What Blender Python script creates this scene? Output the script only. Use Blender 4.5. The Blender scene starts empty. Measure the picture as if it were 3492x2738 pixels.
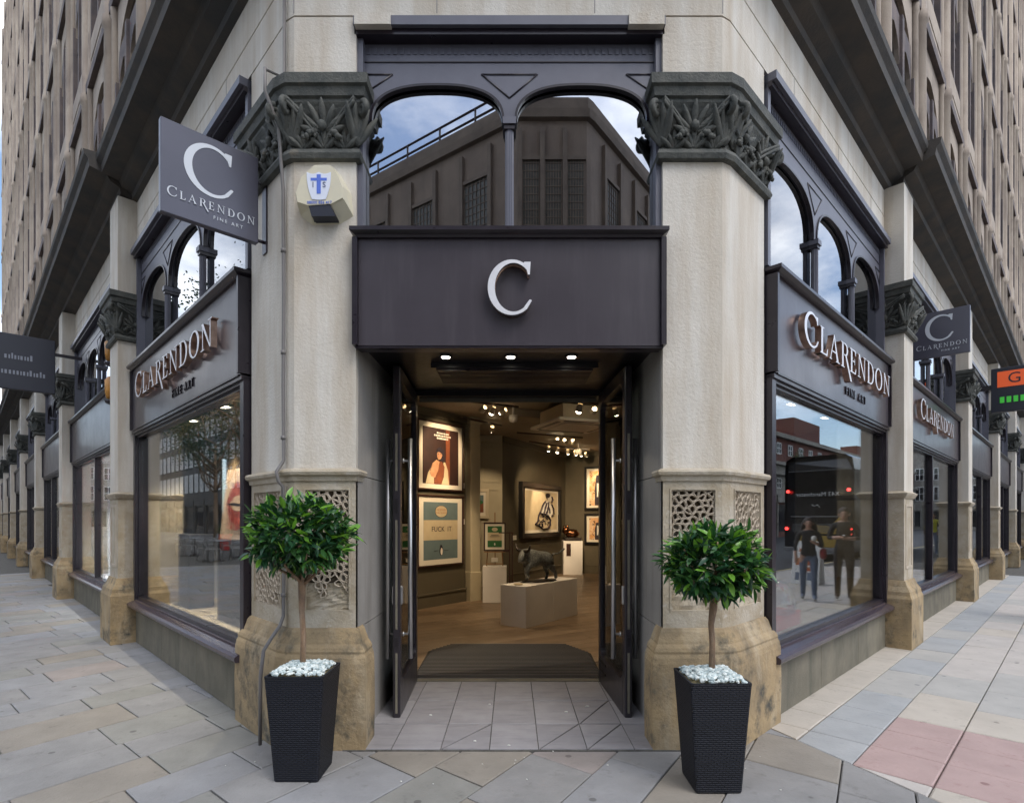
import bpy, bmesh, math, random
import numpy as np
from mathutils import Matrix, Vector
random.seed(11)
rad = math.radians
scene = bpy.context.scene

# ------------------------------------------------------------------ camera
cam_d = bpy.data.cameras.new('camera')
cam = bpy.data.objects.new('camera', cam_d)
scene.collection.objects.link(cam)
cam.location = (0, 0, 1.5)
cam.rotation_euler = (rad(90), 0, 0)
cam_d.sensor_width = 36
cam_d.lens = 19.65
cam_d.shift_y = 0.1157
cam_d.clip_start = 0.05
cam_d.clip_end = 2000
scene.camera = cam

# ------------------------------------------------------------------ sky, sun, exposure
SUN_EL, SUN_AZ = 56, 140          # azimuth clockwise from +Y
world = bpy.data.worlds.new('World')
scene.world = world
world.use_nodes = True
wn, wl = world.node_tree.nodes, world.node_tree.links
bg = wn['Background']
sky = wn.new('ShaderNodeTexSky')
sky.sky_type = 'NISHITA'
sky.sun_disc = False
sky.sun_elevation = rad(SUN_EL)
sky.sun_rotation = rad(SUN_AZ)
tc = wn.new('ShaderNodeTexCoord')
mp = wn.new('ShaderNodeMapping')
mp.inputs['Scale'].default_value = (1.0, 1.0, 2.2)
mp.inputs['Location'].default_value = (0.35, 0.1, 0)
cn = wn.new('ShaderNodeTexNoise')
cn.inputs['Scale'].default_value = 2.3
cn.inputs['Detail'].default_value = 9
cn.inputs['Roughness'].default_value = 0.56
cr = wn.new('ShaderNodeValToRGB')
cr.color_ramp.elements[0].position = 0.42
cr.color_ramp.elements[1].position = 0.62
cn2 = wn.new('ShaderNodeTexNoise')
cn2.inputs['Scale'].default_value = 5.0
cn2.inputs['Detail'].default_value = 6
cc = wn.new('ShaderNodeValToRGB')
cc.color_ramp.elements[0].position = 0.32
cc.color_ramp.elements[0].color = (5.6, 5.9, 6.6, 1)
cc.color_ramp.elements[1].position = 0.62
cc.color_ramp.elements[1].color = (12.5, 12.6, 12.8, 1)
mx = wn.new('ShaderNodeMix')
mx.data_type = 'RGBA'
wl.new(tc.outputs['Generated'], mp.inputs['Vector'])
wl.new(mp.outputs['Vector'], cn.inputs['Vector'])
wl.new(mp.outputs['Vector'], cn2.inputs['Vector'])
wl.new(cn.outputs['Fac'], cr.inputs['Fac'])
wl.new(cn2.outputs['Fac'], cc.inputs['Fac'])
wl.new(cr.outputs['Color'], mx.inputs[0])
wl.new(sky.outputs['Color'], mx.inputs[6])
wl.new(cc.outputs['Color'], mx.inputs[7])
wl.new(mx.outputs[2], bg.inputs['Color'])
bg.inputs['Strength'].default_value = 0.15

sun_d = bpy.data.lights.new('sun', 'SUN')
sun_d.energy = 0.9
sun_d.angle = rad(24)
sun_d.color = (1.0, 0.95, 0.88)
sun = bpy.data.objects.new('sun', sun_d)
scene.collection.objects.link(sun)
_az, _el = rad(SUN_AZ), rad(SUN_EL)
_s = Vector((math.sin(_az) * math.cos(_el), math.cos(_az) * math.cos(_el), math.sin(_el)))
sun.rotation_euler = _s.to_track_quat('Z', 'Y').to_euler()

scene.view_settings.view_transform = 'Standard'
scene.view_settings.look = 'None'
scene.view_settings.exposure = 0.74
scene.view_settings.gamma = 1
scene.render.engine = 'CYCLES'
scene.cycles.max_bounces = 6
scene.cycles.use_adaptive_sampling = True
scene.cycles.adaptive_threshold = 0.02
scene.cycles.transparent_max_bounces = 16
scene.cycles.glossy_bounces = 4
scene.cycles.diffuse_bounces = 3
scene.cycles.caustics_reflective = False
scene.cycles.caustics_refractive = False
scene.cycles.sample_clamp_indirect = 4
scene.cycles.use_denoising = True

# ------------------------------------------------------------------ helpers
I4 = Matrix.Identity(4)
COL = scene.collection


def frame(ox, oy, ax, ay, oz=0):
    """local frame: x along the wall (ax, ay), y into the wall, z up"""
    m = Matrix(((ax, -ay, 0, ox), (ay, ax, 0, oy), (0, 0, 1, oz), (0, 0, 0, 1)))
    return m


FR = frame(0, 3.72, 1, 0)
LF = frame(-1.515, 3.755, 0.7011, -0.7131)
RT = frame(1.465, 3.755, 0.7130, 0.7012)


def T(x, y, z):
    return Matrix.Translation((x, y, z))


def RZ(deg):
    return Matrix.Rotation(rad(deg), 4, 'Z')


def pinv(parent):
    return parent.matrix_basis.inverted() if parent and parent.parent is None else I4


def put(name, me, parent=None, M=None):
    o = bpy.data.objects.new(name, me)
    COL.objects.link(o)
    if M is not None:
        o.matrix_basis = M
    if parent is not None:
        o.parent = parent
        if parent.parent is None:
            o.matrix_parent_inverse = parent.matrix_basis.inverted()
        else:
            # parts of a thing carry identity or a placing matrix; keep world coordinates
            o.matrix_parent_inverse = parent.matrix_basis.inverted()
    return o


def tag(o, label=None, cat=None, group=None, kind=None):
    if label: o['label'] = label
    if cat: o['category'] = cat
    if group: o['group'] = group
    if kind: o['kind'] = kind
    return o


def thing(name, loc, label, cat, group=None):
    o = bpy.data.objects.new(name, None)
    COL.objects.link(o)
    o.empty_display_size = 0.1
    o.matrix_basis = T(*loc)
    return tag(o, label, cat, group)


def perp(d):
    return Vector((-d.y, d.x))


class MB:
    def __init__(s, M=None):
        s.v, s.f, s.mi = [], [], []
        s.M = M or I4
        s.cur = 0
        s.sm = []
        s.smooth = False

    def add(s, vs, fs, mi=None):
        b = len(s.v)
        M = s.M
        s.v += [tuple(M @ Vector(p)) for p in vs]
        for f in fs:
            s.f.append([b + i for i in f])
            s.mi.append(s.cur if mi is None else mi)
            s.sm.append(s.smooth)
        return s

    def box(s, x0, x1, y0, y1, z0, z1, mi=None):
        v = [(x0, y0, z0), (x1, y0, z0), (x1, y1, z0), (x0, y1, z0), (x0, y0, z1), (x1, y0, z1), (x1, y1, z1), (x0, y1, z1)]
        return s.add(v, [(0, 3, 2, 1), (4, 5, 6, 7), (0, 1, 5, 4), (1, 2, 6, 5), (2, 3, 7, 6), (3, 0, 4, 7)], mi)

    def bbox(s, x0, x1, y0, y1, z0, z1, b=0.006, mi=None):
        """box with chamfered edges"""
        vs, idx = [], {}
        X, Y, Z = (x0, x1), (y0, y1), (z0, z1)
        for i in (0, 1):
            for j in (0, 1):
                for k in (0, 1):
                    sx, sy, sz = (1, -1)[i], (1, -1)[j], (1, -1)[k]
                    idx[(i, j, k)] = len(vs)
                    vs += [(X[i], Y[j] + sy * b, Z[k] + sz * b), (X[i] + sx * b, Y[j], Z[k] + sz * b), (X[i] + sx * b, Y[j] + sy * b, Z[k])]
        fs = []
        g = lambda i, j, k, a: idx[(i, j, k)] + a
        for i in (0, 1):
            f = [g(i, 0, 0, 0), g(i, 1, 0, 0), g(i, 1, 1, 0), g(i, 0, 1, 0)]
            fs.append(f if i else f[::-1])
            f = [g(0, i, 0, 1), g(1, i, 0, 1), g(1, i, 1, 1), g(0, i, 1, 1)]
            fs.append(f[::-1] if i else f)
            f = [g(0, 0, i, 2), g(1, 0, i, 2), g(1, 1, i, 2), g(0, 1, i, 2)]
            fs.append(f if i else f[::-1])
        for a in (0, 1):
            for c in (0, 1):
                fs.append([g(a, c, 0, 0), g(a, c, 1, 0), g(a, c, 1, 1), g(a, c, 0, 1)])
                fs.append([g(0, a, c, 1), g(1, a, c, 1), g(1, a, c, 2), g(0, a, c, 2)])
                fs.append([g(a, 0, c, 0), g(a, 1, c, 0), g(a, 1, c, 2), g(a, 0, c, 2)])
        for t in idx.values():
            fs.append([t, t + 1, t + 2])
        return s.add(vs, fs, mi)

    def prism(s, poly, z0, z1, mi=None):
        n = len(poly)
        v = [(x, y, z0) for x, y in poly] + [(x, y, z1) for x, y in poly]
        fs = [list(range(n))[::-1], list(range(n, 2 * n))] + [(i, (i + 1) % n, n + (i + 1) % n, n + i) for i in range(n)]
        return s.add(v, fs, mi)

    def ext(s, poly, y0, y1, mi=None, side=None):
        """polygon in x,z pushed from y0 (front) to y1 (back)"""
        n = len(poly)
        v = [(x, y0, z) for x, z in poly] + [(x, y1, z) for x, z in poly]
        s.add(v, [list(range(n)), list(range(n, 2 * n))[::-1]], mi)
        b = len(s.v) - 2 * n
        for i in range(n):
            j = (i + 1) % n
            s.f.append([b + i, b + n + i, b + n + j, b + j])
            s.mi.append(s.cur if side is None else side)
            s.sm.append(False)
        return s

    def band(s, A, B, y0, y1, mi=None, side=None):
        """strip between two x,z polylines, extruded in y"""
        n = len(A)
        base = len(s.v)
        vs = []
        for y in (y0, y1):
            vs += [(x, y, z) for x, z in A] + [(x, y, z) for x, z in B]
        fs, ms = [], []
        sd = s.cur if side is None else side
        fr = s.cur if mi is None else mi
        for i in range(n - 1):
            fs.append((i, i + 1, n + i + 1, n + i)); ms.append(fr)
            fs.append((2 * n + i, 3 * n + i, 3 * n + i + 1, 2 * n + i + 1)); ms.append(fr)
            fs.append((i, 2 * n + i, 2 * n + i + 1, i + 1)); ms.append(sd)
            fs.append((n + i, n + i + 1, 3 * n + i + 1, 3 * n + i)); ms.append(sd)
        for e in (0, n - 1):
            fs.append((e, n + e, 3 * n + e, 2 * n + e)); ms.append(sd)
        for f, m in zip(fs, ms):
            s.add([], [])
            s.f.append([base + i for i in f]); s.mi.append(m); s.sm.append(False)
        M = s.M
        s.v += [tuple(M @ Vector(p)) for p in vs]
        return s

    def sweep(s, path, prof, mi=None, closed=False):
        """profile (offset to the left of travel, z) swept along a plan path with mitres"""
        P = [Vector(p) for p in path]
        n = len(P)
        offs = []
        for i in range(n):
            if closed or 0 < i < n - 1:
                d0 = (P[i] - P[i - 1]).normalized()
                d1 = (P[(i + 1) % n] - P[i]).normalized()
                n0, n1 = perp(d0), perp(d1)
                b = (n0 + n1)
                k = 2.0 / max(0.3, b.length_squared)
                offs.append(b * k)
            elif i == 0:
                offs.append(perp((P[1] - P[0]).normalized()))
            else:
                offs.append(perp((P[-1] - P[-2]).normalized()))
        m = len(prof)
        vs = []
        for i in range(n):
            for o, z in prof:
                q = P[i] + offs[i] * o
                vs.append((q.x, q.y, z))
        fs = []
        for i in range(n if closed else n - 1):
            j = (i + 1) % n
            for k in range(m - 1):
                fs.append((i * m + k, i * m + k + 1, j * m + k + 1, j * m + k))
        return s.add(vs, fs, mi)

    def tube(s, pts, r, n=8, mi=None, cap=True):
        pts = [Vector(p) for p in pts]
        if not isinstance(r, (list, tuple)):
            r = [r] * len(pts)
        up = None
        vs, fs = [], []
        for i, p in enumerate(pts):
            d = (pts[min(i + 1, len(pts) - 1)] - pts[max(i - 1, 0)]).normalized()
            if up is None:
                up = Vector((0, 0, 1)) if abs(d.z) < 0.9 else Vector((1, 0, 0))
            a = d.cross(up).normalized()
            b = a.cross(d).normalized()
            up = b
            for k in range(n):
                t = 2 * math.pi * k / n
                vs.append(p + (a * math.cos(t) + b * math.sin(t)) * r[i])
        for i in range(len(pts) - 1):
            for k in range(n):
                l = (k + 1) % n
                fs.append((i * n + k, i * n + l, (i + 1) * n + l, (i + 1) * n + k))
        sm, s.smooth = s.smooth, True
        s.add(vs, fs, mi)
        s.smooth = sm
        if cap:
            b = len(s.v) - len(vs)
            for c in (0, len(pts) - 1):
                f = [b + c * n + k for k in range(n)]
                s.f.append(f[::-1] if c == 0 else f); s.mi.append(s.cur if mi is None else mi); s.sm.append(False)
        return s

    def lathe(s, cx, cy, prof, n=20, mi=None, smooth=True):
        vs, fs = [], []
        for r, z in prof:
            for k in range(n):
                t = 2 * math.pi * k / n
                vs.append((cx + r * math.cos(t), cy + r * math.sin(t), z))
        for i in range(len(prof) - 1):
            for k in range(n):
                l = (k + 1) % n
                fs.append((i * n + k, i * n + l, (i + 1) * n + l, (i + 1) * n + k))
        sm, s.smooth = s.smooth, smooth
        s.add(vs, fs, mi)
        s.smooth = sm
        return s

    def ball(s, c, r, n=10, m=6, mi=None, jit=0):
        rx, ry, rz = r if isinstance(r, (tuple, list)) else (r, r, r)
        vs, fs = [], []
        for i in range(m + 1):
            a = math.pi * i / m - math.pi / 2
            for k in range(n):
                t = 2 * math.pi * k / n
                j = 1 + (random.uniform(-jit, jit) if 0 < i < m else 0)
                vs.append((c[0] + rx * j * math.cos(a) * math.cos(t), c[1] + ry * j * math.cos(a) * math.sin(t), c[2] + rz * j * math.sin(a)))
        for i in range(m):
            for k in range(n):
                l = (k + 1) % n
                fs.append((i * n + k, i * n + l, (i + 1) * n + l, (i + 1) * n + k))
        sm, s.smooth = s.smooth, True
        s.add(vs, fs, mi)
        s.smooth = sm
        return s

    def mesh(s, name, mats):
        me = bpy.data.meshes.new(name)
        me.from_pydata(s.v, [], s.f)
        for m in (mats if isinstance(mats, (list, tuple)) else [mats]):
            me.materials.append(m)
        me.polygons.foreach_set('material_index', s.mi)
        me.polygons.foreach_set('use_smooth', s.sm)
        me.update()
        return me

    def build(s, name, mats, parent=None, M=None):
        return put(name, s.mesh(name, mats), parent, M)


def text_mesh(body, size, depth, mats, align='CENTER', spacing=1.0):
    """built-in font lettering standing in the x,z plane, front towards -y"""
    cu = bpy.data.curves.new('txt', 'FONT')
    cu.body = body
    cu.size = size
    cu.extrude = depth / 2
    cu.align_x = align
    cu.align_y = 'CENTER'
    cu.space_character = spacing
    cu.resolution_u = 3
    ob = bpy.data.objects.new('txt', cu)
    COL.objects.link(ob)
    dg = bpy.context.evaluated_depsgraph_get()
    dg.update()
    me = bpy.data.meshes.new_from_object(ob.evaluated_get(dg))
    bpy.data.objects.remove(ob)
    bpy.data.curves.remove(cu)
    me.materials.clear()
    for m in (mats if isinstance(mats, (list, tuple)) else [mats]):
        me.materials.append(m)
    me.transform(Matrix.Rotation(rad(90), 4, 'X'))
    return me


def lettering(name, body, size, depth, m, parent, M, align='CENTER', spacing=1.0):
    return put(name, text_mesh(body, size, depth, m, align, spacing), parent, M)


def skin_mesh(nodes, edges, root, mats, sub=2, paint=None):
    """nodes {name: (pos, radius)}; edges between names -> one continuous surface"""
    names = list(nodes)
    ix = {k: i for i, k in enumerate(names)}
    me = bpy.data.meshes.new('skin')
    me.from_pydata([nodes[k][0] for k in names], [(ix[a], ix[b]) for a, b in edges], [])
    ob = bpy.data.objects.new('skin', me)
    COL.objects.link(ob)
    md = ob.modifiers.new('skin', 'SKIN')
    md.use_smooth_shade = True
    if not me.skin_vertices:
        me.attributes.new  # layer is made by the modifier
    sv = me.skin_vertices[0].data if me.skin_vertices else None
    if sv is None:
        bm = bmesh.new(); bm.from_mesh(me); bm.verts.layers.skin.verify(); bm.to_mesh(me); bm.free()
        sv = me.skin_vertices[0].data
    for k in names:
        r = nodes[k][1]
        sv[ix[k]].radius = r if isinstance(r, (tuple, list)) else (r, r)
        sv[ix[k]].use_root = (k == root)
    ss = ob.modifiers.new('sub', 'SUBSURF')
    ss.levels = ss.render_levels = sub
    dg = bpy.context.evaluated_depsgraph_get()
    dg.update()
    out = bpy.data.meshes.new_from_object(ob.evaluated_get(dg))
    bpy.data.objects.remove(ob)
    out.materials.clear()
    for m in mats:
        out.materials.append(m)
    for p in out.polygons:
        p.use_smooth = True
        p.material_index = paint(p.center) if paint else 0
    return out


# ------------------------------------------------------------------ materials
def mat(name, col, rough=0.6, metal=0.0, col2=None, vscale=4.0, lo=0.35, hi=0.65, bump=0.0, bscale=80.0,
        streak=None, slo=0.5, shi=0.78, sscale=(7, 7, 0.5), spot=None, spscale=9.0, splo=0.6, sphi=0.7, emit=0.0, ecol=None, coat=0.0, spec=0.5, rvar=0.0, obj=False, gum=None):
    m = bpy.data.materials.new(name)
    m.use_nodes = True
    N, L = m.node_tree.nodes, m.node_tree.links
    b = N['Principled BSDF']
    b.inputs['Roughness'].default_value = rough
    b.inputs['Metallic'].default_value = metal
    b.inputs['Specular IOR Level'].default_value = spec
    if coat:
        b.inputs['Coat Weight'].default_value = coat
        b.inputs['Coat Roughness'].default_value = 0.1
    c4 = (*col, 1)
    b.inputs['Base Color'].default_value = c4
    if obj:
        geo = N.new('ShaderNodeTexCoord'); pos = geo.outputs['Object']
    else:
        geo = N.new('ShaderNodeNewGeometry'); pos = geo.outputs['Position']
    out = None

    def noise(scale, detail=5, vec=None, rg=0.6):
        n = N.new('ShaderNodeTexNoise')
        n.inputs['Scale'].default_value = scale
        n.inputs['Detail'].default_value = detail
        n.inputs['Roughness'].default_value = rg
        L.new(vec or pos, n.inputs['Vector'])
        return n.outputs['Fac']

    def ramp(f, a, bb):
        r = N.new('ShaderNodeMapRange')
        r.inputs[1].default_value = a
        r.inputs[2].default_value = bb
        L.new(f, r.inputs[0])
        return r.outputs[0]

    def mix(f, a, bb):
        x = N.new('ShaderNodeMix'); x.data_type = 'RGBA'
        L.new(f, x.inputs[0])
        if isinstance(a, tuple): x.inputs[6].default_value = a
        else: L.new(a, x.inputs[6])
        x.inputs[7].default_value = bb
        return x.outputs[2]
    out = c4
    if col2:
        out = mix(ramp(noise(vscale), lo, hi), c4, (*col2, 1))
    if streak:
        mpn = N.new('ShaderNodeMapping')
        mpn.inputs['Scale'].default_value = sscale
        L.new(pos, mpn.inputs['Vector'])
        out = mix(ramp(noise(1.0, 6, mpn.outputs[0], 0.65), slo, shi), out, (*streak, 1))
    if spot:
        out = mix(ramp(noise(spscale, 7, None, 0.7), splo, sphi), out, (*spot, 1))
    if gum:
        vo = N.new('ShaderNodeTexVoronoi')
        vo.inputs['Scale'].default_value = 3.1
        L.new(pos, vo.inputs['Vector'])
        out = mix(ramp(vo.outputs['Distance'], 0.075, 0.055), out, (*gum, 1))
    if out is not c4:
        L.new(out, b.inputs['Base Color'])
    if bump:
        bp = N.new('ShaderNodeBump')
        bp.inputs['Strength'].default_value = bump
        bp.inputs['Distance'].default_value = 0.01
        L.new(noise(bscale, 6), bp.inputs['Height'])
        L.new(bp.outputs[0], b.inputs['Normal'])
    if rvar:
        mr = N.new('ShaderNodeMapRange')
        mr.inputs[3].default_value = max(0.02, rough - rvar)
        mr.inputs[4].default_value = min(1, rough + rvar)
        L.new(noise(vscale * 1.7), mr.inputs[0])
        L.new(mr.outputs[0], b.inputs['Roughness'])
    if emit:
        b.inputs['Emission Color'].default_value = (*(ecol or col), 1)
        b.inputs['Emission Strength'].default_value = emit
    return m


def glass(name, ior=1.5, gain=2.0, base=0.03, tint=(0.9, 0.93, 0.93), rough=0.0):
    m = bpy.data.materials.new(name)
    m.use_nodes = True
    N, L = m.node_tree.nodes, m.node_tree.links
    N.remove(N['Principled BSDF'])
    o = N['Material Output']
    t = N.new('ShaderNodeBsdfTransparent'); t.inputs[0].default_value = (*tint, 1)
    g = N.new('ShaderNodeBsdfGlossy'); g.inputs['Roughness'].default_value = rough
    g.inputs[0].default_value = (0.95, 0.97, 1, 1)
    f = N.new('ShaderNodeFresnel'); f.inputs[0].default_value = ior
    a = N.new('ShaderNodeMath'); a.operation = 'MULTIPLY_ADD'; a.use_clamp = True
    a.inputs[1].default_value = gain; a.inputs[2].default_value = base
    x = N.new('ShaderNodeMixShader')
    L.new(f.outputs[0], a.inputs[0]); L.new(a.outputs[0], x.inputs[0])
    L.new(t.outputs[0], x.inputs[1]); L.new(g.outputs[0], x.inputs[2])
    L.new(x.outputs[0], o.inputs[0])
    return m


S = {}
S['cream'] = mat('painted_cream_stone', (0.68, 0.645, 0.58), 0.75, col2=(0.60, 0.57, 0.51), vscale=2.2, streak=(0.45, 0.37, 0.27), slo=0.40, shi=0.76, sscale=(4, 4, 0.5), bump=0.5, bscale=55, spot=(0.40, 0.33, 0.26), spscale=9, splo=0.69, sphi=0.76)
S['lower'] = mat('lower_pier_stone', (0.47, 0.42, 0.34), 0.85, col2=(0.36, 0.30, 0.21), vscale=5, bump=0.8, bscale=35, spot=(0.5, 0.46, 0.4), spscale=11, splo=0.58, sphi=0.7)
S['plinth'] = mat('weathered_sandstone', (0.38, 0.28, 0.155), 0.88, col2=(0.22, 0.17, 0.105), vscale=3.0, lo=0.40, hi=0.66, bump=1.0, bscale=24, streak=(0.44, 0.37, 0.26), sscale=(6, 6, 2.0), spot=(0.075, 0.072, 0.058), spscale=3.4, splo=0.53, sphi=0.68)
S['lattice'] = mat('carved_lattice_stone', (0.52, 0.45, 0.36), 0.85, col2=(0.42, 0.36, 0.28), vscale=9, bump=0.4, bscale=90)
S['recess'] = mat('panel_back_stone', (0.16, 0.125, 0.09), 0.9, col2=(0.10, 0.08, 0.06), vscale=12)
S['soot'] = mat('sooty_capital_stone', (0.100, 0.102, 0.090), 0.75, col2=(0.046, 0.052, 0.049), vscale=8, bump=0.7, bscale=60, spot=(0.17, 0.14, 0.10), spscale=5, splo=0.63, sphi=0.75)
S['sootdk'] = mat('black_cornice_stone', (0.040, 0.040, 0.040), 0.75, col2=(0.075, 0.062, 0.05), vscale=3, bump=0.5, bscale=40)
S['upper'] = mat('upper_storey_stone', (0.40, 0.335, 0.27), 0.85, col2=(0.27, 0.22, 0.18), vscale=0.9, streak=(0.17, 0.135, 0.115), slo=0.54, shi=0.74, sscale=(2.5, 2.5, 0.9), bump=0.5, bscale=30)
S['upperdk'] = mat('sooty_upper_stone', (0.16, 0.125, 0.115), 0.85, col2=(0.08, 0.07, 0.075), vscale=2.5, bump=0.5, bscale=30)
S['paint'] = mat('aubergine_paint', (0.058, 0.050, 0.060), 0.32, col2=(0.050, 0.043, 0.052), vscale=2, bump=0.06, bscale=14, rvar=0.08, spec=0.5, coat=0.1, streak=(0.080, 0.071, 0.080), slo=0.5, shi=0.85, sscale=(9, 9, 0.8))
S['paintdk'] = mat('dark_frame_paint', (0.022, 0.017, 0.024), 0.3, col2=(0.016, 0.012, 0.018), vscale=6, rvar=0.08)
S['panel'] = mat('blue_grey_paint', (0.125, 0.128, 0.162), 0.38, col2=(0.105, 0.107, 0.136), vscale=3, bump=0.05, bscale=30)
S['black'] = mat('black_paint', (0.012, 0.011, 0.013), 0.35, col2=(0.018, 0.016, 0.018), vscale=7, rvar=0.1)
S['reveal'] = mat('grey_reveal_stone', (0.34, 0.32, 0.295), 0.6, col2=(0.27, 0.255, 0.235), vscale=2.5, streak=(0.20, 0.185, 0.165), sscale=(6, 6, 0.5), spot=(0.36, 0.26, 0.19), spscale=7, splo=0.68, sphi=0.75, bump=0.2, bscale=50)
S['riser'] = mat('stall_riser_slab', (0.20, 0.18, 0.135), 0.75, col2=(0.13, 0.12, 0.09), vscale=3, streak=(0.08, 0.08, 0.06), sscale=(4, 4, 0.8), bump=0.3, bscale=60)
S['chrome'] = mat('brushed_steel', (0.66, 0.66, 0.66), 0.36, 1.0)
S['silver'] = mat('brushed_letter_face', (0.80, 0.80, 0.82), 0.45, 0.55, col2=(0.72, 0.72, 0.75), vscale=14)
S['copper'] = mat('copper_letter_edge', (0.60, 0.42, 0.33), 0.3, 1.0, col2=(0.44, 0.30, 0.23), vscale=20)
S['mirror'] = mat('polished_letter_edge', (0.66, 0.60, 0.58), 0.16, 1.0)
S['glass'] = glass('shop_glass', 1.5, 0.72, 0.015, tint=(0.95, 0.97, 0.97))
S['glass_up'] = glass('transom_glass', 1.5, 1.7, 0.05, tint=(0.4, 0.42, 0.45))
S['glass_front'] = glass('front_transom_glass', 1.5, 2.5, 0.34, tint=(0.35, 0.37, 0.4))
S['glass_door'] = glass('door_glass', 1.5, 1.0, 0.0, tint=(0.93, 0.95, 0.94))
S['white'] = mat('white_plastic', (0.72, 0.70, 0.62), 0.35)
S['lamp'] = mat('lit_lamp', (1, 0.9, 0.7), 0.4, emit=14, ecol=(1, 0.86, 0.62))
S['lampw'] = mat('lit_lamp_white', (1, 0.97, 0.9), 0.4, emit=9, ecol=(1, 0.93, 0.8))

# ================================================================== the corner building
bld = thing('corner_building', (0, 3.72, 0), 'cream stone Victorian corner building with dark shopfront and sooty carved capitals', 'building')


def w2(M, pts):
    return [tuple((M @ Vector((x, y, 0)))[:2]) for x, y in pts]


def leaf_carving(mb, c, t, o, w, h, proj):
    """one carved acanthus leaf: c foot, t tangent, o outward, curls out at the tip"""
    c, t, o = Vector(c), Vector(t), Vector(o)
    up = Vector((0, 0, 1))
    nu, nv = 6, 6
    vs, fs = [], []
    for j in range(nv + 1):
        v = j / nv
        lob = 0.72 + 0.28 * abs(math.cos(v * math.pi * 2.5))
        wd = w * (0.55 + 0.75 * v - 0.95 * v ** 3) * lob
        out = proj * (0.25 + 0.15 * v + 0.9 * v ** 3)
        zz = h * (v - 0.18 * v ** 4)
        if j == nv:
            zz -= 0.10 * h; out += 0.02 * proj
        for i in range(nu + 1):
            q = i / nu * 2 - 1
            rib = 0.30 * proj * (1 - abs(q)) - 0.12 * proj * math.cos(q * math.pi * 3)
            vs.append(c + t * (q * wd * 0.5) + o * (out + rib - 0.25 * proj * q * q) + up * zz)
    for j in range(nv):
        for i in range(nu):
            a = j * (nu + 1) + i
            fs.append((a, a + 1, a + nu + 2, a + nu + 1))
    sm, mb.smooth = mb.smooth, True
    mb.add(vs, fs)
    mb.smooth = sm


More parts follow.
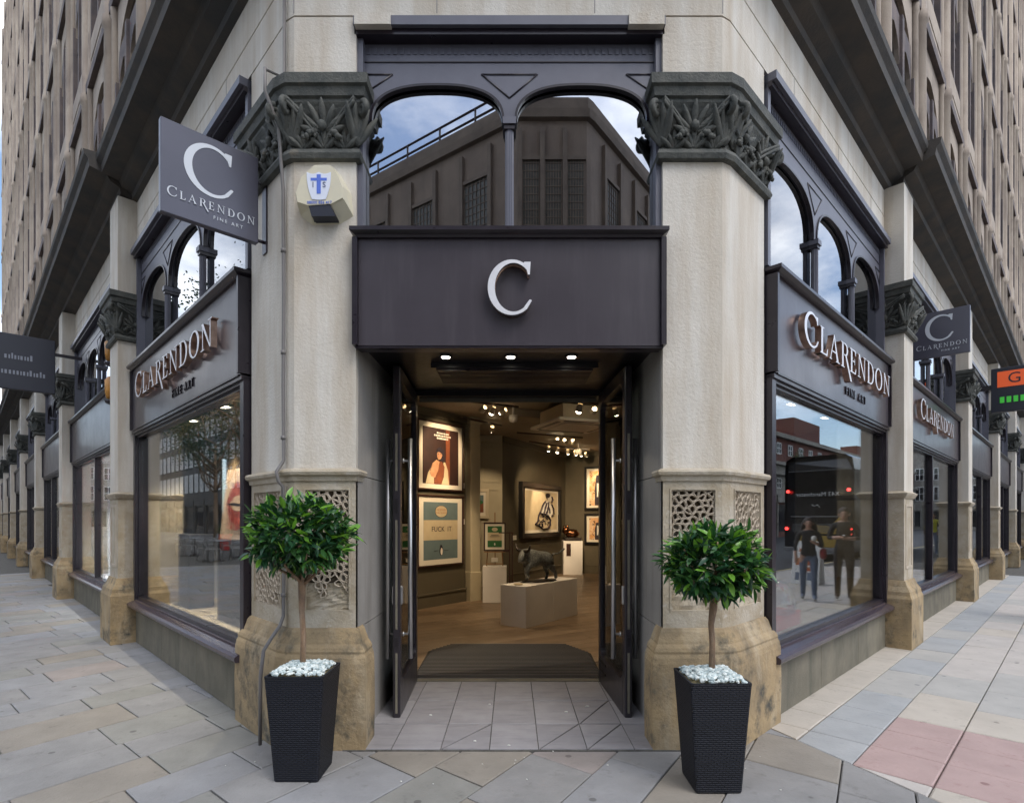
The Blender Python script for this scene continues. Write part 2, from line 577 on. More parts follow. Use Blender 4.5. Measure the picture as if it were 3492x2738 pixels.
def capital(path, z0, z1, pier_obj):
    """sooty carved capital wrapped round a plan path"""
    h = z1 - z0
    mb = MB()
    mb.sweep(path, [(-0.02, z0 - 0.01), (0.035, z0), (0.045, z0 + 0.03), (0.035, z0 + 0.06), (0.012, z0 + 0.065), (0.012, z0 + 0.45 * h), (0.04, z1 - 0.2), (0.055, z1 - 0.17),
                    (0.055, z1 - 0.15), (0.072, z1 - 0.14), (0.08, z1 - 0.085), (0.098, z1 - 0.075), (0.10, z1 - 0.01), (0.0, z1 + 0.004), (-0.1, z1 + 0.004)])
    cap = mb.build('capital', S['soot'], pier_obj)
    cv = MB()
    P = [Vector(p) for p in path]

    def petal(c, t3, o3, ang, length, wid, base_out, tip_out):
        pts, rs = [], []
        for s in range(7):
            u = s / 6
            q = Vector(c) + t3 * (math.sin(ang) * length * u) + Vector((0, 0, math.cos(ang) * length * u)) + o3 * (base_out + (tip_out - base_out) * u ** 2)
            pts.append(q); rs.append(wid * (0.35 + 1.5 * u - 1.75 * u ** 3) + 0.002)
        cv.tube(pts, rs, 7)
    for i in range(len(P) - 1):
        d = P[i + 1] - P[i]
        L = d.length
        if L < 0.2:
            continue
        d.normalize()
        o = perp(d)
        o3, t3 = o.to_3d(), d.to_3d()
        n = max(2, int(round(L / 0.14)))
        for k in range(n):                       # lower row of three-lobed leaves
            a = (P[i] + d * (L * (k + 0.5) / n)).to_3d() + Vector((0, 0, z0 + 0.07))
            for an in (-0.95, -0.45, 0, 0.45, 0.95):
                petal(a, t3, o3, an, 0.11 if an else 0.14, 0.021, 0.008, 0.045)
        m = P[i] + d * (L / 2)
        hubs = [0.0] if L < 0.55 else [-0.17, 0.17]
        for hb in hubs:                          # fan of leaves in the middle of the face
            c = (m + d * hb).to_3d() + Vector((0, 0, z0 + 0.17))
            for an in (-1.4, -0.95, -0.48, 0.0, 0.48, 0.95, 1.4):
                petal(c, t3, o3, an, 0.20 - 0.035 * abs(an) + random.uniform(-.012, .012), 0.026, 0.018, 0.08 - 0.015 * abs(an))
            cv.ball(tuple(c + o3 * 0.055 + Vector((0, 0, 0.03))), (0.028, 0.028, 0.035), 8, 6, jit=0.1)
            for s_ in (-1, 1):
                for j_ in range(5):
                    u = j_ / 4
                    cv.ball(tuple(c + t3 * (s_ * (0.05 + 0.07 * u)) + o3 * (0.045 + 0.015 * u) + Vector((0, 0, -0.03 + 0.02 * math.sin(u * 5)))), 0.014 + 0.008 * math.sin(u * 3), 7, 5, jit=0.12)
        for sgn in (-1, 1):                      # bands sweeping up to the angles
            for off in (0.0, 0.035):
                pts, rs = [], []
                for s in range(10):
                    u = s / 9
                    q = m + d * (sgn * (0.05 + (L / 2 - 0.03) * u)) + o * (0.035 + 0.06 * u)
                    pts.append((q.x, q.y, z1 - 0.34 + 0.17 * u ** 0.8 - off * (1 - 0.4 * u))); rs.append(0.009 + 0.006 * u)
                cv.tube(pts, rs, 7)
    for i in range(1, len(P) - 1):               # curled volutes at the angles
        d0 = (P[i] - P[i - 1]).normalized(); d1 = (P[i + 1] - P[i]).normalized()
        b = (perp(d0) + perp(d1)).normalized()
        pts, rs = [], []
        for s in range(22):
            u = s / 21
            an = math.pi * 0.5 - u * math.pi * 3.0
            r_ = 0.048 * (1 - 0.78 * u)
            q = P[i] + b * (0.088 + r_ * math.cos(an))
            pts.append((q.x, q.y, z1 - 0.225 + r_ * math.sin(an))); rs.append(0.021 * (1 - 0.35 * u))
        cv.tube(pts, rs, 8)
        tt = perp(b).to_3d()
        for an in (-0.7, -0.3, 0.0, 0.3, 0.7):
            petal(P[i].to_3d() + Vector((0, 0, z0 + 0.09)), tt, b.to_3d(), an * 0.7, 0.24, 0.026, 0.015, 0.085)
    cv.build('capital_carving', S['soot'], pier_obj)
    return cap


def clip_poly(poly, px, py, nx, ny):
    out = []
    n = len(poly)
    for i in range(n):
        a, b = poly[i], poly[(i + 1) % n]
        da = (a[0] - px) * nx + (a[1] - py) * ny
        db = (b[0] - px) * nx + (b[1] - py) * ny
        if da <= 0: out.append(a)
        if (da < 0) != (db < 0) and da != db:
            t = da / (da - db)
            out.append((a[0] + (b[0] - a[0]) * t, a[1] + (b[1] - a[1]) * t))
    return out


def lattice(name, M, w, h, parent, cell=0.042, stretch=1.35, zcut=0.0, seed=1):
    """pierced stone net: irregular cells cut through a thin plate. x 0..w, z 0..h, front at y=0"""
    rng = random.Random(seed)
    cw, ch = cell * stretch, cell / stretch * 1.1
    nx, ny = int(w / cw) + 1, int(h / ch) + 1
    cw, ch = w / nx, h / ny
    pts = {}
    for j in range(-2, ny + 2):
        for i in range(-2, nx + 2):
            pts[(i, j)] = ((i + 0.5 + (0.5 if j % 2 else 0) + rng.uniform(-.36, .36)) * cw, (j + 0.5 + rng.uniform(-.36, .36)) * ch)
    mb = MB(M)
    for (i, j), p in pts.items():
        poly = [(-0.0, -0.0), (w, 0.0), (w, h), (0.0, h)]
        for dj in (-2, -1, 0, 1, 2):
            for di in (-2, -1, 0, 1, 2):
                q = pts.get((i + di, j + dj))
                if q is None or q == p: continue
                poly = clip_poly(poly, (p[0] + q[0]) / 2, (p[1] + q[1]) / 2, q[0] - p[0], q[1] - p[1])
                if len(poly) < 3: break
            if len(poly) < 3: break
        if len(poly) < 3: continue
        cx = sum(a for a, b in poly) / len(poly); cz = sum(b for a, b in poly) / len(poly)
        if zcut and cz < zcut + 0.05 * math.sin(cx * 40) + rng.uniform(-.015, .015): continue
        # soften the cell: bevel its corners by averaging with the mid points
        soft = []
        n = len(poly)
        for k in range(n):
            a, b = poly[k], poly[(k + 1) % n]
            soft.append((a[0] * 0.75 + b[0] * 0.25, a[1] * 0.75 + b[1] * 0.25))
            soft.append((a[0] * 0.25 + b[0] * 0.75, a[1] * 0.25 + b[1] * 0.75))
        th = 0.0062
        hole = []
        for a, b in soft:
            dx, dz = cx - a, cz - b
            l = math.hypot(dx, dz) or 1
            k = min(0.6, th / l * 1.25)
            hole.append((a + dx * k, b + dz * k))
        m = len(soft)
        V = [(a, 0.004, b) for a, b in soft] + [(a, -0.002, b) for a, b in [((s_[0] + h_[0]) / 2, (s_[1] + h_[1]) / 2) for s_, h_ in zip(soft, hole)]] + \
            [(a, 0.004, b) for a, b in hole] + [(a, 0.03, b) for a, b in hole]
        F = []
        for k in range(m):
            l = (k + 1) % m
            for r in range(3):
                F.append((r * m + k, r * m + l, (r + 1) * m + l, (r + 1) * m + k))
        mb.add(V, F)
        # fill the bevelled corners of the original cell
        for k in range(n):
            mb.add([(poly[k][0], 0.004, poly[k][1]), (soft[2 * k][0], 0.004, soft[2 * k][1]), (soft[2 * k - 1][0], 0.004, soft[2 * k - 1][1])], [(0, 1, 2)])
    return mb.build(name, S['lattice'], parent)


def pier(name, path, faces, cap=(3.885, 4.41), top=4.85, z_string=1.80, lat=None, wp=0.088):
    """a whole pier: shaft, string course, panelled die, moulded plinth, capital and block. faces: (M, x0, x1) of each flat face"""
    sh = MB()
    sh.sweep(path, [(-0.004, z_string + 0.03), (0.0, z_string + 0.045), (0.0, cap[0] + 0.01)])
    ob = sh.build(name, S['cream'], bld)
    ob['label'] = 'painted cream stone pier on a brown sandstone foot'
    MB().sweep(path, [(-0.02, z_string - 0.045), (0.012, z_string - 0.04), (0.016, z_string - 0.012), (0.036, z_string), (0.042, z_string + 0.018), (0.034, z_string + 0.034), (0.0, z_string + 0.044), (-0.02, z_string + 0.046)]).build('string_course', S['lower'], ob)
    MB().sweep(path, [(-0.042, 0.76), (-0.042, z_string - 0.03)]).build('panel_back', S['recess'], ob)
    fr = MB()
    for k, (M, x0, x1, px0, px1, pz0, pz1) in enumerate(faces):
        fr.M = M
        fr.box(x0, px0, 0.0, 0.04, 0.77, z_string - 0.042)
        fr.box(px1, x1, 0.0, 0.04, 0.77, z_string - 0.042)
        fr.box(px0, px1, 0.0, 0.04, pz1, z_string - 0.042)
        fr.box(px0, px1, 0.0, 0.04, 0.77, pz0)
        b = 0.012
        fr.box(px0 - b, px1 + b, -0.006, 0.0, pz1, pz1 + b)
        fr.box(px0 - b, px0, -0.006, 0.0, pz0, pz1)
        fr.box(px1, px1 + b, -0.006, 0.0, pz0, pz1)
    # the small splayed facet between the two faces
    fr.M = I4
    for i in range(1, len(path) - 2):
        a, b = Vector(path[i]), Vector(path[i + 1])
        if (a - b).length < 0.15:
            fr.sweep([tuple(a), tuple(b)], [(0.0, 0.77), (0.0, z_string - 0.042)])
    a, b = path[-2:] if path[-1][1] < 4.2 and abs(path[-1][0]) < 1.2 else path[:2]
    fr.build('panel_frame', S['lower'], ob)
    inner = [path[0], path[1]] if abs(path[0][0]) < 1.2 else [path[-2], path[-1]]
    MB().sweep(inner, [(0.0, 0.77), (0.0, z_string - 0.042)]).build('panel_return', S['lower'], ob)
    for k, (M, x0, x1, px0, px1, pz0, pz1) in enumerate(faces):
        cut = lat[k] if lat else 0
        if cut is None:
            continue
        if cut:
            rough = MB(M)
            nx, nz = 10, 12
            vs = [(px0 + (px1 - px0) * i / nx, 0.022 + random.uniform(-.008, .008), pz0 + (cut + 0.02) * j / nz) for j in range(nz + 1) for i in range(nx + 1)]
            fs = [(j * (nx + 1) + i, j * (nx + 1) + i + 1, (j + 1) * (nx + 1) + i + 1, (j + 1) * (nx + 1) + i) for j in range(nz) for i in range(nx)]
            rough.add(vs, fs)
            rough.build('worn_panel', S['lower'], ob)
        lattice('lattice_panel', M @ T(px0, 0.004, pz0), px1 - px0, pz1 - pz0, ob, zcut=cut, seed=k + int(abs(path[0][0]) * 100), stretch=1.2 if k == 0 else 0.95)
    pl = MB()
    pl.sweep(path, [(wp, 0.0), (wp + 0.004, 0.30), (wp, 0.56), (wp - 0.006, 0.60), (wp - 0.016, 0.625), (wp - 0.014, 0.64), (wp - 0.022, 0.662), (wp - 0.04, 0.685), (wp - 0.044, 0.70),
                    (wp - 0.056, 0.73), (wp - 0.066, 0.76), (wp - 0.08, 0.782), (-0.03, 0.79)])
    pl.build('plinth', S['plinth'], ob)
    capital(path, cap[0], cap[1], ob)
    MB().sweep(path, [(0.0, cap[1] - 0.01), (0.0, top - 0.006), (-0.2, top - 0.006)]).build('pier_block', S['cream'], ob)
    return ob


PL = [(-1.039, 3.86), (-1.039, 3.72), (-1.45, 3.72), (-1.515, 3.755), (-1.961, 4.209), (-1.747, 4.419)]
PR = [(1.664, 4.371), (1.874, 4.157), (1.465, 3.755), (1.40, 3.72), (1.004, 3.72), (1.004, 3.86)]
pier('corner_pier', PL, [(FR, -1.45, -1.039, -1.375, -1.085, 0.90, 1.70), (LF, -0.637, 0.0, -0.57, -0.09, 0.90, 1.70)], lat=[0.16, 0.0])
pier('corner_pier', PR, [(FR, 1.004, 1.40, 1.062, 1.352, 0.90, 1.70), (RT, 0.0, 0.574, 0.07, 0.50, 0.90, 1.70)], lat=[0.34, 0.26])


def column(M, x):
    p = w2(M, [(x + 0.25, 0.5), (x + 0.25, -0.2), (x - 0.25, -0.2), (x - 0.25, 0.5)])
    sh = MB()
    sh.sweep(p, [(0, 1.84), (0, 3.72)])
    ob = sh.build('shop_pier', S['cream'], bld)
    MB().sweep(p, [(-0.02, 1.755), (0.012, 1.76), (0.036, 1.80), (0.042, 1.818), (0.0, 1.844), (-0.02, 1.846)]).build('string_course', S['lower'], ob)
    MB().sweep(p, [(0, 0.78), (0, 1.77)]).build('pier_die', S['lower'], ob)
    fm = MB(M @ T(0, -0.2, 0))
    fm.box(x - 0.17, x + 0.17, -0.008, 0.0, 0.92, 0.95); fm.box(x - 0.17, x + 0.17, -0.008, 0.0, 1.66, 1.69)
    fm.box(x - 0.17, x - 0.14, -0.008, 0.0, 0.95, 1.66); fm.box(x + 0.14, x + 0.17, -0.008, 0.0, 0.95, 1.66)
    fm.build('panel_frame', S['lattice'], ob)
    MB().sweep(p, [(0.09, 0.0), (0.09, 0.58), (0.075, 0.62), (0.07, 0.66), (0.035, 0.72), (0.012, 0.785), (-0.03, 0.79)]).build('plinth', S['plinth'], ob)
    capital(p, 3.70, 4.28, ob)
    MB().sweep(p, [(0, 4.27), (0, 5.46)]).build('pier_block', S['cream'], ob)


LCOL = [-4.75, -10.1, -15.4, -20.7, -26.0, -31.3, -36.6]
RCOL = [4.45, 9.85, 15.2, 20.5, 25.8, 31.1, 36.4]
for x in LCOL: column(LF, x)
for x in RCOL: column(RT, x)

# ------------------------------------------------------------------ entablature and cornice round the whole corner
far_l = tuple((LF @ Vector((-42, 0, 0)))[:2])
far_r = tuple((RT @ Vector((40, 0, 0)))[:2])
ring = [far_r, (1.465, 3.755), (1.40, 3.72), (-1.45, 3.72), (-1.515, 3.755), far_l]
MB().sweep(ring, [(-0.5, 4.856), (0.0, 4.856), (0.0, 5.13), (-0.012, 5.133), (-0.012, 5.141), (0.0, 5.144), (0.0, 5.46)]).build('frieze', S['cream'], bld)
for M, xs in ((FR, [-1.452, -0.5, 0.55, 1.402]), (LF, [-1.2 * k for k in range(1, 10)]), (RT, [1.2 * k for k in range(1, 10)])):
    for x in xs:
        MB(M).box(x - 0.004, x + 0.004, -0.0015, 0.01, 4.87, 5.13).build('frieze_joint', S['reveal'], bld)
CP = [(0.0, 5.45), (0.05, 5.47), (0.06, 5.53), (0.16, 5.58), (0.19, 5.64), (0.36, 5.67), (0.37, 5.75), (0.41, 5.80), (0.42, 5.85), (-0.3, 5.93)]
near_l = tuple((LF @ Vector((-4.5, 0, 0)))[:2]); near_r = tuple((RT @ Vector((4.3, 0, 0)))[:2])
MB().sweep([near_r, (1.465, 3.755), (1.40, 3.72), (-1.45, 3.72), (-1.515, 3.755), near_l], CP).build('cornice', S['sootdk'], bld)
for M, a, b in ((LF, -4.5, -42), (RT, 40, 4.3)):
    pth = w2(M, [(a, 0), (b, 0)]) if M is LF else w2(M, [(a, 0), (b, 0)])
    mb = MB()
    big = [(o + (0.12 if 0 < i < 9 else 0), z + (0.03 if i else 0)) for i, (o, z) in enumerate(CP)]
    mb.sweep(pth, big)
    e = pth[0] if M is LF else pth[1]
    # closed end of the break
    inn = M.to_3x3() @ Vector((0, 1, 0))
    mb.add([(e[0] - inn.x * o, e[1] - inn.y * o, z) for o, z in big], [list(range(len(big)))])
    mb.build('cornice', S['sootdk'], bld)

# ------------------------------------------------------------------ upper storeys
for M, a, b, y in ((LF, -42, 0.0, 0.35), (RT, 0.0, 40, 0.35), (FR, -1.5, 1.45, 0.05)):
    MB(M).box(a, b, y, y + 0.25, 5.9, 30).build('upper_wall', S['upper'], bld)
pit = 2.35


def pilaster_mesh(z0, z1):
    mb = MB()
    mb.box(-0.34, 0.34, 0.14, 0.36, z0, z0 + 0.6)
    mb.box(-0.28, 0.28, 0.19, 0.36, z0 + 0.6, z1)
    for x, r in ((0, 0.12), (-0.29, 0.06), (0.29, 0.06)):
        pr = [(r * 1.3, z0 + 0.6), (r, z0 + 0.7)]
        for zc in (9.55, 13.35, 16.95):
            pr += [(r, zc - 0.12), (r * 1.25, zc - 0.08), (r * 1.25, zc + 0.06), (r, zc + 0.1)]
        mb.lathe(x, 0.19, pr + [(r, z1)], 10)
    return mb.mesh('pilaster', S['upper'])


def arch_strip(mb, a, zs, rise, ztop, y0, y1, n=14, pointed=True, mi=None):
    """panel above a pointed or elliptical arch of half width a centred on x=0"""
    A, B = [], []
    for i in range(n + 1):
        x = -a + 2 * a * i / n
        if pointed:
            R = (a * a + rise * rise) / (2 * a)
            cx = (R - a)
            zz = math.sqrt(max(0, R * R - (abs(x) + cx) ** 2))
        else:
            zz = rise * max(0, 1 - abs(x / a) ** 2.5) ** 0.4
        A.append((x, ztop)); B.append((x, zs + zz))
    mb.band(A, B, y0, y1, mi)


def upper_window_mesh(z0, z1, p):
    mb = MB()
    arch_strip(mb, 0.80, z1 - 1.25, 0.85, z1, 0.20, 0.34, 20, pointed=p)
    for x in (-0.39, 0.39):
        mb.M = T(x, 0, 0)
        arch_strip(mb, 0.33, z1 - 1.45, 0.42, z1 - 0.75, 0.20, 0.30, pointed=True, mi=1)
    mb.M = I4
    mb.box(-0.06, 0.06, 0.16, 0.3, z0, z1 - 0.75, mi=1)
    mb.box(-0.80, 0.80, 0.16, 0.34, z0 - 0.38, z0)
    for s_ in (-1, 1):
        mb.box(s_ * 0.76 - 0.04, s_ * 0.76 + 0.04, 0.16, 0.32, z0, z1 - 1.25, mi=1)
    mb.box(-0.72, 0.72, 0.22, 0.3, z0 + 1.1, z0 + 1.16, mi=1)
    return mb.mesh('upper_window', [S['upper'], S['upperdk']])


def upper_pane_mesh(z0, z1):
    return MB().box(-0.74, 0.74, 0.26, 0.29, z0, z1).mesh('pane', S['glass_dark'])


S['glass_dark'] = mat('dark_window_glass', (0.012, 0.013, 0.018), 0.06, spec=0.8)
pm = pilaster_mesh(5.93, 30)
for M, sg, cnt in ((LF, -1, 18), (RT, 1, 17)):
    for k in range(cnt):
        put('pilaster', pm, bld, M @ T(sg * (0.25 + pit * k), 0, 0))
STO = ((5.93, 9.6, True), (10.1, 13.4, True), (13.9, 17.0, False), (17.5, 21.0, True), (21.5, 25.0, True), (25.5, 29.0, True))
for z0, z1, pt_ in STO:
    wm_, gm = upper_window_mesh(z0 + 0.38, z1, pt_), upper_pane_mesh(z0 + 0.38, z1 - 0.3)
    for M, sg, cnt in ((LF, -1, 17), (RT, 1, 16)):
        for k in range(cnt):
            if (z0 > 10 and k < 3) or (z0 > 21 and k < 8): continue       # above the picture, never in view
            w = put('upper_window', wm_, bld, M @ T(sg * (0.25 + pit * (k + 0.5)), 0, 0))
            put('pane', gm, w, M @ T(sg * (0.25 + pit * (k + 0.5)), 0, 0))
for M, a, b in ((LF, -42, 0.1), (RT, -0.1, 40)):
    for z in (9.6, 13.4, 17.0, 21.0, 25.0, 29.0):
        MB(M).box(a, b, 0.12, 0.36, z, z + 0.18).build('storey_band', S['upperdk'], bld)
        MB(M).box(a, b, 0.17, 0.36, z + 0.18, z + 0.5).build('storey_band', S['upper'], bld)


# ------------------------------------------------------------------ shop bays
def transom(M, x0, x1, z0, z1, lights, y, head, glassm, name='transom_window', rise=0.24):
    """arched lights over the fascia: frame, colonnettes, panes"""
    w = (x1 - x0) / lights
    zs = z1 - rise - 0.10
    fr = MB(M)
    fr.box(x0 - 0.05, x0, y - 0.07, y + 0.05, z0, head)
    fr.box(x1, x1 + 0.05, y - 0.07, y + 0.05, z0, head)
    for k in range(lights):
        cx = x0 + w * (k + 0.5)
        fr.M = M @ T(cx, 0, 0)
        a = w / 2 - 0.035
        arch_strip(fr, a, zs, rise, z1, y - 0.02, y + 0.012, 28, pointed=False)
        fr.box(-w / 2, -a, y - 0.02, y + 0.012, zs, z1)
        fr.box(a, w / 2, y - 0.02, y + 0.012, zs, z1)
        sup = lambda q, e=0.8: math.copysign(abs(q) ** e, q)
        A = [(-a * sup(math.cos(math.pi * i / 28)), zs + rise * sup(math.sin(math.pi * i / 28))) for i in range(29)]
        B = [(-(a - 0.016) * sup(math.cos(math.pi * i / 28)), zs + (rise - 0.016) * sup(math.sin(math.pi * i / 28))) for i in range(29)]
        fr.band(A, B, y - 0.032, y + 0.0, mi=1, side=1)
    fr.M = M
    # lintel board with mouldings
    fr.box(x0, x1, y - 0.02, y + 0.03, z1, head - 0.10)
    fr.box(x0, x1, y - 0.026, y - 0.02, z1 + 0.045, z1 + 0.053, mi=1)
    fr.box(x0 - 0.05, x1 + 0.05, y - 0.10, y + 0.05, head - 0.10, head - 0.06, mi=1)
    fr.box(x0 - 0.05, x1 + 0.05, y - 0.13, y + 0.05, head - 0.06, head)
    n = int((x1 - x0) / 0.045)
    for k in range(n):                       # reeded strip
        xx = x0 + (k + 0.5) * (x1 - x0) / n
        fr.box(xx - 0.012, xx + 0.012, y - 0.025, y - 0.02, head - 0.17, head - 0.125)
    # sunk triangular spandrels, drawn by raised beads
    for k in range(lights + 1):
        xx = x0 + w * k
        hw = min(0.19, w * 0.22)
        tri = [(-hw, z1 - 0.035), (hw, z1 - 0.035), (0, zs + rise * 0.62)]
        if k == 0: tri = [(0.0, z1 - 0.035), (hw, z1 - 0.035), (0.0, zs + rise * 0.75)]
        if k == lights: tri = [(-hw, z1 - 0.035), (0.0, z1 - 0.035), (0.0, zs + rise * 0.75)]
        for i in range(3):
            a, b = tri[i], tri[(i + 1) % 3]
            fr.M = M @ T(xx, 0, 0)
            fr.tube([(a[0], y - 0.021, a[1]), (b[0], y - 0.021, b[1])], 0.006, 6, mi=1)
    fr.M = M
    ob = fr.build(name, [S['panel'], S['paintdk']], bld)
    for k in range(lights):
        g = MB(M)
        xa, xb = x0 + w * k, x0 + w * (k + 1)
        g.box(xa + 0.002, xb - 0.002, y + 0.014, y + 0.018, z0, z1)
        g.build('pane', glassm, ob)
    for k in range(1, lights):
        c = MB(M)
        xx = x0 + w * k
        c.box(xx - 0.045, xx + 0.045, y - 0.065, y + 0.03, zs - 0.045, zs - 0.0)
        c.box(xx - 0.036, xx + 0.036, y - 0.055, y + 0.03, zs - 0.075, zs - 0.045, mi=1)
        r, pr = 0.03, []
        vs, fs = [], []
        nf = 32
        for zz in (z0, zs - 0.075):
            for i in range(nf):
                t = 2 * math.pi * i / nf
                rr = r if i % 2 else r * 0.86
                vs.append((xx + rr * math.cos(t), y - 0.02 + rr * math.sin(t), zz))
        for i in range(nf):
            fs.append((i, (i + 1) % nf, nf + (i + 1) % nf, nf + i))
        c.add(vs, fs)
        c.box(xx - 0.045, xx + 0.045, y - 0.07, y + 0.04, z0, z0 + 0.03)
        c.build('colonnette', [S['panel'], S['paintdk']], ob)
    return ob


transom(FR, -1.0, 0.965, 3.40, 4.56, 2, 0.10, 4.83, S['glass_front'], rise=0.25)
lt = MB(FR)
lt.box(-1.039, 1.004, -0.002, 0.14, 4.835, 4.853)
lt.box(-1.039, -0.80, -0.045, 0.1, 4.76, 4.834)
lt.box(0.77, 1.004, -0.045, 0.1, 4.76, 4.834)
lt.build('lintel_block', S['cream'], bld)


def fascia(M, x0, x1, z0, z1, name, label, parent_thing=True, y=-0.06):
    """sign board over a shop window, with cap and lower mouldings, as a sign of its own"""
    c = M @ Vector(((x0 + x1) / 2, y, z0))
    t = thing(name, tuple(c), label, 'sign')
    b = MB(M)
    b.box(x0 + 0.035, x1 - 0.035, y, 0.1, z0, z1)
    b.build('board', S['paint'], t)
    MB(M).box(x0, x0 + 0.033, y - 0.03, 0.1, z0, z1).build('edge_trim', S['paintdk'], t)
    MB(M).box(x1 - 0.033, x1, y - 0.03, 0.1, z0, z1).build('edge_trim', S['paintdk'], t)
    cp = MB()
    p = w2(M, [(x1 - 0.05, 0.1), (x1 - 0.05, y), (x0 + 0.05, y), (x0 + 0.05, 0.1)])
    cp.sweep(p, [(-0.1, z1), (0.02, z1), (0.03, z1 + 0.012), (0.045, z1 + 0.02), (0.06, z1 + 0.03), (0.06, z1 + 0.055), (-0.16, z1 + 0.075)])
    cp.build('cap_moulding', S['paintdk'], t)
    return t


def shop_window(M, x0, x1, panes=1, zsill=0.52, zhead=2.58, riser=True, inner=None, slabs=3):
    y = 0.0
    f = MB(M)
    f.box(x0, x0 + 0.075, y - 0.05, y + 0.09, zsill, zhead)
    f.box(x1 - 0.075, x1, y - 0.05, y + 0.09, zsill, zhead)
    f.box(x0 + 0.075, x0 + 0.10, y - 0.01, y + 0.06, zsill + 0.06, zhead - 0.06)
    f.box(x1 - 0.10, x1 - 0.075, y - 0.01, y + 0.06, zsill + 0.06, zhead - 0.06)
    f.box(x0, x1, y - 0.065, y + 0.1, zhead - 0.03, zhead)
    f.box(x0 + 0.075, x1 - 0.075, y - 0.045, y + 0.1, zhead - 0.055, zhead - 0.03)
    f.box(x0 + 0.075, x1 - 0.075, y - 0.022, y + 0.1, zhead - 0.08, zhead - 0.055)
    f.box(x0 + 0.075, x1 - 0.075, y - 0.02, y + 0.06, zsill + 0.0, zsill + 0.05)
    ob = f.build('shop_window', S['paintdk'], bld)
    for k in range(1, panes):
        xx = x0 + (x1 - x0) * k / panes
        MB(M).box(xx - 0.03, xx + 0.03, y - 0.03, y + 0.05, zsill + 0.05, zhead - 0.08).build('mullion', S['paintdk'], ob)
    for k in range(panes):
        xa, xb = x0 + (x1 - x0) * k / panes, x0 + (x1 - x0) * (k + 1) / panes
        MB(M).box(xa + (0.1 if k == 0 else 0.03), xb - (0.1 if k == panes - 1 else 0.03), y + 0.02, y + 0.026, zsill + 0.05, zhead - 0.08).build('pane', S['glass'], ob)
    # sloping sill
    s_ = MB(M)
    prof = [(-0.115, zsill - 0.075), (-0.125, zsill - 0.06), (-0.125, zsill - 0.035), (-0.10, zsill - 0.02), (-0.05, zsill - 0.004), (-0.045, zsill + 0.012), (0.02, zsill + 0.016), (0.1, zsill + 0.016), (0.1, zsill - 0.075)]
    v = [(x0 - 0.03, a, z) for a, z in prof] + [(x1 + 0.03, a, z) for a, z in prof]
    n = len(prof)
    s_.add(v, [list(range(n)), list(range(n, 2 * n))[::-1]] + [(i, n + i, n + (i + 1) % n, (i + 1) % n) for i in range(n)])
    s_.build('sill', S['paint_sill'], ob)
    MB(M).box(x0, x1, 0.0, 0.2, 0.0, zsill - 0.076).build('riser_core', S['recess'], ob)
    for k in range(slabs):
        xa, xb = x0 + (x1 - x0) * k / slabs, x0 + (x1 - x0) * (k + 1) / slabs
        MB(M).bbox(xa + 0.003, xb - 0.003, -0.03, 0.0, 0.0, zsill - 0.078, 0.004).build('riser_slab', S['riser'], ob)
    return ob


S['paint_sill'] = mat('glossy_sill_paint', (0.060, 0.046, 0.058), 0.22, col2=(0.05, 0.04, 0.05), vscale=5, rvar=0.07)


def dim_interior(M, x0, x1, back, colour, depth=1.3):
    """shallow shop interior behind a window"""
    mb = MB(M)
    mb.box(x0 - 0.1, x1 + 0.1, depth, depth + 0.05, 0.0, 3.3)
    mb.box(x0 - 0.1, x0 - 0.06, 0.22, depth, 0.0, 3.3)
    mb.box(x1 + 0.06, x1 + 0.1, 0.22, depth, 0.0, 3.3)
    mb.box(x0 - 0.1, x1 + 0.1, 0.22, depth, 0.40, 0.44)
    mb.box(x0 - 0.1, x1 + 0.1, 0.22, depth, 2.62, 2.66)
    return mb.build('shop_interior', colour, bld)


# bay next to the corner on either side
LX0, LX1 = -4.45, -0.66
RX0, RX1 = 0.60, 4.15
shop_window(LF, LX0, LX1, zhead=2.585)
shop_window(RT, RX0, RX1, zhead=2.585)
transom(LF, LX0 + 0.05, LX1 - 0.05, 3.40, 4.49, 3, 0.05, 4.82, S['glass_up'], rise=0.38)
transom(RT, RX0 + 0.05, RX1 - 0.05, 3.40, 4.49, 3, 0.05, 4.82, S['glass_up'], rise=0.38)

S['shop_grey'] = mat('grey_shop_wall', (0.30, 0.29, 0.28), 0.7, col2=(0.2, 0.2, 0.2), vscale=1.5)
S['shop_white'] = mat('bright_shop_wall', (0.75, 0.75, 0.76), 0.7, col2=(0.5, 0.5, 0.52), vscale=2)
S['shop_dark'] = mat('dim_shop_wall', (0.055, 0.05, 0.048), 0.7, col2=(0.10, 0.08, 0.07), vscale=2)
S['shop_teal'] = mat('teal_shop_paint', (0.07, 0.10, 0.105), 0.5, col2=(0.10, 0.13, 0.14), vscale=2)
for i in range(6):
    a, b = LCOL[i + 1] + 0.3, LCOL[i] - 0.3
    shop_window(LF, a, b, 3 if i else 2, zhead=2.585)
    transom(LF, a + 0.05, b - 0.05, 3.40, 4.49, 4, 0.05, 4.82, S['glass_up'], rise=0.38)
    dim_interior(LF, a, b if i else b - 0.75, None, [S['shop_white'], S['shop_teal'], S['shop_grey'], S['shop_dark'], S['shop_dark'], S['shop_dark']][i])
    a, b = RCOL[i] + 0.3, RCOL[i + 1] - 0.3
    shop_window(RT, a, b, 3 if i else 2, zhead=2.585)
    transom(RT, a + 0.05, b - 0.05, 3.40, 4.49, 4, 0.05, 4.82, S['glass_up'], rise=0.38)
    dim_interior(RT, a, b, None, [S['shop_grey'], S['shop_dark'], S['shop_white'], S['shop_grey'], S['shop_dark'], S['shop_dark']][i])
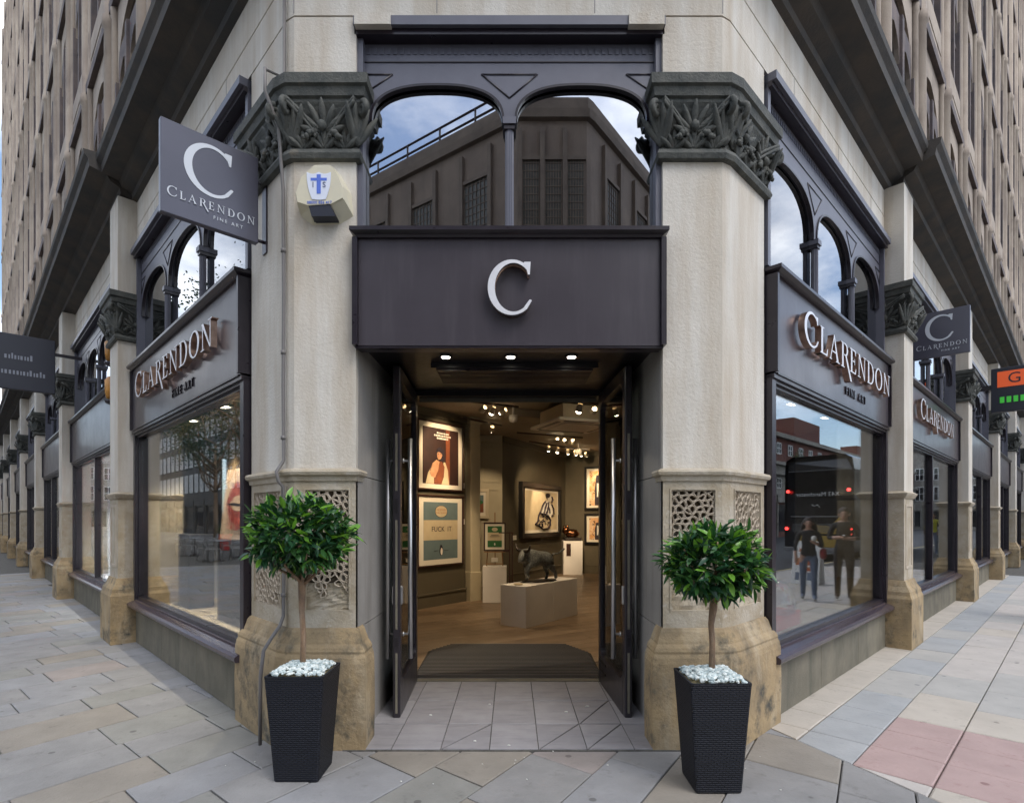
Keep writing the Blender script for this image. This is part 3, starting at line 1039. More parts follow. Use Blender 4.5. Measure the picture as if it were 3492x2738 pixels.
# dark lofts behind the transoms
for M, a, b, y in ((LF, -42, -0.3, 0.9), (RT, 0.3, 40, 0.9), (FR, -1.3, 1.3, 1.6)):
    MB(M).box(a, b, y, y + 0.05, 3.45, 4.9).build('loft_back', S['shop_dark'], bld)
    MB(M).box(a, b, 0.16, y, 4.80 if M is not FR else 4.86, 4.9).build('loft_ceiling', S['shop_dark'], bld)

# ------------------------------------------------------------------ entrance recess
for sx, xa, xb in ((-1, -1.034, -1.00), (1, 0.999, 0.975)):
    for za, zb in ((0.0, 0.77), (0.776, 1.80), (1.806, 2.72)):
        MB().prism([(xa, 3.76), (xb, 5.3), (xb + sx * 0.12, 5.3), (xa + sx * 0.12, 3.76)][::sx], za, zb).build('reveal_stone', S['reveal'], bld)
sf = MB()
sf.box(-1.03, 1.0, 3.70, 5.32, 2.70, 2.76)
sf.build('entrance_soffit', S['black'], bld)
gr = MB()
gr.box(-0.62, 0.66, 4.26, 4.74, 2.66, 2.699)
ob = gr.build('ceiling_grille', S['black'], bld)
for k in range(11):
    MB().box(-0.58, 0.62, 4.29 + k * 0.04, 4.305 + k * 0.04, 2.647, 2.66).build('grille_slat', S['paintdk'], ob)
for x in (-0.485, -0.01, 0.435):
    d = MB()
    d.lathe(x, 4.09, [(0.0, 2.694), (0.033, 2.694), (0.036, 2.688), (0.047, 2.688), (0.05, 2.699)], 20, mi=0)
    o = d.build('downlight', S['black'], bld)
    e = MB()
    e.lathe(x, 4.09, [(0.0, 2.687), (0.03, 2.687), (0.032, 2.693)], 16)
    e.build('bulb', S['lampw'], o)
    l = bpy.data.lights.new('downlight_lamp', 'SPOT')
    l.energy = 5; l.spot_size = rad(80); l.color = (1, 0.9, 0.75); l.shadow_soft_size = 0.03
    lo_ = bpy.data.objects.new('downlight_lamp', l); COL.objects.link(lo_); lo_.location = (x, 4.09, 2.67)
# door frame
df = MB()
df.box(-1.0, -0.905, 5.2, 5.3, 0.0, 2.70)
df.box(0.835, 0.975, 5.2, 5.3, 0.0, 2.70)
df.box(-0.905, 0.835, 5.2, 5.3, 2.655, 2.70)
df.build('door_frame', S['black'], bld)
MB().box(-0.88, 0.80, 5.302, 5.33, 2.62, 2.655).build('sensor_rail', S['riser'], bld)


def door(hx, hy, nx, ny, side):
    """glazed leaf standing open; (hx,hy) hinge end, (nx,ny) free end; side = direction of the entrance middle"""
    L = math.hypot(nx - hx, ny - hy)
    M = frame(hx, hy, (nx - hx) / L, (ny - hy) / L)   # x from hinge to free edge
    f = MB(M)
    t = 0.028
    st, top, bot = 0.085, 0.10, 0.27
    z0, z1 = 0.012, 2.66
    f.bbox(0, st, -t, t, z0, z1, 0.008)
    f.bbox(L - st, L, -t, t, z0, z1, 0.008)
    f.box(st, L - st, -t, t, z0, bot)
    f.box(st, L - st, -t, t, z1 - top, z1)
    r = 0.09
    for cx, cz, sx, sz in ((st, bot, 1, 1), (L - st, bot, -1, 1), (st, z1 - top, 1, -1), (L - st, z1 - top, -1, -1)):
        pts = [(cx, cz)] + [(cx + sx * (r - r * math.cos(a)), cz + sz * (r - r * math.sin(a))) for a in [math.pi / 2 * i / 6 for i in range(7)][::-1]]
        pts = [(cx, cz)] + [(cx + sx * r * (1 - math.sin(a)), cz + sz * r * (1 - math.cos(a))) for a in [math.pi / 2 * i / 6 for i in range(7)]]
        f.ext(pts, -t + 0.001, t - 0.001)
    ob = f.build('door', S['door'], bld)
    MB(M).box(st - 0.005, L - st + 0.005, -0.004, 0.004, bot - 0.005, z1 - top + 0.005).build('door_glass', S['glass_door'], ob)
    lk = MB(M)                                   # things let into the free edge
    for za, zb in ((0.55, 0.62), (1.55, 1.66), (2.2, 2.3)):
        lk.box(L, L + 0.003, -0.012, 0.012, za, zb)
    lk.build('lock_plate', S['black'], ob)
    br = MB(M)
    br.box(L, L + 0.006, -0.008, 0.008, 0.05, 0.5); br.box(L, L + 0.006, -0.008, 0.008, 0.68, 1.5); br.box(L, L + 0.006, -0.008, 0.008, 1.72, 2.15)
    br.build('brush_seal', S['riser'], ob)
    rl = MB(M)
    rl.box(st * 0.4 + 0.02, 0.32, -t - 0.006, -t, 0.14, 0.16); rl.box(st * 0.4 + 0.02, 0.32, -t - 0.006, -t, 0.22, 0.24)
    rl.build('kick_plate', S['black'], ob)
    for s in (-1, 1):
        h = MB(M)
        y = s * 0.085
        h.tube([(L - 0.13, y, 0.43), (L - 0.13, y, 2.13)], 0.019, 14)
        hb = h.build('handle', S['chrome'], ob)
        for z in (0.62, 1.96):
            MB(M).tube([(L - 0.13, s * t, z), (L - 0.13, s * (t + 0.008), z), (L - 0.13, s * (t + 0.0085), z), (L - 0.13, y, z)], [0.02, 0.02, 0.009, 0.009], 10).build('handle_bracket', S['chrome'], ob)
    MB(M).bbox(L - 0.075, L - 0.03, -t - 0.012, t + 0.012, 0.86, 1.0, 0.006).build('lock_case', S['chrome'], ob)
    return ob


S['door'] = mat('door_frame_paint', (0.030, 0.026, 0.032), 0.3, col2=(0.022, 0.019, 0.024), vscale=5, rvar=0.07)
door(-0.905, 5.19, -0.868, 4.20, 1)
door(0.83, 5.19, 0.876, 4.20, -1)

# ================================================================== serif lettering for the signs
def glyph(ch, mb, depth, y0, side=1):
    """capital letter one unit high on the x,z plane, front at y0, back at y0+depth; returns its width"""
    k = [0]

    def pol(p):
        mb.ext(p, y0 - k[0] * 0.0006, y0 + depth, 0, side); k[0] += 1

    def rect(x0, x1, z0, z1): pol([(x0, z0), (x1, z0), (x1, z1), (x0, z1)])

    def ring(cx, cz, ro, rzo, ri, rzi, a0, a1, n=24, icx=None):
        icx = cx if icx is None else icx
        A = [(cx + ro * math.cos(rad(a0 + (a1 - a0) * i / n)), cz + rzo * math.sin(rad(a0 + (a1 - a0) * i / n))) for i in range(n + 1)]
        B = [(icx + ri * math.cos(rad(a0 + (a1 - a0) * i / n)), cz + rzi * math.sin(rad(a0 + (a1 - a0) * i / n))) for i in range(n + 1)]
        mb.band(A, B, y0 - k[0] * 0.0006, y0 + depth, 0, side); k[0] += 1
    W, TH, SE = 0.14, 0.05, 0.04
    if ch == 'C':
        ring(0.46, 0.5, 0.46, 0.52, 0.355, 0.455, 47, 306, 34, 0.49)
        pol([(0.73, 0.86), (0.765, 0.735), (0.80, 0.735), (0.815, 0.975), (0.70, 0.975), (0.66, 0.93)])
        pol([(0.70, 0.075), (0.745, 0.09), (0.84, 0.25), (0.815, 0.27), (0.79, 0.265), (0.695, 0.135)])
        return 0.86
    if ch == 'L':
        rect(0.08, 0.08 + W, 0, 1); rect(0, 0.30, 1 - SE, 1); pol([(0, 0), (0.56, 0), (0.60, 0.28), (0.55, 0.28), (0.48, 0.06), (0, 0.05)])
        return 0.62
    if ch == 'A':
        pol([(0.06, 0), (0.12, 0), (0.43, 0.93), (0.40, 1.0)]); pol([(0.36, 1.02), (0.44, 1.02), (0.82, 0), (0.66, 0)]); rect(0.22, 0.64, 0.32, 0.37); rect(0, 0.20, 0, SE); rect(0.56, 0.90, 0, SE)
        return 0.92
    if ch == 'R':
        rect(0.09, 0.09 + W, 0, 1); rect(0, 0.32, 0, SE); rect(0, 0.3, 1 - SE, 1)
        ring(0.36, 0.745, 0.28, 0.255, 0.15, 0.205, -90, 90, 16); rect(0.22, 0.37, 0.95, 1.0); rect(0.22, 0.37, 0.49, 0.54)
        pol([(0.34, 0.5), (0.48, 0.52), (1.02, -0.42), (0.86, -0.42)])
        return 0.74
    if ch == 'E':
        rect(0.09, 0.09 + W, 0, 1); pol([(0, 0), (0.58, 0), (0.62, 0.25), (0.57, 0.25), (0.5, 0.055), (0, 0.05)]); pol([(0, 1), (0, 0.95), (0.48, 0.945), (0.53, 0.78), (0.58, 0.78), (0.57, 1)])
        rect(0.2, 0.45, 0.48, 0.53); rect(0.43, 0.47, 0.38, 0.63)
        return 0.66
    if ch == 'N':
        rect(0.12, 0.18, 0, 1); rect(0.74, 0.80, -0.02, 1); pol([(0.06, 1), (0.22, 1), (0.80, 0.0), (0.74, -0.02)]); rect(0.0, 0.3, 0, SE); rect(0.62, 0.92, 1 - SE, 1)
        return 0.96
    if ch == 'D':
        rect(0.09, 0.09 + W, 0, 1); ring(0.34, 0.5, 0.46, 0.5, 0.32, 0.44, -90, 90, 22); rect(0.0, 0.35, 0.95, 1.0); rect(0.0, 0.35, 0, 0.05)
        return 0.84
    if ch == 'O':
        ring(0.46, 0.5, 0.46, 0.52, 0.31, 0.46, 0, 360, 36)
        return 0.94
    return 0.4


def word(txt, M, size, depth, parent, gap=0.12, mats=None, name='letter', width=None):
    """a row of cut metal letters, one object each; M puts x,z on the sign face"""
    mats = mats or [S['silver'], S['copper']]
    adv, ws = 0, []
    for ch in txt:
        tmp = MB(); ws.append(glyph(ch, tmp, 0.1, 0))
    tot = sum(ws) + gap * (len(txt) - 1)
    sx = (width / tot) if width else size
    x = -tot * sx / 2
    for i, (ch, w) in enumerate(zip(txt, ws)):
        big = 1.22 if i == 0 else 1.0
        mb = MB(M @ T(x, 0, 0) @ Matrix.Diagonal((sx * (big if i == 0 else 1), 1, size * big, 1)))
        glyph(ch, mb, depth, -depth - 0.02)
        mb.build(name, mats, parent)
        x += (w * (big if i == 0 else 1) + gap) * sx
    return tot * sx


# ================================================================== signs
fs = fascia(FR, -1.043, 1.008, 2.645, 3.345, 'fascia_sign', 'dark aubergine sign board with one large silver C over the open doors', y=-0.05)
MB(FR).box(-1.03, 0.995, -0.045, 0.0, 2.63, 2.645).build('lower_edge', S['paintdk'], fs)
mb = MB(FR @ T(-0.157, -0.05, 2.83) @ Matrix.Diagonal((0.34, 1, 0.345, 1)))
glyph('C', mb, 0.035, -0.06)
mb.build('letter', [S['silver'], S['mirror']], fs)
mb = MB(FR @ T(-0.155, -0.05, 2.83) @ Matrix.Diagonal((0.335, 1, 0.34, 1)))
glyph('C', mb, 0.022, -0.0235)
mb.build('letter_backing', [S['copper'], S['copper']], fs)

for M, x0, x1, nm, lb, cx, wd in ((LF, LX0, LX1, 'fascia_sign', 'dark sign board with silver CLARENDON letters over the window left of the door', -2.55, 2.75),
                                  (RT, RX0, RX1, 'fascia_sign', 'sky-lit sign board with silver CLARENDON letters over the window right of the door', 2.42, 2.75)):
    t = fascia(M, x0, x1, 2.60, 3.325, nm, lb)
    word('CLARENDON', M @ T(cx, -0.06, 2.90), 0.225, 0.05, t, gap=0.13, width=wd)
    lettering('small_lettering', 'FINE ART', 0.115, 0.012, S['paintdk'], t, M @ T(cx + 0.32, -0.067, 2.745), spacing=1.6)
    t2 = MB(M)
    t2.box(x0 + 0.05, x1 - 0.05, -0.075, 0.0, 2.586, 2.60)
    t2.build('lower_edge', S['paintdk'], t)

lab_l = ['dark fascia board over the bright white shop, first past the gallery on the left street', 'dark fascia board over the second shop past the gallery on the left street', 'dark fascia board over the third shop past the gallery on the left street', 'dark fascia board over the fourth shop along the left street', 'dark fascia board over the fifth shop along the left street', 'dark fascia board at the far end of the left street']
lab_r = ['silver lettered dark fascia over the second gallery window on the right street', 'dark fascia board over the shop beside the orange and green box sign', 'dark fascia board over the third shop past the gallery on the right street', 'dark fascia board over the fourth shop along the right street', 'dark fascia board over the fifth shop along the right street', 'dark fascia board at the far end of the right street']
for i in range(6):
    t = fascia(LF, LCOL[i + 1] + 0.28, LCOL[i] - 0.28, 2.60, 3.325, 'fascia_sign', lab_l[i])
    t = fascia(RT, RCOL[i] + 0.28, RCOL[i + 1] - 0.28, 2.60, 3.325, 'fascia_sign', lab_r[i])
    if i == 0:
        word('CLARENDON', RT @ T(7.0, -0.06, 2.90), 0.225, 0.05, t, gap=0.13, width=2.75)

S['signblue'] = mat('hanging_sign_paint', (0.085, 0.085, 0.115), 0.32, col2=(0.075, 0.075, 0.10), vscale=3)
S['signtext'] = mat('pale_sign_print', (0.62, 0.66, 0.72), 0.5)
S['dullprint'] = mat('dull_sign_print', (0.20, 0.22, 0.27), 0.5)


def hanging_sign(M, xw, z0, name, label, d0=0.06, d1=0.66, h=0.60, flip=1):
    """square board on a bracket standing out from the wall; M wall frame, xw place along the wall. Readable side faces the corner"""
    base = M @ Vector((xw, 0, z0))
    t = thing(name, tuple(base), label, 'sign')
    q = M @ T(xw, 0, 0)
    b = MB(q)
    b.bbox(-0.025, 0.025, -d1, -d0, z0, z0 + h, 0.004)
    b.build('board', S['signblue'], t)
    r = MB(q)
    r.box(-0.035, 0.035, -0.012, 0.0, z0 - 0.05, z0 + h - 0.08)
    r.tube([(0, -0.01, z0 + 0.03), (0, -d0, z0 + 0.03)], 0.012, 8)
    r.tube([(0, -0.01, z0 + h - 0.16), (0, -d0, z0 + h - 0.16)], 0.012, 8)
    r.build('bracket', S['paintdk'], t)
    for sgn in (1, -1):
        # face frame: x runs along the readable direction of that side
        F = q @ T(sgn * 0.0255, -(d0 + d1) / 2, z0) @ RZ(90 if sgn > 0 else -90)
        mb = MB(F @ T(-0.17, 0, 0.21) @ Matrix.Diagonal((0.36, 1, 0.33, 1)))
        glyph('C', mb, 0.003, -0.003)
        mb.build('letter', [S['signtext'], S['signtext']], t)
        word('CLARENDON', F @ T(0, 0.018, 0.115), 0.052, 0.002, t, gap=0.28, mats=[S['signtext'], S['signtext']], width=0.53)
        lettering('small_lettering', 'FINE ART', 0.032, 0.003, S['signtext'], t, F @ T(0.10, -0.002, 0.07), spacing=1.5)
    return t


hanging_sign(LF, -0.36, 3.455, 'hanging_sign', 'square slate blue C sign hanging from the left corner pier')
hanging_sign(RT, 5.55, 3.66, 'hanging_sign', 'square dark C sign hanging beyond the second pier on the right street')

# far shop signs, out of focus in the street
S['navy'] = mat('navy_sign_paint', (0.012, 0.014, 0.026), 0.4)
S['orange'] = mat('orange_sign_face', (0.75, 0.10, 0.02), 0.4, emit=0.12, ecol=(1, 0.16, 0.04))
S['green_led'] = mat('green_sign_line', (0.05, 0.45, 0.04), 0.4, emit=0.1, ecol=(0.1, 0.9, 0.1))
S['amber'] = mat('amber_lamp_glass', (0.55, 0.27, 0.05), 0.35, col2=(0.4, 0.17, 0.03), vscale=9)
q = LF @ T(-9.0, 0, 0)
t = thing('hanging_sign', tuple(LF @ Vector((-9.0, 0, 3.75))), 'wide navy shop sign with two pale lines hanging at the far left', 'sign')
MB(q).bbox(-0.04, 0.04, -1.45, -0.38, 3.72, 4.66, 0.01).build('board', S['navy'], t)
MB(q).box(-0.02, 0.02, -0.38, 0.0, 4.4, 4.45).build('bracket', S['paintdk'], t)
pl = MB(q)
for z, a, b in ((4.28, -1.05, -0.68), (4.02, -1.3, -0.52)):
    x = a
    while x < b:
        w = random.uniform(0.03, 0.055)
        pl.box(0.041, 0.045, x, x + w * 0.55, z - 0.045, z + random.choice((0.02, 0.02, 0.05)))
        x += w
pl.build('pale_lettering', S['dullprint'], t)
q = RT @ T(11.6, 0, 0)
t = thing('box_sign', tuple(RT @ Vector((11.6, 0, 3.6))), 'dark box sign with an orange panel and green lines at far right', 'sign')
MB(q).bbox(-0.08, 0.08, -1.5, -0.35, 3.72, 4.62, 0.01).build('board', S['navy'], t)
MB(q).box(-0.03, 0.03, -0.35, 0.0, 4.2, 4.3).build('bracket', S['paintdk'], t)
MB(q).bbox(-0.088, -0.08, -0.98, -0.45, 4.22, 4.54, 0.003).build('orange_panel', S['orange'], t)
MB(q).bbox(-0.088, -0.08, -1.42, -1.02, 4.22, 4.54, 0.003).build('pale_panel', S['signtext'], t)
g = MB(q)
for k in range(9):
    g.box(-0.088, -0.08, -1.4 + k * 0.105, -1.33 + k * 0.105, 3.90, 4.02)
g.build('green_lettering', S['green_led'], t)
lettering('letter', 'G', 0.30, 0.006, S['navy'], t, q @ T(-0.09, -0.715, 4.38) @ RZ(-90))
for k, z in enumerate((3.74, 3.24)):
    t = thing('wall_lantern', tuple(LF @ Vector((-5.25, -0.2, z - 0.2))), ['upper amber glass lantern beside the second pier on the left', 'lower amber glass lantern beside the second pier on the left'][k], 'lamp', 'amber lanterns')
    lm = MB(LF @ T(-5.25, -0.16, 0))
    lm.lathe(0, 0, [(0.0, z - 0.15), (0.045, z - 0.14), (0.058, z - 0.05), (0.062, z + 0.10), (0.045, z + 0.12), (0.03, z + 0.15), (0, z + 0.155)], 14)
    lm.build('lantern_glass', S['amber'], t)
    lm = MB(LF @ T(-5.25, -0.16, 0))
    lm.lathe(0, 0, [(0.0, z - 0.22), (0.05, z - 0.20), (0.07, z - 0.16), (0, z - 0.15)], 14)
    lm.tube([(0, 0, z - 0.2), (0.0, 0.16, z - 0.14), (0.22, 0.18, z - 0.14)], 0.015, 8)
    lm.build('lantern_bracket', S['paintdk'], t)

# ================================================================== alarm box and cable on the left pier
S['alarm'] = mat('aged_ivory_plastic', (0.66, 0.61, 0.45), 0.32, col2=(0.60, 0.56, 0.44), vscale=7)
S['alarmside'] = mat('aged_ivory_side', (0.55, 0.50, 0.40), 0.4)
S['shield'] = mat('shield_white', (0.70, 0.74, 0.85), 0.3)
S['blue'] = mat('alarm_blue_print', (0.09, 0.17, 0.62), 0.4)
S['grey_print'] = mat('grey_print', (0.10, 0.12, 0.22), 0.4)
AX, AZ = -1.235, 3.62
t = thing('alarm_box', (AX, 3.70, AZ - 0.18), 'ivory alarm box with blue and white shield on the left pier', 'alarm box')
mo = FR @ T(AX, 0, AZ)
bk = [(-0.085, 0.185), (0.085, 0.185), (0.17, 0.03), (0.185, -0.10), (0.12, -0.165), (-0.12, -0.165), (-0.185, -0.10), (-0.17, 0.03)]
ft = [(-0.045, 0.178), (0.055, 0.178), (0.085, 0.15), (0.135, 0.04), (0.135, -0.035), (0.06, -0.075), (-0.08, -0.085), (-0.155, -0.06), (-0.165, 0.0), (-0.13, 0.1)]
a = MB(mo)
bk2 = [(-0.07, 0.19), (0.06, 0.19), (0.10, 0.165), (0.165, 0.05), (0.18, -0.10), (0.09, -0.155), (-0.09, -0.16), (-0.17, -0.10), (-0.172, 0.0), (-0.135, 0.11)]
n = len(ft)
a.smooth = False
a.add([(x, -0.10, z) for x, z in ft] + [(x, -0.085, z * 1.03) for x, z in [(x * 1.05, z) for x, z in ft]] + [(x, 0.0, z) for x, z in bk2],
      [list(range(n))] + [(i, n + i, n + (i + 1) % n, (i + 1) % n) for i in range(n)] + [(n + i, 2 * n + i, 2 * n + (i + 1) % n, n + (i + 1) % n) for i in range(n)])
a.build('alarm_cover', S['alarm'], t)
sd = MB(mo)
sd.add([(-0.085, -0.101, -0.082), (0.055, -0.101, -0.074), (0.095, -0.03, -0.152), (-0.07, -0.03, -0.156), (-0.085, -0.09, -0.09), (0.055, -0.09, -0.085)], [(0, 1, 2, 3)])
sd.ext([(-0.085, -0.080), (0.058, -0.080), (0.09, -0.150), (-0.065, -0.152)], -0.096, -0.01)
sd.build('strobe_lens', S['navy'], t)
sh = MB(mo @ T(-0.015, -0.1005, 0.055))
top = [(-0.078 + 0.156 * i / 16, 0.075 - 0.012 * abs(math.sin(math.pi * 2 * i / 16))) for i in range(17)]
rt_ = [(0.078 * math.cos(s * 1.25) ** 0.6, 0.06 - 0.17 * s) for s in [0.05 + 0.9 * i / 9 for i in range(10)]]
lf_ = [(-x, z) for x, z in rt_[::-1]]
sh.ext((top + rt_ + [(0, -0.105)] + lf_)[::-1], -0.004, 0.0)
sh.build('shield', S['shield'], t)
bl = MB(mo @ T(-0.015, -0.1045, 0.055))
bl.box(-0.013, 0.013, -0.002, 0, -0.066, 0.058); bl.box(-0.052, -0.013, -0.0015, 0, 0.018, 0.036); bl.box(0.013, 0.052, -0.0015, 0, 0.018, 0.036)
bl.build('shield_cross', S['blue'], t)
lettering('shield_letter', 'I', 0.05, 0.002, S['grey_print'], t, mo @ T(-0.052, -0.106, 0.045))
lettering('shield_letter', 'S', 0.05, 0.002, S['grey_print'], t, mo @ T(0.02, -0.106, 0.045))
lettering('phone_number', '08000 856 417', 0.0265, 0.002, S['blue'], t, mo @ T(-0.012, -0.1015, -0.066))

S['cable'] = mat('grey_cable', (0.16, 0.15, 0.145), 0.5)
t = thing('wall_cable', (-1.56, 3.7, 0.42), 'grey cable clipped down the splayed edge of the left pier', 'cable')
pts = [(-1.522, 3.735, 5.3), (-1.522, 3.735, 4.45), (-1.60, 3.62, 4.42), (-1.60, 3.62, 4.28), (-1.545, 3.70, 4.1), (-1.535, 3.72, 3.86), (-1.53, 3.738, 3.7), (-1.527, 3.738, 3.0), (-1.53, 3.738, 2.4), (-1.527, 3.738, 1.9), (-1.545, 3.725, 1.86), (-1.56, 3.70, 1.82), (-1.55, 3.705, 1.76), (-1.53, 3.735, 1.72),
       (-1.525, 3.74, 1.3), (-1.528, 3.735, 0.86), (-1.54, 3.71, 0.80), (-1.565, 3.65, 0.74), (-1.60, 3.60, 0.66), (-1.612, 3.583, 0.5), (-1.615, 3.583, 0.06)]
MB().tube(pts, 0.0115, 8).build('cable', S['cable'], t)
for z in (3.3, 2.62, 2.05, 1.5, 1.0):
    c = MB()
    c.tube([(-1.53, 3.738, z - 0.012), (-1.53, 3.738, z + 0.012)], 0.017, 8)
    c.build('clip', S['cable'], t)

# ================================================================== planters and bay trees
def weave_mat():
    m = mat('woven_resin', (0.012, 0.014, 0.024), 0.5, spec=0.35)
    N, L = m.node_tree.nodes, m.node_tree.links
    b = N['Principled BSDF']
    tcn = N.new('ShaderNodeTexCoord')
    sep = N.new('ShaderNodeSeparateXYZ')
    ad = N.new('ShaderNodeMath'); ad.operation = 'ADD'
    cmb = N.new('ShaderNodeCombineXYZ')
    L.new(tcn.outputs['Object'], sep.inputs[0])
    L.new(sep.outputs[0], ad.inputs[0]); L.new(sep.outputs[1], ad.inputs[1])
    L.new(ad.outputs[0], cmb.inputs[0]); L.new(sep.outputs[2], cmb.inputs[1])
    br = N.new('ShaderNodeTexBrick')
    br.inputs['Scale'].default_value = 1
    br.inputs['Brick Width'].default_value = 0.034
    br.inputs['Row Height'].default_value = 0.0115
    br.inputs['Mortar Size'].default_value = 0.0030
    br.inputs['Mortar Smooth'].default_value = 1.0
    br.inputs['Color1'].default_value = (0.009, 0.0115, 0.021, 1)
    br.inputs['Color2'].default_value = (0.007, 0.009, 0.017, 1)
    br.inputs['Mortar'].default_value = (0.0015, 0.002, 0.003, 1)
    L.new(cmb.outputs[0], br.inputs['Vector'])
    L.new(br.outputs['Color'], b.inputs['Base Color'])
    bp = N.new('ShaderNodeBump'); bp.invert = True
    bp.inputs['Strength'].default_value = 1.0; bp.inputs['Distance'].default_value = 0.006
    L.new(br.outputs['Fac'], bp.inputs['Height']); L.new(bp.outputs[0], b.inputs['Normal'])
    return m


S['weave'] = weave_mat()
S['pebble'] = [mat('pale_pebble', (0.56, 0.64, 0.64), 0.7, col2=(0.42, 0.50, 0.51), vscale=30), mat('grey_pebble', (0.40, 0.48, 0.49), 0.7, col2=(0.30, 0.37, 0.38), vscale=30), mat('white_pebble', (0.68, 0.73, 0.71), 0.7)]
S['soil'] = mat('foam_filler', (0.20, 0.17, 0.10), 0.9, col2=(0.5, 0.42, 0.24), vscale=14)
S['bark'] = mat('smooth_bark', (0.27, 0.17, 0.10), 0.75, col2=(0.17, 0.11, 0.07), vscale=18, streak=(0.36, 0.27, 0.19), sscale=(40, 40, 5), bump=0.5, bscale=120)


def leaf_material(name, c, c2):
    m = mat(name, c, 0.34, col2=c2, vscale=22, spec=0.5)
    b = m.node_tree.nodes['Principled BSDF']
    b.inputs['Transmission Weight'].default_value = 0.0
    N, L = m.node_tree.nodes, m.node_tree.links
    tr = N.new('ShaderNodeBsdfTranslucent'); tr.inputs[0].default_value = (c[0] * 1.6, c[1] * 1.7, c[2] * 0.8, 1)
    x = N.new('ShaderNodeMixShader'); x.inputs[0].default_value = 0.18
    L.new(b.outputs[0], x.inputs[1]); L.new(tr.outputs[0], x.inputs[2]); L.new(x.outputs[0], N['Material Output'].inputs[0])
    return m


LEAF = [leaf_material('deep_bay_leaf', (0.022, 0.080, 0.033), (0.013, 0.052, 0.026)), leaf_material('mid_bay_leaf', (0.050, 0.140, 0.034), (0.028, 0.092, 0.028)),
        leaf_material('young_bay_leaf', (0.18, 0.38, 0.045), (0.12, 0.29, 0.04))]


def leaf_verts(L, w, bend, fold=0.25):
    n = 6
    vs, fs = [], []
    for i in range(n + 1):
        u = i / n
        hw = w / 2 * (math.sin(math.pi * u ** 0.85) ** 0.8 if 0 < u < 1 else 0)
        z = bend * u * u * L
        for q in (-1, 0, 1):
            vs.append((u * L, q * hw, z + abs(q) * hw * fold))
    for i in range(n):
        for q in (0, 1):
            a = i * 3 + q
            fs.append((a, a + 1, a + 4, a + 3))
    return vs, fs


leaf_meshes = []
for k in range(9):
    mb = MB()
    mb.smooth = True
    vs, fs_ = leaf_verts(random.uniform(0.058, 0.092), random.uniform(0.023, 0.033), random.uniform(-0.45, 0.12), random.uniform(0.15, 0.45))
    mb.add(vs, fs_)
    leaf_meshes.append(mb.mesh('leaf', LEAF[[0, 0, 0, 0, 1, 1, 1, 2, 2][k]]))


def leaf_matrix(p, d, roll):
    d = d.normalized()
    up = Vector((0, 0, 1)) if abs(d.z) < 0.95 else Vector((1, 0, 0))
    y = up.cross(d).normalized()
    z = d.cross(y)
    m = Matrix((d, y, z)).transposed().to_4x4()
    return T(*p) @ m @ Matrix.Rotation(roll, 4, 'X')


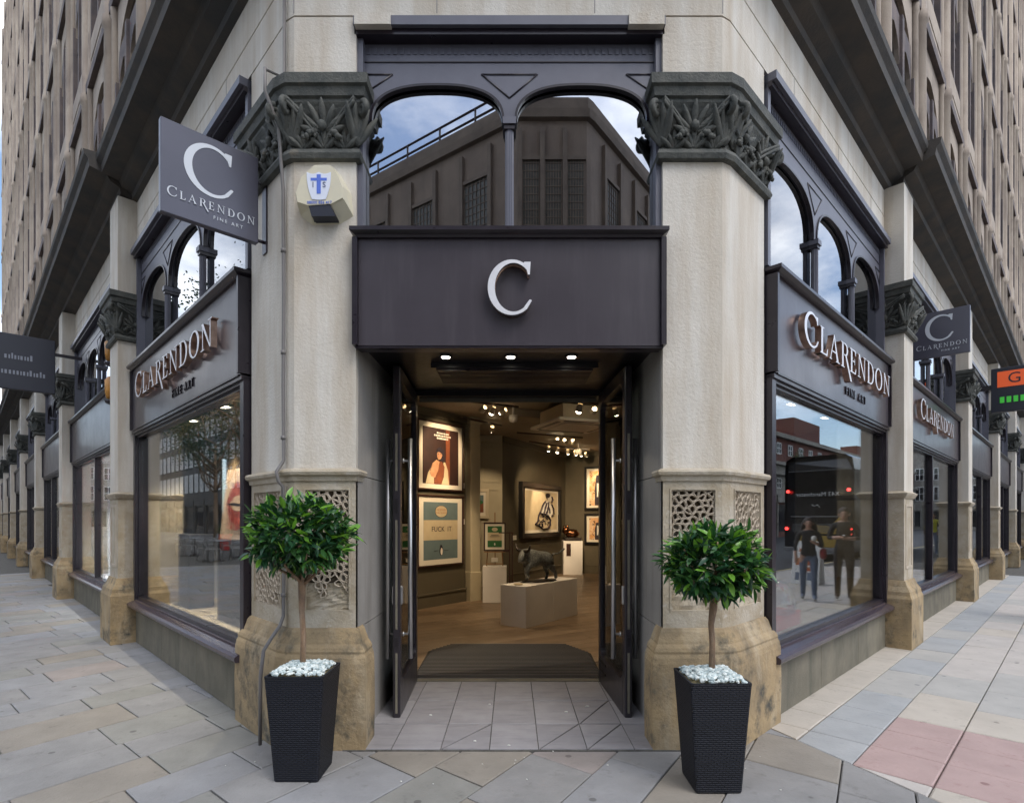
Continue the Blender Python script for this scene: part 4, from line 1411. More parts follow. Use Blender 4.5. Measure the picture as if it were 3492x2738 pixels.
def planter(px, py, seed, label, tree_label, crown_c, crown_r, trunk_z):
    rng = random.Random(seed)
    h, rt, rb = 0.615, 0.168, 0.128
    t = thing('planter', (px, py, 0), label, 'planter', 'planters at the entrance')
    b = MB()
    # tapered square tub with rounded upright edges
    def ring(r, z, c=0.012):
        out = []
        for sx, sy in ((1, 1), (-1, 1), (-1, -1), (1, -1)):
            for k in range(3):
                a = math.atan2(sy, sx) - math.pi / 4 + math.pi / 4 * k
                out.append((sx * (r - c) + c * math.cos(a), sy * (r - c) + c * math.sin(a), z))
        return out
    levels = [(rb - 0.006, 0.0), (rb, 0.012), (rt - 0.002, h - 0.02), (rt, h - 0.005), (rt, h), (rt - 0.012, h), (rt - 0.018, h - 0.05)]
    vs, fs_ = [], []
    for r, z in levels: vs += ring(r, z)
    for i in range(len(levels) - 1):
        for k in range(12):
            l = (k + 1) % 12
            fs_.append((i * 12 + k, i * 12 + l, (i + 1) * 12 + l, (i + 1) * 12 + k))
    fs_.append(list(range(12))[::-1])
    b.add(vs, fs_)
    put('tub', b.mesh('tub', S['weave']), t, T(px, py, 0))
    MB(T(px, py, 0)).box(-rt + 0.02, rt - 0.02, -rt + 0.02, rt - 0.02, h - 0.06, h - 0.015).build('filler', S['soil'], t)
    pb = MB()
    for k in range(520):
        x, y = rng.uniform(-1, 1), rng.uniform(-1, 1)
        if abs(x) ** 4 + abs(y) ** 4 > 1.5 and rng.random() < 0.7: continue
        z = h + 0.006 + 0.030 * (1 - max(abs(x), abs(y)) ** 2) + rng.uniform(-0.008, 0.006)
        s = rng.uniform(0.009, 0.016)
        pb.M = T(px + x * (rt - 0.026), py + y * (rt - 0.026), z) @ Matrix.Rotation(rng.uniform(0, 6), 4, 'Z') @ Matrix.Rotation(rng.uniform(-.6, .6), 4, 'X')
        pb.ball((0, 0, 0), (s * rng.uniform(0.9, 1.4), s * rng.uniform(0.7, 1), s * rng.uniform(0.5, 0.8)), 6, 4, mi=rng.choice((0, 0, 1, 2, 2)), jit=0.22)
    pb.sm = [False] * len(pb.sm)
    tag(pb.build('pebbles', S['pebble'], t), kind='stuff')
    # tree
    C = Vector(crown_c)
    tr = thing('bay_tree', (px, py, h), tree_label, 'tree', 'clipped bay trees')
    tk = MB()
    x0 = px + rng.uniform(-.01, .01)
    fork = Vector((x0 + (C.x - x0) * 0.6, py, trunk_z))
    tk.tube([(x0, py, h - 0.03), (x0 + 0.004, py + 0.003, h + 0.18), (x0 - 0.004, py, (h + trunk_z) / 2 + 0.1), tuple(fork), tuple(C + Vector((0.0, 0, -0.05)))], [0.0185, 0.016, 0.0165, 0.022, 0.012], 10)
    for k in range(7):
        a = k * 0.9 + rng.uniform(-.3, .3)
        e = C + Vector((math.cos(a) * crown_r[0] * 0.7, math.sin(a) * crown_r[1] * 0.7, rng.uniform(-.1, .14)))
        s0 = fork + Vector((0, 0, rng.uniform(-.02, .06)))
        m = s0.lerp(e, 0.5) + Vector((0, 0, -0.02))
        tk.tube([tuple(s0), tuple(m), tuple(e)], [0.012, 0.008, 0.004], 7)
    tk.build('trunk', S['bark'], tr)
    # outer leaves one by one, inner foliage as a mass
    inner = MB()
    cand = []
    for k in range(1700):
        a, zc = rng.uniform(0, 2 * math.pi), rng.uniform(-1, 1)
        rr = math.sqrt(1 - zc * zc)
        u = rng.random()
        rad_ = 0.45 + 0.55 * u ** 0.55
        bump = 1 + 0.13 * math.sin(3.1 * a + seed) * math.cos(2.3 * zc * 2 + seed) + rng.uniform(-0.06, 0.10)
        d = Vector((math.cos(a) * rr, math.sin(a) * rr, zc))
        flat = Vector((d.x, d.y, d.z * (1.0 if d.z > 0 else 0.85)))
        p = C + Vector((flat.x * crown_r[0], flat.y * crown_r[1], flat.z * crown_r[2])) * (rad_ * bump * 0.88)
        dirv = d * rng.uniform(0.15, 1.0) + Vector((rng.uniform(-.9, .9), rng.uniform(-.9, .9), rng.uniform(-.6, .8)))
        front = rad_ + (-d.y) * 0.45
        cand.append((front, p, dirv, rng.uniform(-.7, .7), rad_))
    cand.sort(key=lambda c: -c[0])
    for i, (fr_, p, dv, roll, rd) in enumerate(cand):
        y_ = rng.random()
        k = rng.choice((7, 8)) if (rd > 0.80 and y_ < 0.22) else rng.choice((0, 1, 2, 3, 4, 5, 6))
        M = leaf_matrix(p, dv, roll)
        if i < 295:
            put('leaf', leaf_meshes[k], tr, M)
        else:
            me = leaf_meshes[k]
            inner.M = M
            inner.smooth = True
            inner.add([v.co for v in me.vertices], [tuple(f.vertices) for f in me.polygons], mi=[0, 0, 0, 0, 1, 1, 1, 2, 2][k])
    tag(inner.build('foliage', LEAF, tr), kind='stuff')
    return tr


planter(-1.235, 3.32, 3, 'dark woven square planter full of pale pebbles, left of the doorway', 'clipped bay tree standing in the left planter, in front of the cable', (-1.25, 3.30, 1.40), (0.31, 0.29, 0.245), 1.11)
planter(1.135, 3.19, 8, 'dark woven square planter full of pale pebbles, right of the doorway', 'clipped bay tree standing in the right planter', (1.155, 3.19, 1.245), (0.30, 0.29, 0.232), 1.00)

# ================================================================== ground
def slabmat(name, c, c2, sp):
    return mat(name, c, 0.72, col2=c2, vscale=3.2, bump=0.5, bscale=40, spot=sp, spscale=8, splo=0.58, sphi=0.72, rvar=0.12, gum=tuple(x * 0.8 for x in sp))


SL = [slabmat('grey_flagstone', (0.265, 0.26, 0.255), (0.21, 0.207, 0.203), (0.16, 0.155, 0.15)), slabmat('blue_flagstone', (0.27, 0.272, 0.28), (0.22, 0.222, 0.228), (0.17, 0.17, 0.17)),
      slabmat('buff_flagstone', (0.27, 0.245, 0.21), (0.22, 0.20, 0.172), (0.17, 0.155, 0.135)), slabmat('greenish_flagstone', (0.25, 0.247, 0.228), (0.205, 0.203, 0.187), (0.155, 0.15, 0.14)),
      slabmat('rosy_flagstone', (0.30, 0.265, 0.25), (0.24, 0.215, 0.20), (0.17, 0.15, 0.14))]
SR = [slabmat('pale_paving', (0.49, 0.455, 0.42), (0.43, 0.40, 0.37), (0.33, 0.31, 0.29)), slabmat('buff_paving', (0.49, 0.445, 0.385), (0.43, 0.39, 0.335), (0.32, 0.29, 0.25)), slabmat('green_grey_paving', (0.42, 0.41, 0.385), (0.37, 0.36, 0.34), (0.28, 0.29, 0.28)),
      slabmat('blue_paving', (0.37, 0.38, 0.385), (0.32, 0.33, 0.335), (0.26, 0.29, 0.31)), slabmat('red_tactile_paving', (0.42, 0.305, 0.285), (0.37, 0.268, 0.25), (0.31, 0.19, 0.18))]
S['mortar'] = mat('dark_joint', (0.12, 0.115, 0.105), 0.95, col2=(0.07, 0.068, 0.062), vscale=20)
S['asphalt'] = mat('asphalt', (0.06, 0.06, 0.063), 0.8, col2=(0.045, 0.045, 0.048), vscale=3, bump=0.4, bscale=120)
S['kerb'] = mat('kerb_stone', (0.33, 0.32, 0.30), 0.8, col2=(0.25, 0.245, 0.23), vscale=6)
S['yellow'] = mat('yellow_line_paint', (0.55, 0.42, 0.08), 0.7, col2=(0.4, 0.32, 0.12), vscale=8)

gb = MB()
gb.box(-220, 220, -220, 220, -0.5, -0.14)
tag(gb.build('road', S['asphalt']), kind='structure')

nL, nR = Vector((-0.7131, -0.7011)), Vector((0.7012, -0.7130))
eL, eR = Vector((-0.7011, 0.7131)), Vector((0.7130, 0.7012))


def LW(t, w): q = eL * t + nL * w; return (q.x, q.y)
def RW(t, w): q = eR * t + nR * w; return (q.x, q.y)


# pavement bodies: two sheets meeting in front of the door, kerbs as real steps
PWL, PWR = 9.0, 2.75
pv = MB()
pv.prism([LW(60, -1.7), (0, 6), RW(60, -1.7), RW(60, PWR), RW(1.2, PWR), (1.2, -3.2), (-3, -4.5), LW(-2, PWL), LW(60, PWL)][::-1], -0.139, -0.022)
pave = tag(pv.build('pavement', S['mortar']), kind='structure')
kb = MB()
for k in range(50):
    a, b = 1.2 + k * 0.92, 1.2 + (k + 1) * 0.92 - 0.008
    kb.prism([RW(a, PWR), RW(b, PWR), RW(b, PWR + 0.13), RW(a, PWR + 0.13)][::-1], -0.14, 0.0)
for k in range(60):
    a, b = -2 + k * 0.92, -2 + (k + 1) * 0.92 - 0.008
    kb.prism([LW(a, PWL), LW(b, PWL), LW(b, PWL + 0.13), LW(a, PWL + 0.13)], -0.14, 0.0)
tag(kb.build('kerb', S['kerb']), kind='structure')
yl = MB()
for w in (3.2, 3.42):
    yl.prism([RW(2, w), RW(60, w), RW(60, w + 0.09), RW(2, w + 0.09)][::-1], -0.139, -0.134)
tag(yl.build('yellow_lines', S['yellow']), kind='structure')

slabs = []


def slab_mesh(poly, z, rng):
    """flag with a softened edge"""
    n = len(poly)
    cx = sum(p[0] for p in poly) / n; cy = sum(p[1] for p in poly) / n
    ins = []
    for x, y in poly:
        l = math.hypot(cx - x, cy - y) or 1
        ins.append((x + (cx - x) / l * 0.010, y + (cy - y) / l * 0.010))
    tz = [z + rng.uniform(-.0015, .0015) for _ in poly]
    v = [(x, y, -0.03) for x, y in poly] + [(x, y, t - 0.005) for (x, y), t in zip(poly, tz)] + [(x, y, t) for (x, y), t in zip(ins, tz)]
    f = [list(range(2 * n, 3 * n))]
    for r in range(2):
        for i in range(n):
            j = (i + 1) % n
            f.append((r * n + i, r * n + j, (r + 1) * n + j, (r + 1) * n + i))
    return v, f


def area(poly):
    return 0.5 * sum(poly[i][0] * poly[(i + 1) % len(poly)][1] - poly[(i + 1) % len(poly)][0] * poly[i][1] for i in range(len(poly)))


def inset(poly, g):
    """pull a convex polygon in by g on every side (counter-clockwise)"""
    out = poly
    n = len(poly)
    for i in range(n):
        a, b = Vector(poly[i]), Vector(poly[(i + 1) % n])
        d = (b - a)
        if d.length < 1e-5: continue
        d.normalize()
        nn = Vector((d.y, -d.x))
        q = a - nn * g
        out = clip_poly(out, q.x, q.y, nn.x, nn.y)
        if len(out) < 3: return []
    return out


rng = random.Random(21)
# left / front lay: courses run at 57 degrees, cross joints at -44
cdir = Vector((math.cos(rad(57)), math.sin(rad(57))))
xdir = Vector((math.cos(rad(-40)), math.sin(rad(-40))))
o0 = Vector((-0.30, 2.95))
j = -19
offs_rows = []
wrow = 0.0
rows = []
pos_ = 0.0
for k in range(26):
    wd = rng.choice((0.40, 0.46, 0.52, 0.36))
    rows.append((pos_, wd)); pos_ += wd
neg = 0.0
for k in range(44):
    wd = rng.choice((0.40, 0.46, 0.52, 0.36))
    neg -= wd
    rows.append((neg, wd))
b0, b1 = Vector((1.893, 3.963)), Vector((2.28, 2.97))
bd = (b1 - b0).normalized(); bn = Vector((-bd.y, bd.x))      # right of the boundary
if bn.x < 0: bn = -bn
for s0, wd in rows:
    c = -9 + rng.uniform(0, 0.6)
    while c < 18:
        ln = rng.choice((0.55, 0.68, 0.8, 0.95, 0.62))
        A = o0 + cdir * c + xdir * s0
        poly = [A, A + xdir * wd, A + xdir * wd + cdir * ln, A + cdir * ln]
        poly = [(p.x, p.y) for p in poly]
        c += ln
        if area(poly) < 0: poly = poly[::-1]
        poly = clip_poly(poly, b0.x, b0.y, bn.x, bn.y)
        if len(poly) < 3: continue
        m = Vector((sum(p[0] for p in poly) / len(poly), sum(p[1] for p in poly) / len(poly)))
        if m.y < 0.8 and m.x > -9: continue
        wl_d = m.dot(nL)
        inside = wl_d < -1.9 and m.y > 4.2
        if inside or (m.y > 4.2 and abs(m.x) < 1.6) or wl_d > 6.0: continue
        if m.length > 24: continue
        poly = inset(poly, 0.004)
        if len(poly) < 3 or area(poly) < 0.01: continue
        tone = rng.random()
        mi = 0 if tone < 0.42 else 1 if tone < 0.62 else 2 if tone < 0.84 else 3 if tone < 0.96 else 4
        slabs.append((m.length, poly, SL[mi]))
# right lay: strips along the right street
ws = [-1.72, -1.36, -0.985, -0.58, -0.16, 0.26, 0.68, 1.10, 1.52, 1.94, 2.36, 2.745]
for a, b in zip(ws[:-1], ws[1:]):
    t_ = 2.4 if b > 0 else 2.7
    first = True
    cuts = [t_, 3.30, 3.9, 4.32, 4.72, 5.1]
    while cuts[-1] < 20: cuts.append(cuts[-1] + rng.choice((0.6, 0.72, 0.85, 0.95)))
    for t0, t1 in zip(cuts[:-1], cuts[1:]):
        poly = [RW(t0, a), RW(t0, b), RW(t1, b), RW(t1, a)]
        if area(poly) < 0: poly = poly[::-1]
        poly = clip_poly(poly, b0.x, b0.y, -bn.x, -bn.y)
        if len(poly) < 3: continue
        m = Vector((sum(p[0] for p in poly) / len(poly), sum(p[1] for p in poly) / len(poly)))
        poly = inset(poly, 0.004)
        if len(poly) < 3 or area(poly) < 0.008: continue
        red = a > -1.0 and 3.85 < (t0 + t1) / 2 < 5.1 and a < 1.2
        mi = 4 if red else (1 if a < -1.5 else (rng.choice((3, 3, 2)) if a < -1.2 else rng.choice((0, 0, 1, 2, 0))))
        slabs.append((m.length, poly, SR[mi]))
slabs.sort(key=lambda s: s[0])
rest = MB()
allm = SL + SR
cnt = 0
for d, poly, m in slabs:
    v, f = slab_mesh(poly, rng.uniform(-.002, .002), rng)
    if cnt < 295:
        b = MB(); b.add(v, f); b.build('slab', m, pave); cnt += 1
    else:
        rest.add(v, f, mi=allm.index(m))
tag(rest.build('far_slabs', allm, pave), kind='stuff')

# small litter of pebbles and chips dropped on the flags
S['chip'] = mat('white_stone_chip', (0.7, 0.7, 0.66), 0.8)
lt_ = MB()
for k in range(22):
    x, y = rng.uniform(-1.9, 1.6), rng.uniform(3.1, 3.62)
    if k % 3 == 0: x, y = rng.uniform(-0.95, 0.9), rng.uniform(3.62, 3.75)
    s = rng.uniform(0.002, 0.005)
    lt_.ball((x, y, 0.003 + s * 0.5), (s * 1.5, s, s * 0.7), 5, 4, jit=0.2)
for x, y, s in ((-0.62, 4.25, 0.008), (-0.18, 4.5, 0.006), (0.42, 4.32, 0.008), (-0.25, 3.75, 0.006), (0.6, 4.45, 0.008), (-0.02, 3.68, 0.005)):
    lt_.ball((x, y, 0.02), (s * 2, s, s * 0.7), 6, 4, jit=0.2)
tag(lt_.build('dropped_chips', S['chip']), 'white stone chips scattered over the threshold', 'stone chips', kind='stuff')

# ------------------------------------------------------------------ entrance tiles
S['tile'] = [mat('grey_entrance_tile', (0.30, 0.29, 0.30), 0.55, col2=(0.26, 0.25, 0.26), vscale=7, streak=(0.20, 0.19, 0.20), sscale=(3, 14, 3), bump=0.1, bscale=60, spot=(0.2, 0.19, 0.19), spscale=13, splo=0.66, sphi=0.74),
             mat('grey_entrance_tile_b', (0.33, 0.32, 0.33), 0.55, col2=(0.28, 0.27, 0.28), vscale=6, streak=(0.22, 0.21, 0.22), sscale=(3, 14, 3), bump=0.1, bscale=60)]
ef = MB()
ef.box(-1.1, 1.1, 3.625, 5.24, -0.03, 0.008)
efl = tag(ef.build('entrance_floor', S['mortar']), kind='structure')
xs = [-1.10, -0.785, -0.464, -0.147, 0.174, 0.489, 0.797, 1.10]
ys = [3.63, 4.08, 4.61, 5.15]
crack = {(2, 0), (4, 0), (5, 0), (5, 1)}
for j in range(3):
    for i in range(7):
        x0, x1, y0, y1 = xs[i] + 0.003, xs[i + 1] - 0.003, ys[j] + 0.006, ys[j + 1] - 0.006
        m = S['tile'][(i * 3 + j * 5) % 2]
        if (i, j) in crack:
            g = 0.011
            for poly in ([(x0, y0), (x1 - g, y1), (x0, y1)][::1], [(x0 + g, y0), (x1, y0), (x1, y1 - g)]):
                MB().prism(poly, -0.01, 0.014).build('tile', m, efl)
        else:
            MB().bbox(x0, x1, y0, y1, -0.01, 0.0145, 0.002).build('tile', m, efl)
MB().box(-0.905, 0.835, 5.152, 5.24, -0.02, 0.018).build('threshold', S['riser'], efl)

# ================================================================== the gallery behind the doors
S['wood'] = [mat('oak_plank_%d' % k, c, 0.42, col2=c2, vscale=2.5, streak=(c[0] * 0.6, c[1] * 0.6, c[2] * 0.6), sscale=(3, 14, 3), bump=0.06, bscale=50, rvar=0.1) for k, (c, c2) in enumerate([((0.21, 0.145, 0.09), (0.17, 0.115, 0.07)), ((0.18, 0.122, 0.075), (0.14, 0.095, 0.058)), ((0.24, 0.168, 0.108), (0.19, 0.132, 0.083))])]
S['olive'] = mat('olive_wall_paint', (0.098, 0.080, 0.050), 0.75, col2=(0.085, 0.07, 0.043), vscale=3, bump=0.05, bscale=60)
S['creamwall'] = mat('cream_wall_paint', (0.46, 0.40, 0.28), 0.7, col2=(0.42, 0.36, 0.25), vscale=3)
S['ceil'] = mat('gallery_ceiling_paint', (0.34, 0.28, 0.20), 0.8, col2=(0.30, 0.25, 0.18), vscale=2)
S['pedestal'] = mat('pedestal_white', (0.82, 0.78, 0.74), 0.5, col2=(0.77, 0.73, 0.69), vscale=3)
fl = MB()
fl.prism([(-1.6, 5.3), (1.6, 5.3), (9, 12), (9, 20), (-9, 20), (-9, 12)], -0.03, 0.004)
gfl = tag(fl.build('gallery_floor', S['wood'][1]), kind='structure')
pd = Vector((0.86, 0.51)).normalized(); pn = Vector((-pd.y, pd.x))
rg = random.Random(5)
npk = 0
for k in range(-26, 46):
    c = rg.uniform(-2, 0)
    while c < 16:
        ln = rg.choice((1.4, 1.8, 2.2, 1.1))
        A = Vector((-4.0, 5.2)) + pn * (k * 0.19) + pd * c
        poly = [(A + pd * 0.001 + pn * 0.001), (A + pd * (ln - 0.002)), (A + pd * (ln - 0.002) + pn * 0.188), (A + pn * 0.188)]
        m = A + pd * (ln / 2)
        c += ln
        if abs(m.x) > m.y * 0.42 + 0.3 or m.y > 17 or m.y < 5.6: continue
        pp = clip_poly([(p.x, p.y) for p in poly], 0, 5.36, 0, -1)
        if len(pp) < 3: continue
        MB().prism(pp, 0.0, 0.0085 + rg.uniform(0, 0.0008)).build('plank', S['wood'][rg.choice((0, 1, 1, 2))], gfl); npk += 1

# ribbed mat
S['matrub'] = mat('mat_rubber', (0.012, 0.011, 0.012), 0.8, col2=(0.02, 0.019, 0.019), vscale=25)
S['alu'] = mat('mat_aluminium', (0.22, 0.22, 0.23), 0.45, 0.7)
tm = thing('entrance_mat', (-0.03, 5.95, 0.01), 'dark ribbed entrance mat with aluminium strips inside the doors', 'mat')
MB().prism([(-0.93, 5.26), (0.86, 5.26), (0.88, 6.25), (0.62, 6.72), (-0.70, 6.72), (-0.95, 6.35)], 0.0, 0.0125).build('mat_base', S['matrub'], tm)
for k in range(26):
    y = 5.29 + k * 0.055
    xa, xb = -0.92, 0.85
    if y > 6.25: xb = 0.87 - (y - 6.25) * 0.53; 
    if y > 6.35: xa = -0.94 + (y - 6.35) * 0.64
    MB().box(xa, xb, y, y + 0.030, 0.0125, 0.018).build('rib', S['matrub'], tm)
    MB().box(xa, xb, y + 0.033, y + 0.045, 0.0125, 0.0185).build('strip', S['alu'], tm)
MB().box(-0.93, 0.86, 5.248, 5.262, 0.0, 0.02).build('mat_edge', S['alu'], tm)
MB().box(-0.70, 0.62, 6.722, 6.74, 0.0, 0.014).build('mat_edge', S['alu'], tm)

A0, A1 = Vector((-3.0, 7.37)), Vector((-0.86, 10.32))
C0, C1, C2 = Vector((-0.22, 12.65)), Vector((1.53, 16.0)), Vector((6.6, 13.3))
CEIL = 3.40


def wall(name, a, b, m, z0=0.0, z1=CEIL, th=0.1):
    d = (b - a).normalized(); n_ = perp(d)
    q = MB()
    q.prism([(a.x, a.y), (b.x, b.y), (b.x + n_.x * th, b.y + n_.y * th), (a.x + n_.x * th, a.y + n_.y * th)], z0, z1)
    o = tag(q.build(name, m), kind='structure')
    sk = MB()
    f = -n_
    sk.prism([(a.x, a.y), (a.x + f.x * 0.02, a.y + f.y * 0.02), (b.x + f.x * 0.02, b.y + f.y * 0.02), (b.x, b.y)][::1], 0.009, 0.22)
    sk.prism([(a.x, a.y), (a.x + f.x * 0.035, a.y + f.y * 0.035), (b.x + f.x * 0.035, b.y + f.y * 0.035), (b.x, b.y)][::1], 0.22, 0.25)
    sk.build('skirting', m, o)
    pc = MB()
    pc.prism([(a.x, a.y), (a.x + f.x * 0.05, a.y + f.y * 0.05), (b.x + f.x * 0.05, b.y + f.y * 0.05), (b.x, b.y)][::1], z1 - 0.14, z1)
    pc.build('picture_rail', m, o)
    return o


wall('gallery_wall', A0, A1, S['olive'])
wall('gallery_wall', Vector((-4.0, 12.6)), Vector((-0.22, 12.6)), S['creamwall'])
wall('gallery_wall', C0, C1, S['olive'])
wall('gallery_wall', C1, C2, S['olive'])
wall('gallery_wall', Vector((6.6, 13.3)), Vector((4.0, 9.0)), S['olive'])
# added screens behind the display windows block daylight, keeping the room dark
wall('light_block_screen', Vector(w2(LF, [(-7.0, 2.0)])[0]), Vector(w2(LF, [(-2.4, 2.0)])[0]), S['screen'] if 'screen' in S else S['shop_dark'], z1=CEIL)
wall('light_block_screen', Vector(w2(RT, [(3.1, 2.2)])[0]), Vector(w2(RT, [(7.0, 2.2)])[0]), S['shop_dark'], z1=CEIL)
ce = MB()
ce.prism([(-1.0, 5.31), (1.0, 5.31), (9, 12), (9, 20), (-9, 20), (-9, 12)], CEIL, CEIL + 0.05)
ceil = tag(ce.build('gallery_ceiling', S['ceil']), kind='structure')
# header wall above the doors inside
hd = MB()
hd.box(-1.3, 1.3, 5.31, 5.40, 2.70, 3.44)
tag(hd.build('gallery_wall', S['creamwall']), kind='structure')
# cream post at the end of the picture wall
pst = thing('gallery_column', (-0.74, 10.4, 0), 'square cream post at the end of the picture wall', 'column')
pm_ = MB(frame(-0.74, 10.42, 0.78, 0.62))
pm_.bbox(-0.11, 0.11, -0.11, 0.11, 0.0, CEIL, 0.01)
pm_.build('shaft', S['creamwall'], pst)
pb_ = MB(frame(-0.74, 10.42, 0.78, 0.62))
pb_.bbox(-0.13, 0.13, -0.13, 0.13, 0.0, 0.55, 0.012)
pb_.bbox(-0.14, 0.14, -0.14, 0.14, CEIL - 0.12, CEIL - 0.001, 0.012)
pb_.build('foot', S['creamwall'], pst)
# flat panels on the cream wall
mo_ = MB()
for x0, x1 in ((-1.2, -0.75), (-0.68, -0.28)):
    for z0, z1 in ((0.4, 1.2), (1.45, 2.2), (2.35, 3.15)):
        for bx in ((x0, x1, z0, z0 + 0.03), (x0, x1, z1 - 0.03, z1), (x0, x0 + 0.03, z0 + 0.03, z1 - 0.03), (x1 - 0.03, x1, z0 + 0.03, z1 - 0.03)):
            mo_.box(bx[0], bx[1], 12.58, 12.6, bx[2], bx[3])
wobj = [o for o in bpy.data.objects if o.name.startswith('gallery_wall')][1]
mo_.build('wall_moulding', S['creamwall'], wobj)

# ------------------------------------------------------------------ pictures
S['fr_dark'] = mat('dark_walnut_frame', (0.030, 0.014, 0.010), 0.35, col2=(0.05, 0.02, 0.014), vscale=12)
S['fr_black'] = mat('black_frame', (0.010, 0.009, 0.009), 0.35)
S['fr_cream'] = mat('cream_frame', (0.55, 0.46, 0.32), 0.5)
S['mount'] = mat('ivory_mount', (0.70, 0.64, 0.53), 0.8)
S['pblue'] = mat('faded_blue_print', (0.125, 0.175, 0.18), 0.7, col2=(0.105, 0.15, 0.16), vscale=6)
S['pcream'] = mat('faded_cream_print', (0.56, 0.46, 0.30), 0.7, col2=(0.50, 0.40, 0.25), vscale=5)
S['pgreen'] = mat('green_print', (0.02, 0.12, 0.03), 0.7)
S['pbrown'] = mat('dark_brown_print', (0.038, 0.012, 0.008), 0.6, col2=(0.022, 0.008, 0.006), vscale=4)
S['prust'] = mat('rust_print', (0.22, 0.06, 0.02), 0.6, col2=(0.14, 0.035, 0.015), vscale=6)
S['pskin'] = mat('warm_flesh_print', (0.55, 0.30, 0.16), 0.6, col2=(0.42, 0.20, 0.10), vscale=9)
S['pink_ink'] = mat('dark_ink', (0.02, 0.012, 0.02), 0.7)
S['pwhite'] = mat('print_white', (0.70, 0.66, 0.58), 0.7)
S['pred'] = mat('red_print', (0.45, 0.05, 0.03), 0.6, col2=(0.5, 0.2, 0.05), vscale=10)
S['porange'] = mat('orange_splash_print', (0.6, 0.25, 0.06), 0.6, col2=(0.75, 0.6, 0.4), vscale=7, spot=(0.03, 0.02, 0.02), spscale=9, splo=0.55, sphi=0.6)


def picture(a, b, z0, z1, label, frm, mount=0.08, fw=0.03, dep=0.05, group=None, name='framed_picture', tilt=0):
    """framed picture on a wall from plan point a (left) to b (right); returns (thing, face frame with x,z from its lower left, w, h)"""
    d = (b - a); w = d.length; d.normalize()
    M = frame(a.x, a.y, d.x, d.y)
    if tilt: M = M @ T(0, 0, z0) @ Matrix.Rotation(rad(-tilt), 4, 'X') @ T(0, 0, -z0)
    c = M @ Vector((w / 2, 0, z0))
    t = thing(name, tuple(c), label, 'picture', group)
    f = MB(M)
    f.bbox(0, w, -dep, -0.004, z0, z0 + fw, 0.004); f.bbox(0, w, -dep, -0.004, z1 - fw, z1, 0.004)
    f.bbox(0, fw, -dep + 0.001, -0.004, z0 + fw, z1 - fw, 0.004); f.bbox(w - fw, w, -dep + 0.001, -0.004, z0 + fw, z1 - fw, 0.004)
    f.build('frame', frm, t)
    MB(M).box(fw * 0.9, w - fw * 0.9, -dep * 0.55, -0.006, z0 + fw * 0.9, z1 - fw * 0.9).build('mount', S['mount'], t)
    return t, M @ T(0, -dep * 0.55, z0), w, z1 - z0


class Print:
    """flat printed shapes, one thin layer over another"""
    def __init__(s, M): s.mb = MB(M); s.mats = []; s.n = 0
    def mi(s, m):
        if m not in s.mats: s.mats.append(m)
        return s.mats.index(m)
    def poly(s, pts, m):
        s.n += 1
        k = s.mi(m); s.mb.ext(pts, -0.0012 * s.n, 0.0, k, k); return s
    def rect(s, x0, x1, z0, z1, m): return s.poly([(x0, z0), (x1, z0), (x1, z1), (x0, z1)], m)
    def ell(s, cx, cz, rx, rz, m, n=22, a0=0, a1=360):
        return s.poly([(cx + rx * math.cos(rad(a0 + (a1 - a0) * i / n)), cz + rz * math.sin(rad(a0 + (a1 - a0) * i / n))) for i in range(n + (0 if a1 - a0 == 360 else 1))], m)
    def line(s, pts, wd, m):
        s.n += 1
        k = s.mi(m)
        L_, R_ = [], []
        for i, p in enumerate(pts):
            q0, q1 = pts[max(0, i - 1)], pts[min(len(pts) - 1, i + 1)]
            dx, dz = q1[0] - q0[0], q1[1] - q0[1]
            l = math.hypot(dx, dz) or 1
            w_ = wd * (0.4 + 0.6 * math.sin(math.pi * (i + 0.5) / len(pts)))
            L_.append((p[0] - dz / l * w_ / 2, p[1] + dx / l * w_ / 2)); R_.append((p[0] + dz / l * w_ / 2, p[1] - dx / l * w_ / 2))
        s.mb.band(L_, R_, -0.0012 * s.n, 0.0, k, k); return s
    def build(s, parent, name='print'): return s.mb.build(name, s.mats, parent)


aw = (A1 - A0).normalized()
pa, pb2 = A1 - aw * 1.26, A1 - aw * 0.10
# upper: brown poster with a woman looking over her shoulder
t, M, w, h = picture(pa, pb2, 2.01, 3.20, 'brown print of a dark haired woman, upper picture on the left wall', S['fr_dark'], group='pictures in the gallery')
p = Print(M)
p.rect(0.13, w - 0.13, 0.11, h - 0.11, S['pbrown'])
p.rect(0.70, 0.80, 0.12, h - 0.12, S['prust'])
p.poly([(0.20, 0.115), (0.42, 0.115), (0.42, 0.36), (0.34, 0.40), (0.26, 0.30)], S['pcream'])
p.poly([(0.58, 0.115), (0.78, 0.115), (0.75, 0.36), (0.68, 0.50), (0.64, 0.50)], S['pcream'])
p.ell(0.55, 0.645, 0.105, 0.105, S['pink_ink']); p.ell(0.60, 0.57, 0.06, 0.06, S['pink_ink'])
p.poly([(0.30, 0.34), (0.38, 0.46), (0.48, 0.52), (0.60, 0.50), (0.66, 0.42), (0.64, 0.24), (0.58, 0.115), (0.40, 0.115), (0.40, 0.30)][::-1], S['prust'])
p.poly([(0.30, 0.30), (0.36, 0.46), (0.46, 0.53), (0.53, 0.50), (0.50, 0.36), (0.42, 0.22), (0.33, 0.24)][::-1], S['pskin'])
p.poly([(0.47, 0.63), (0.475, 0.575), (0.51, 0.535), (0.56, 0.555), (0.60, 0.61), (0.585, 0.675), (0.53, 0.695), (0.485, 0.68)], S['pskin'])
p.rect(0.487, 0.515, 0.630, 0.638, S['pink_ink']); p.rect(0.545, 0.58, 0.635, 0.643, S['pink_ink']); p.rect(0.50, 0.535, 0.565, 0.574, S['pred'])
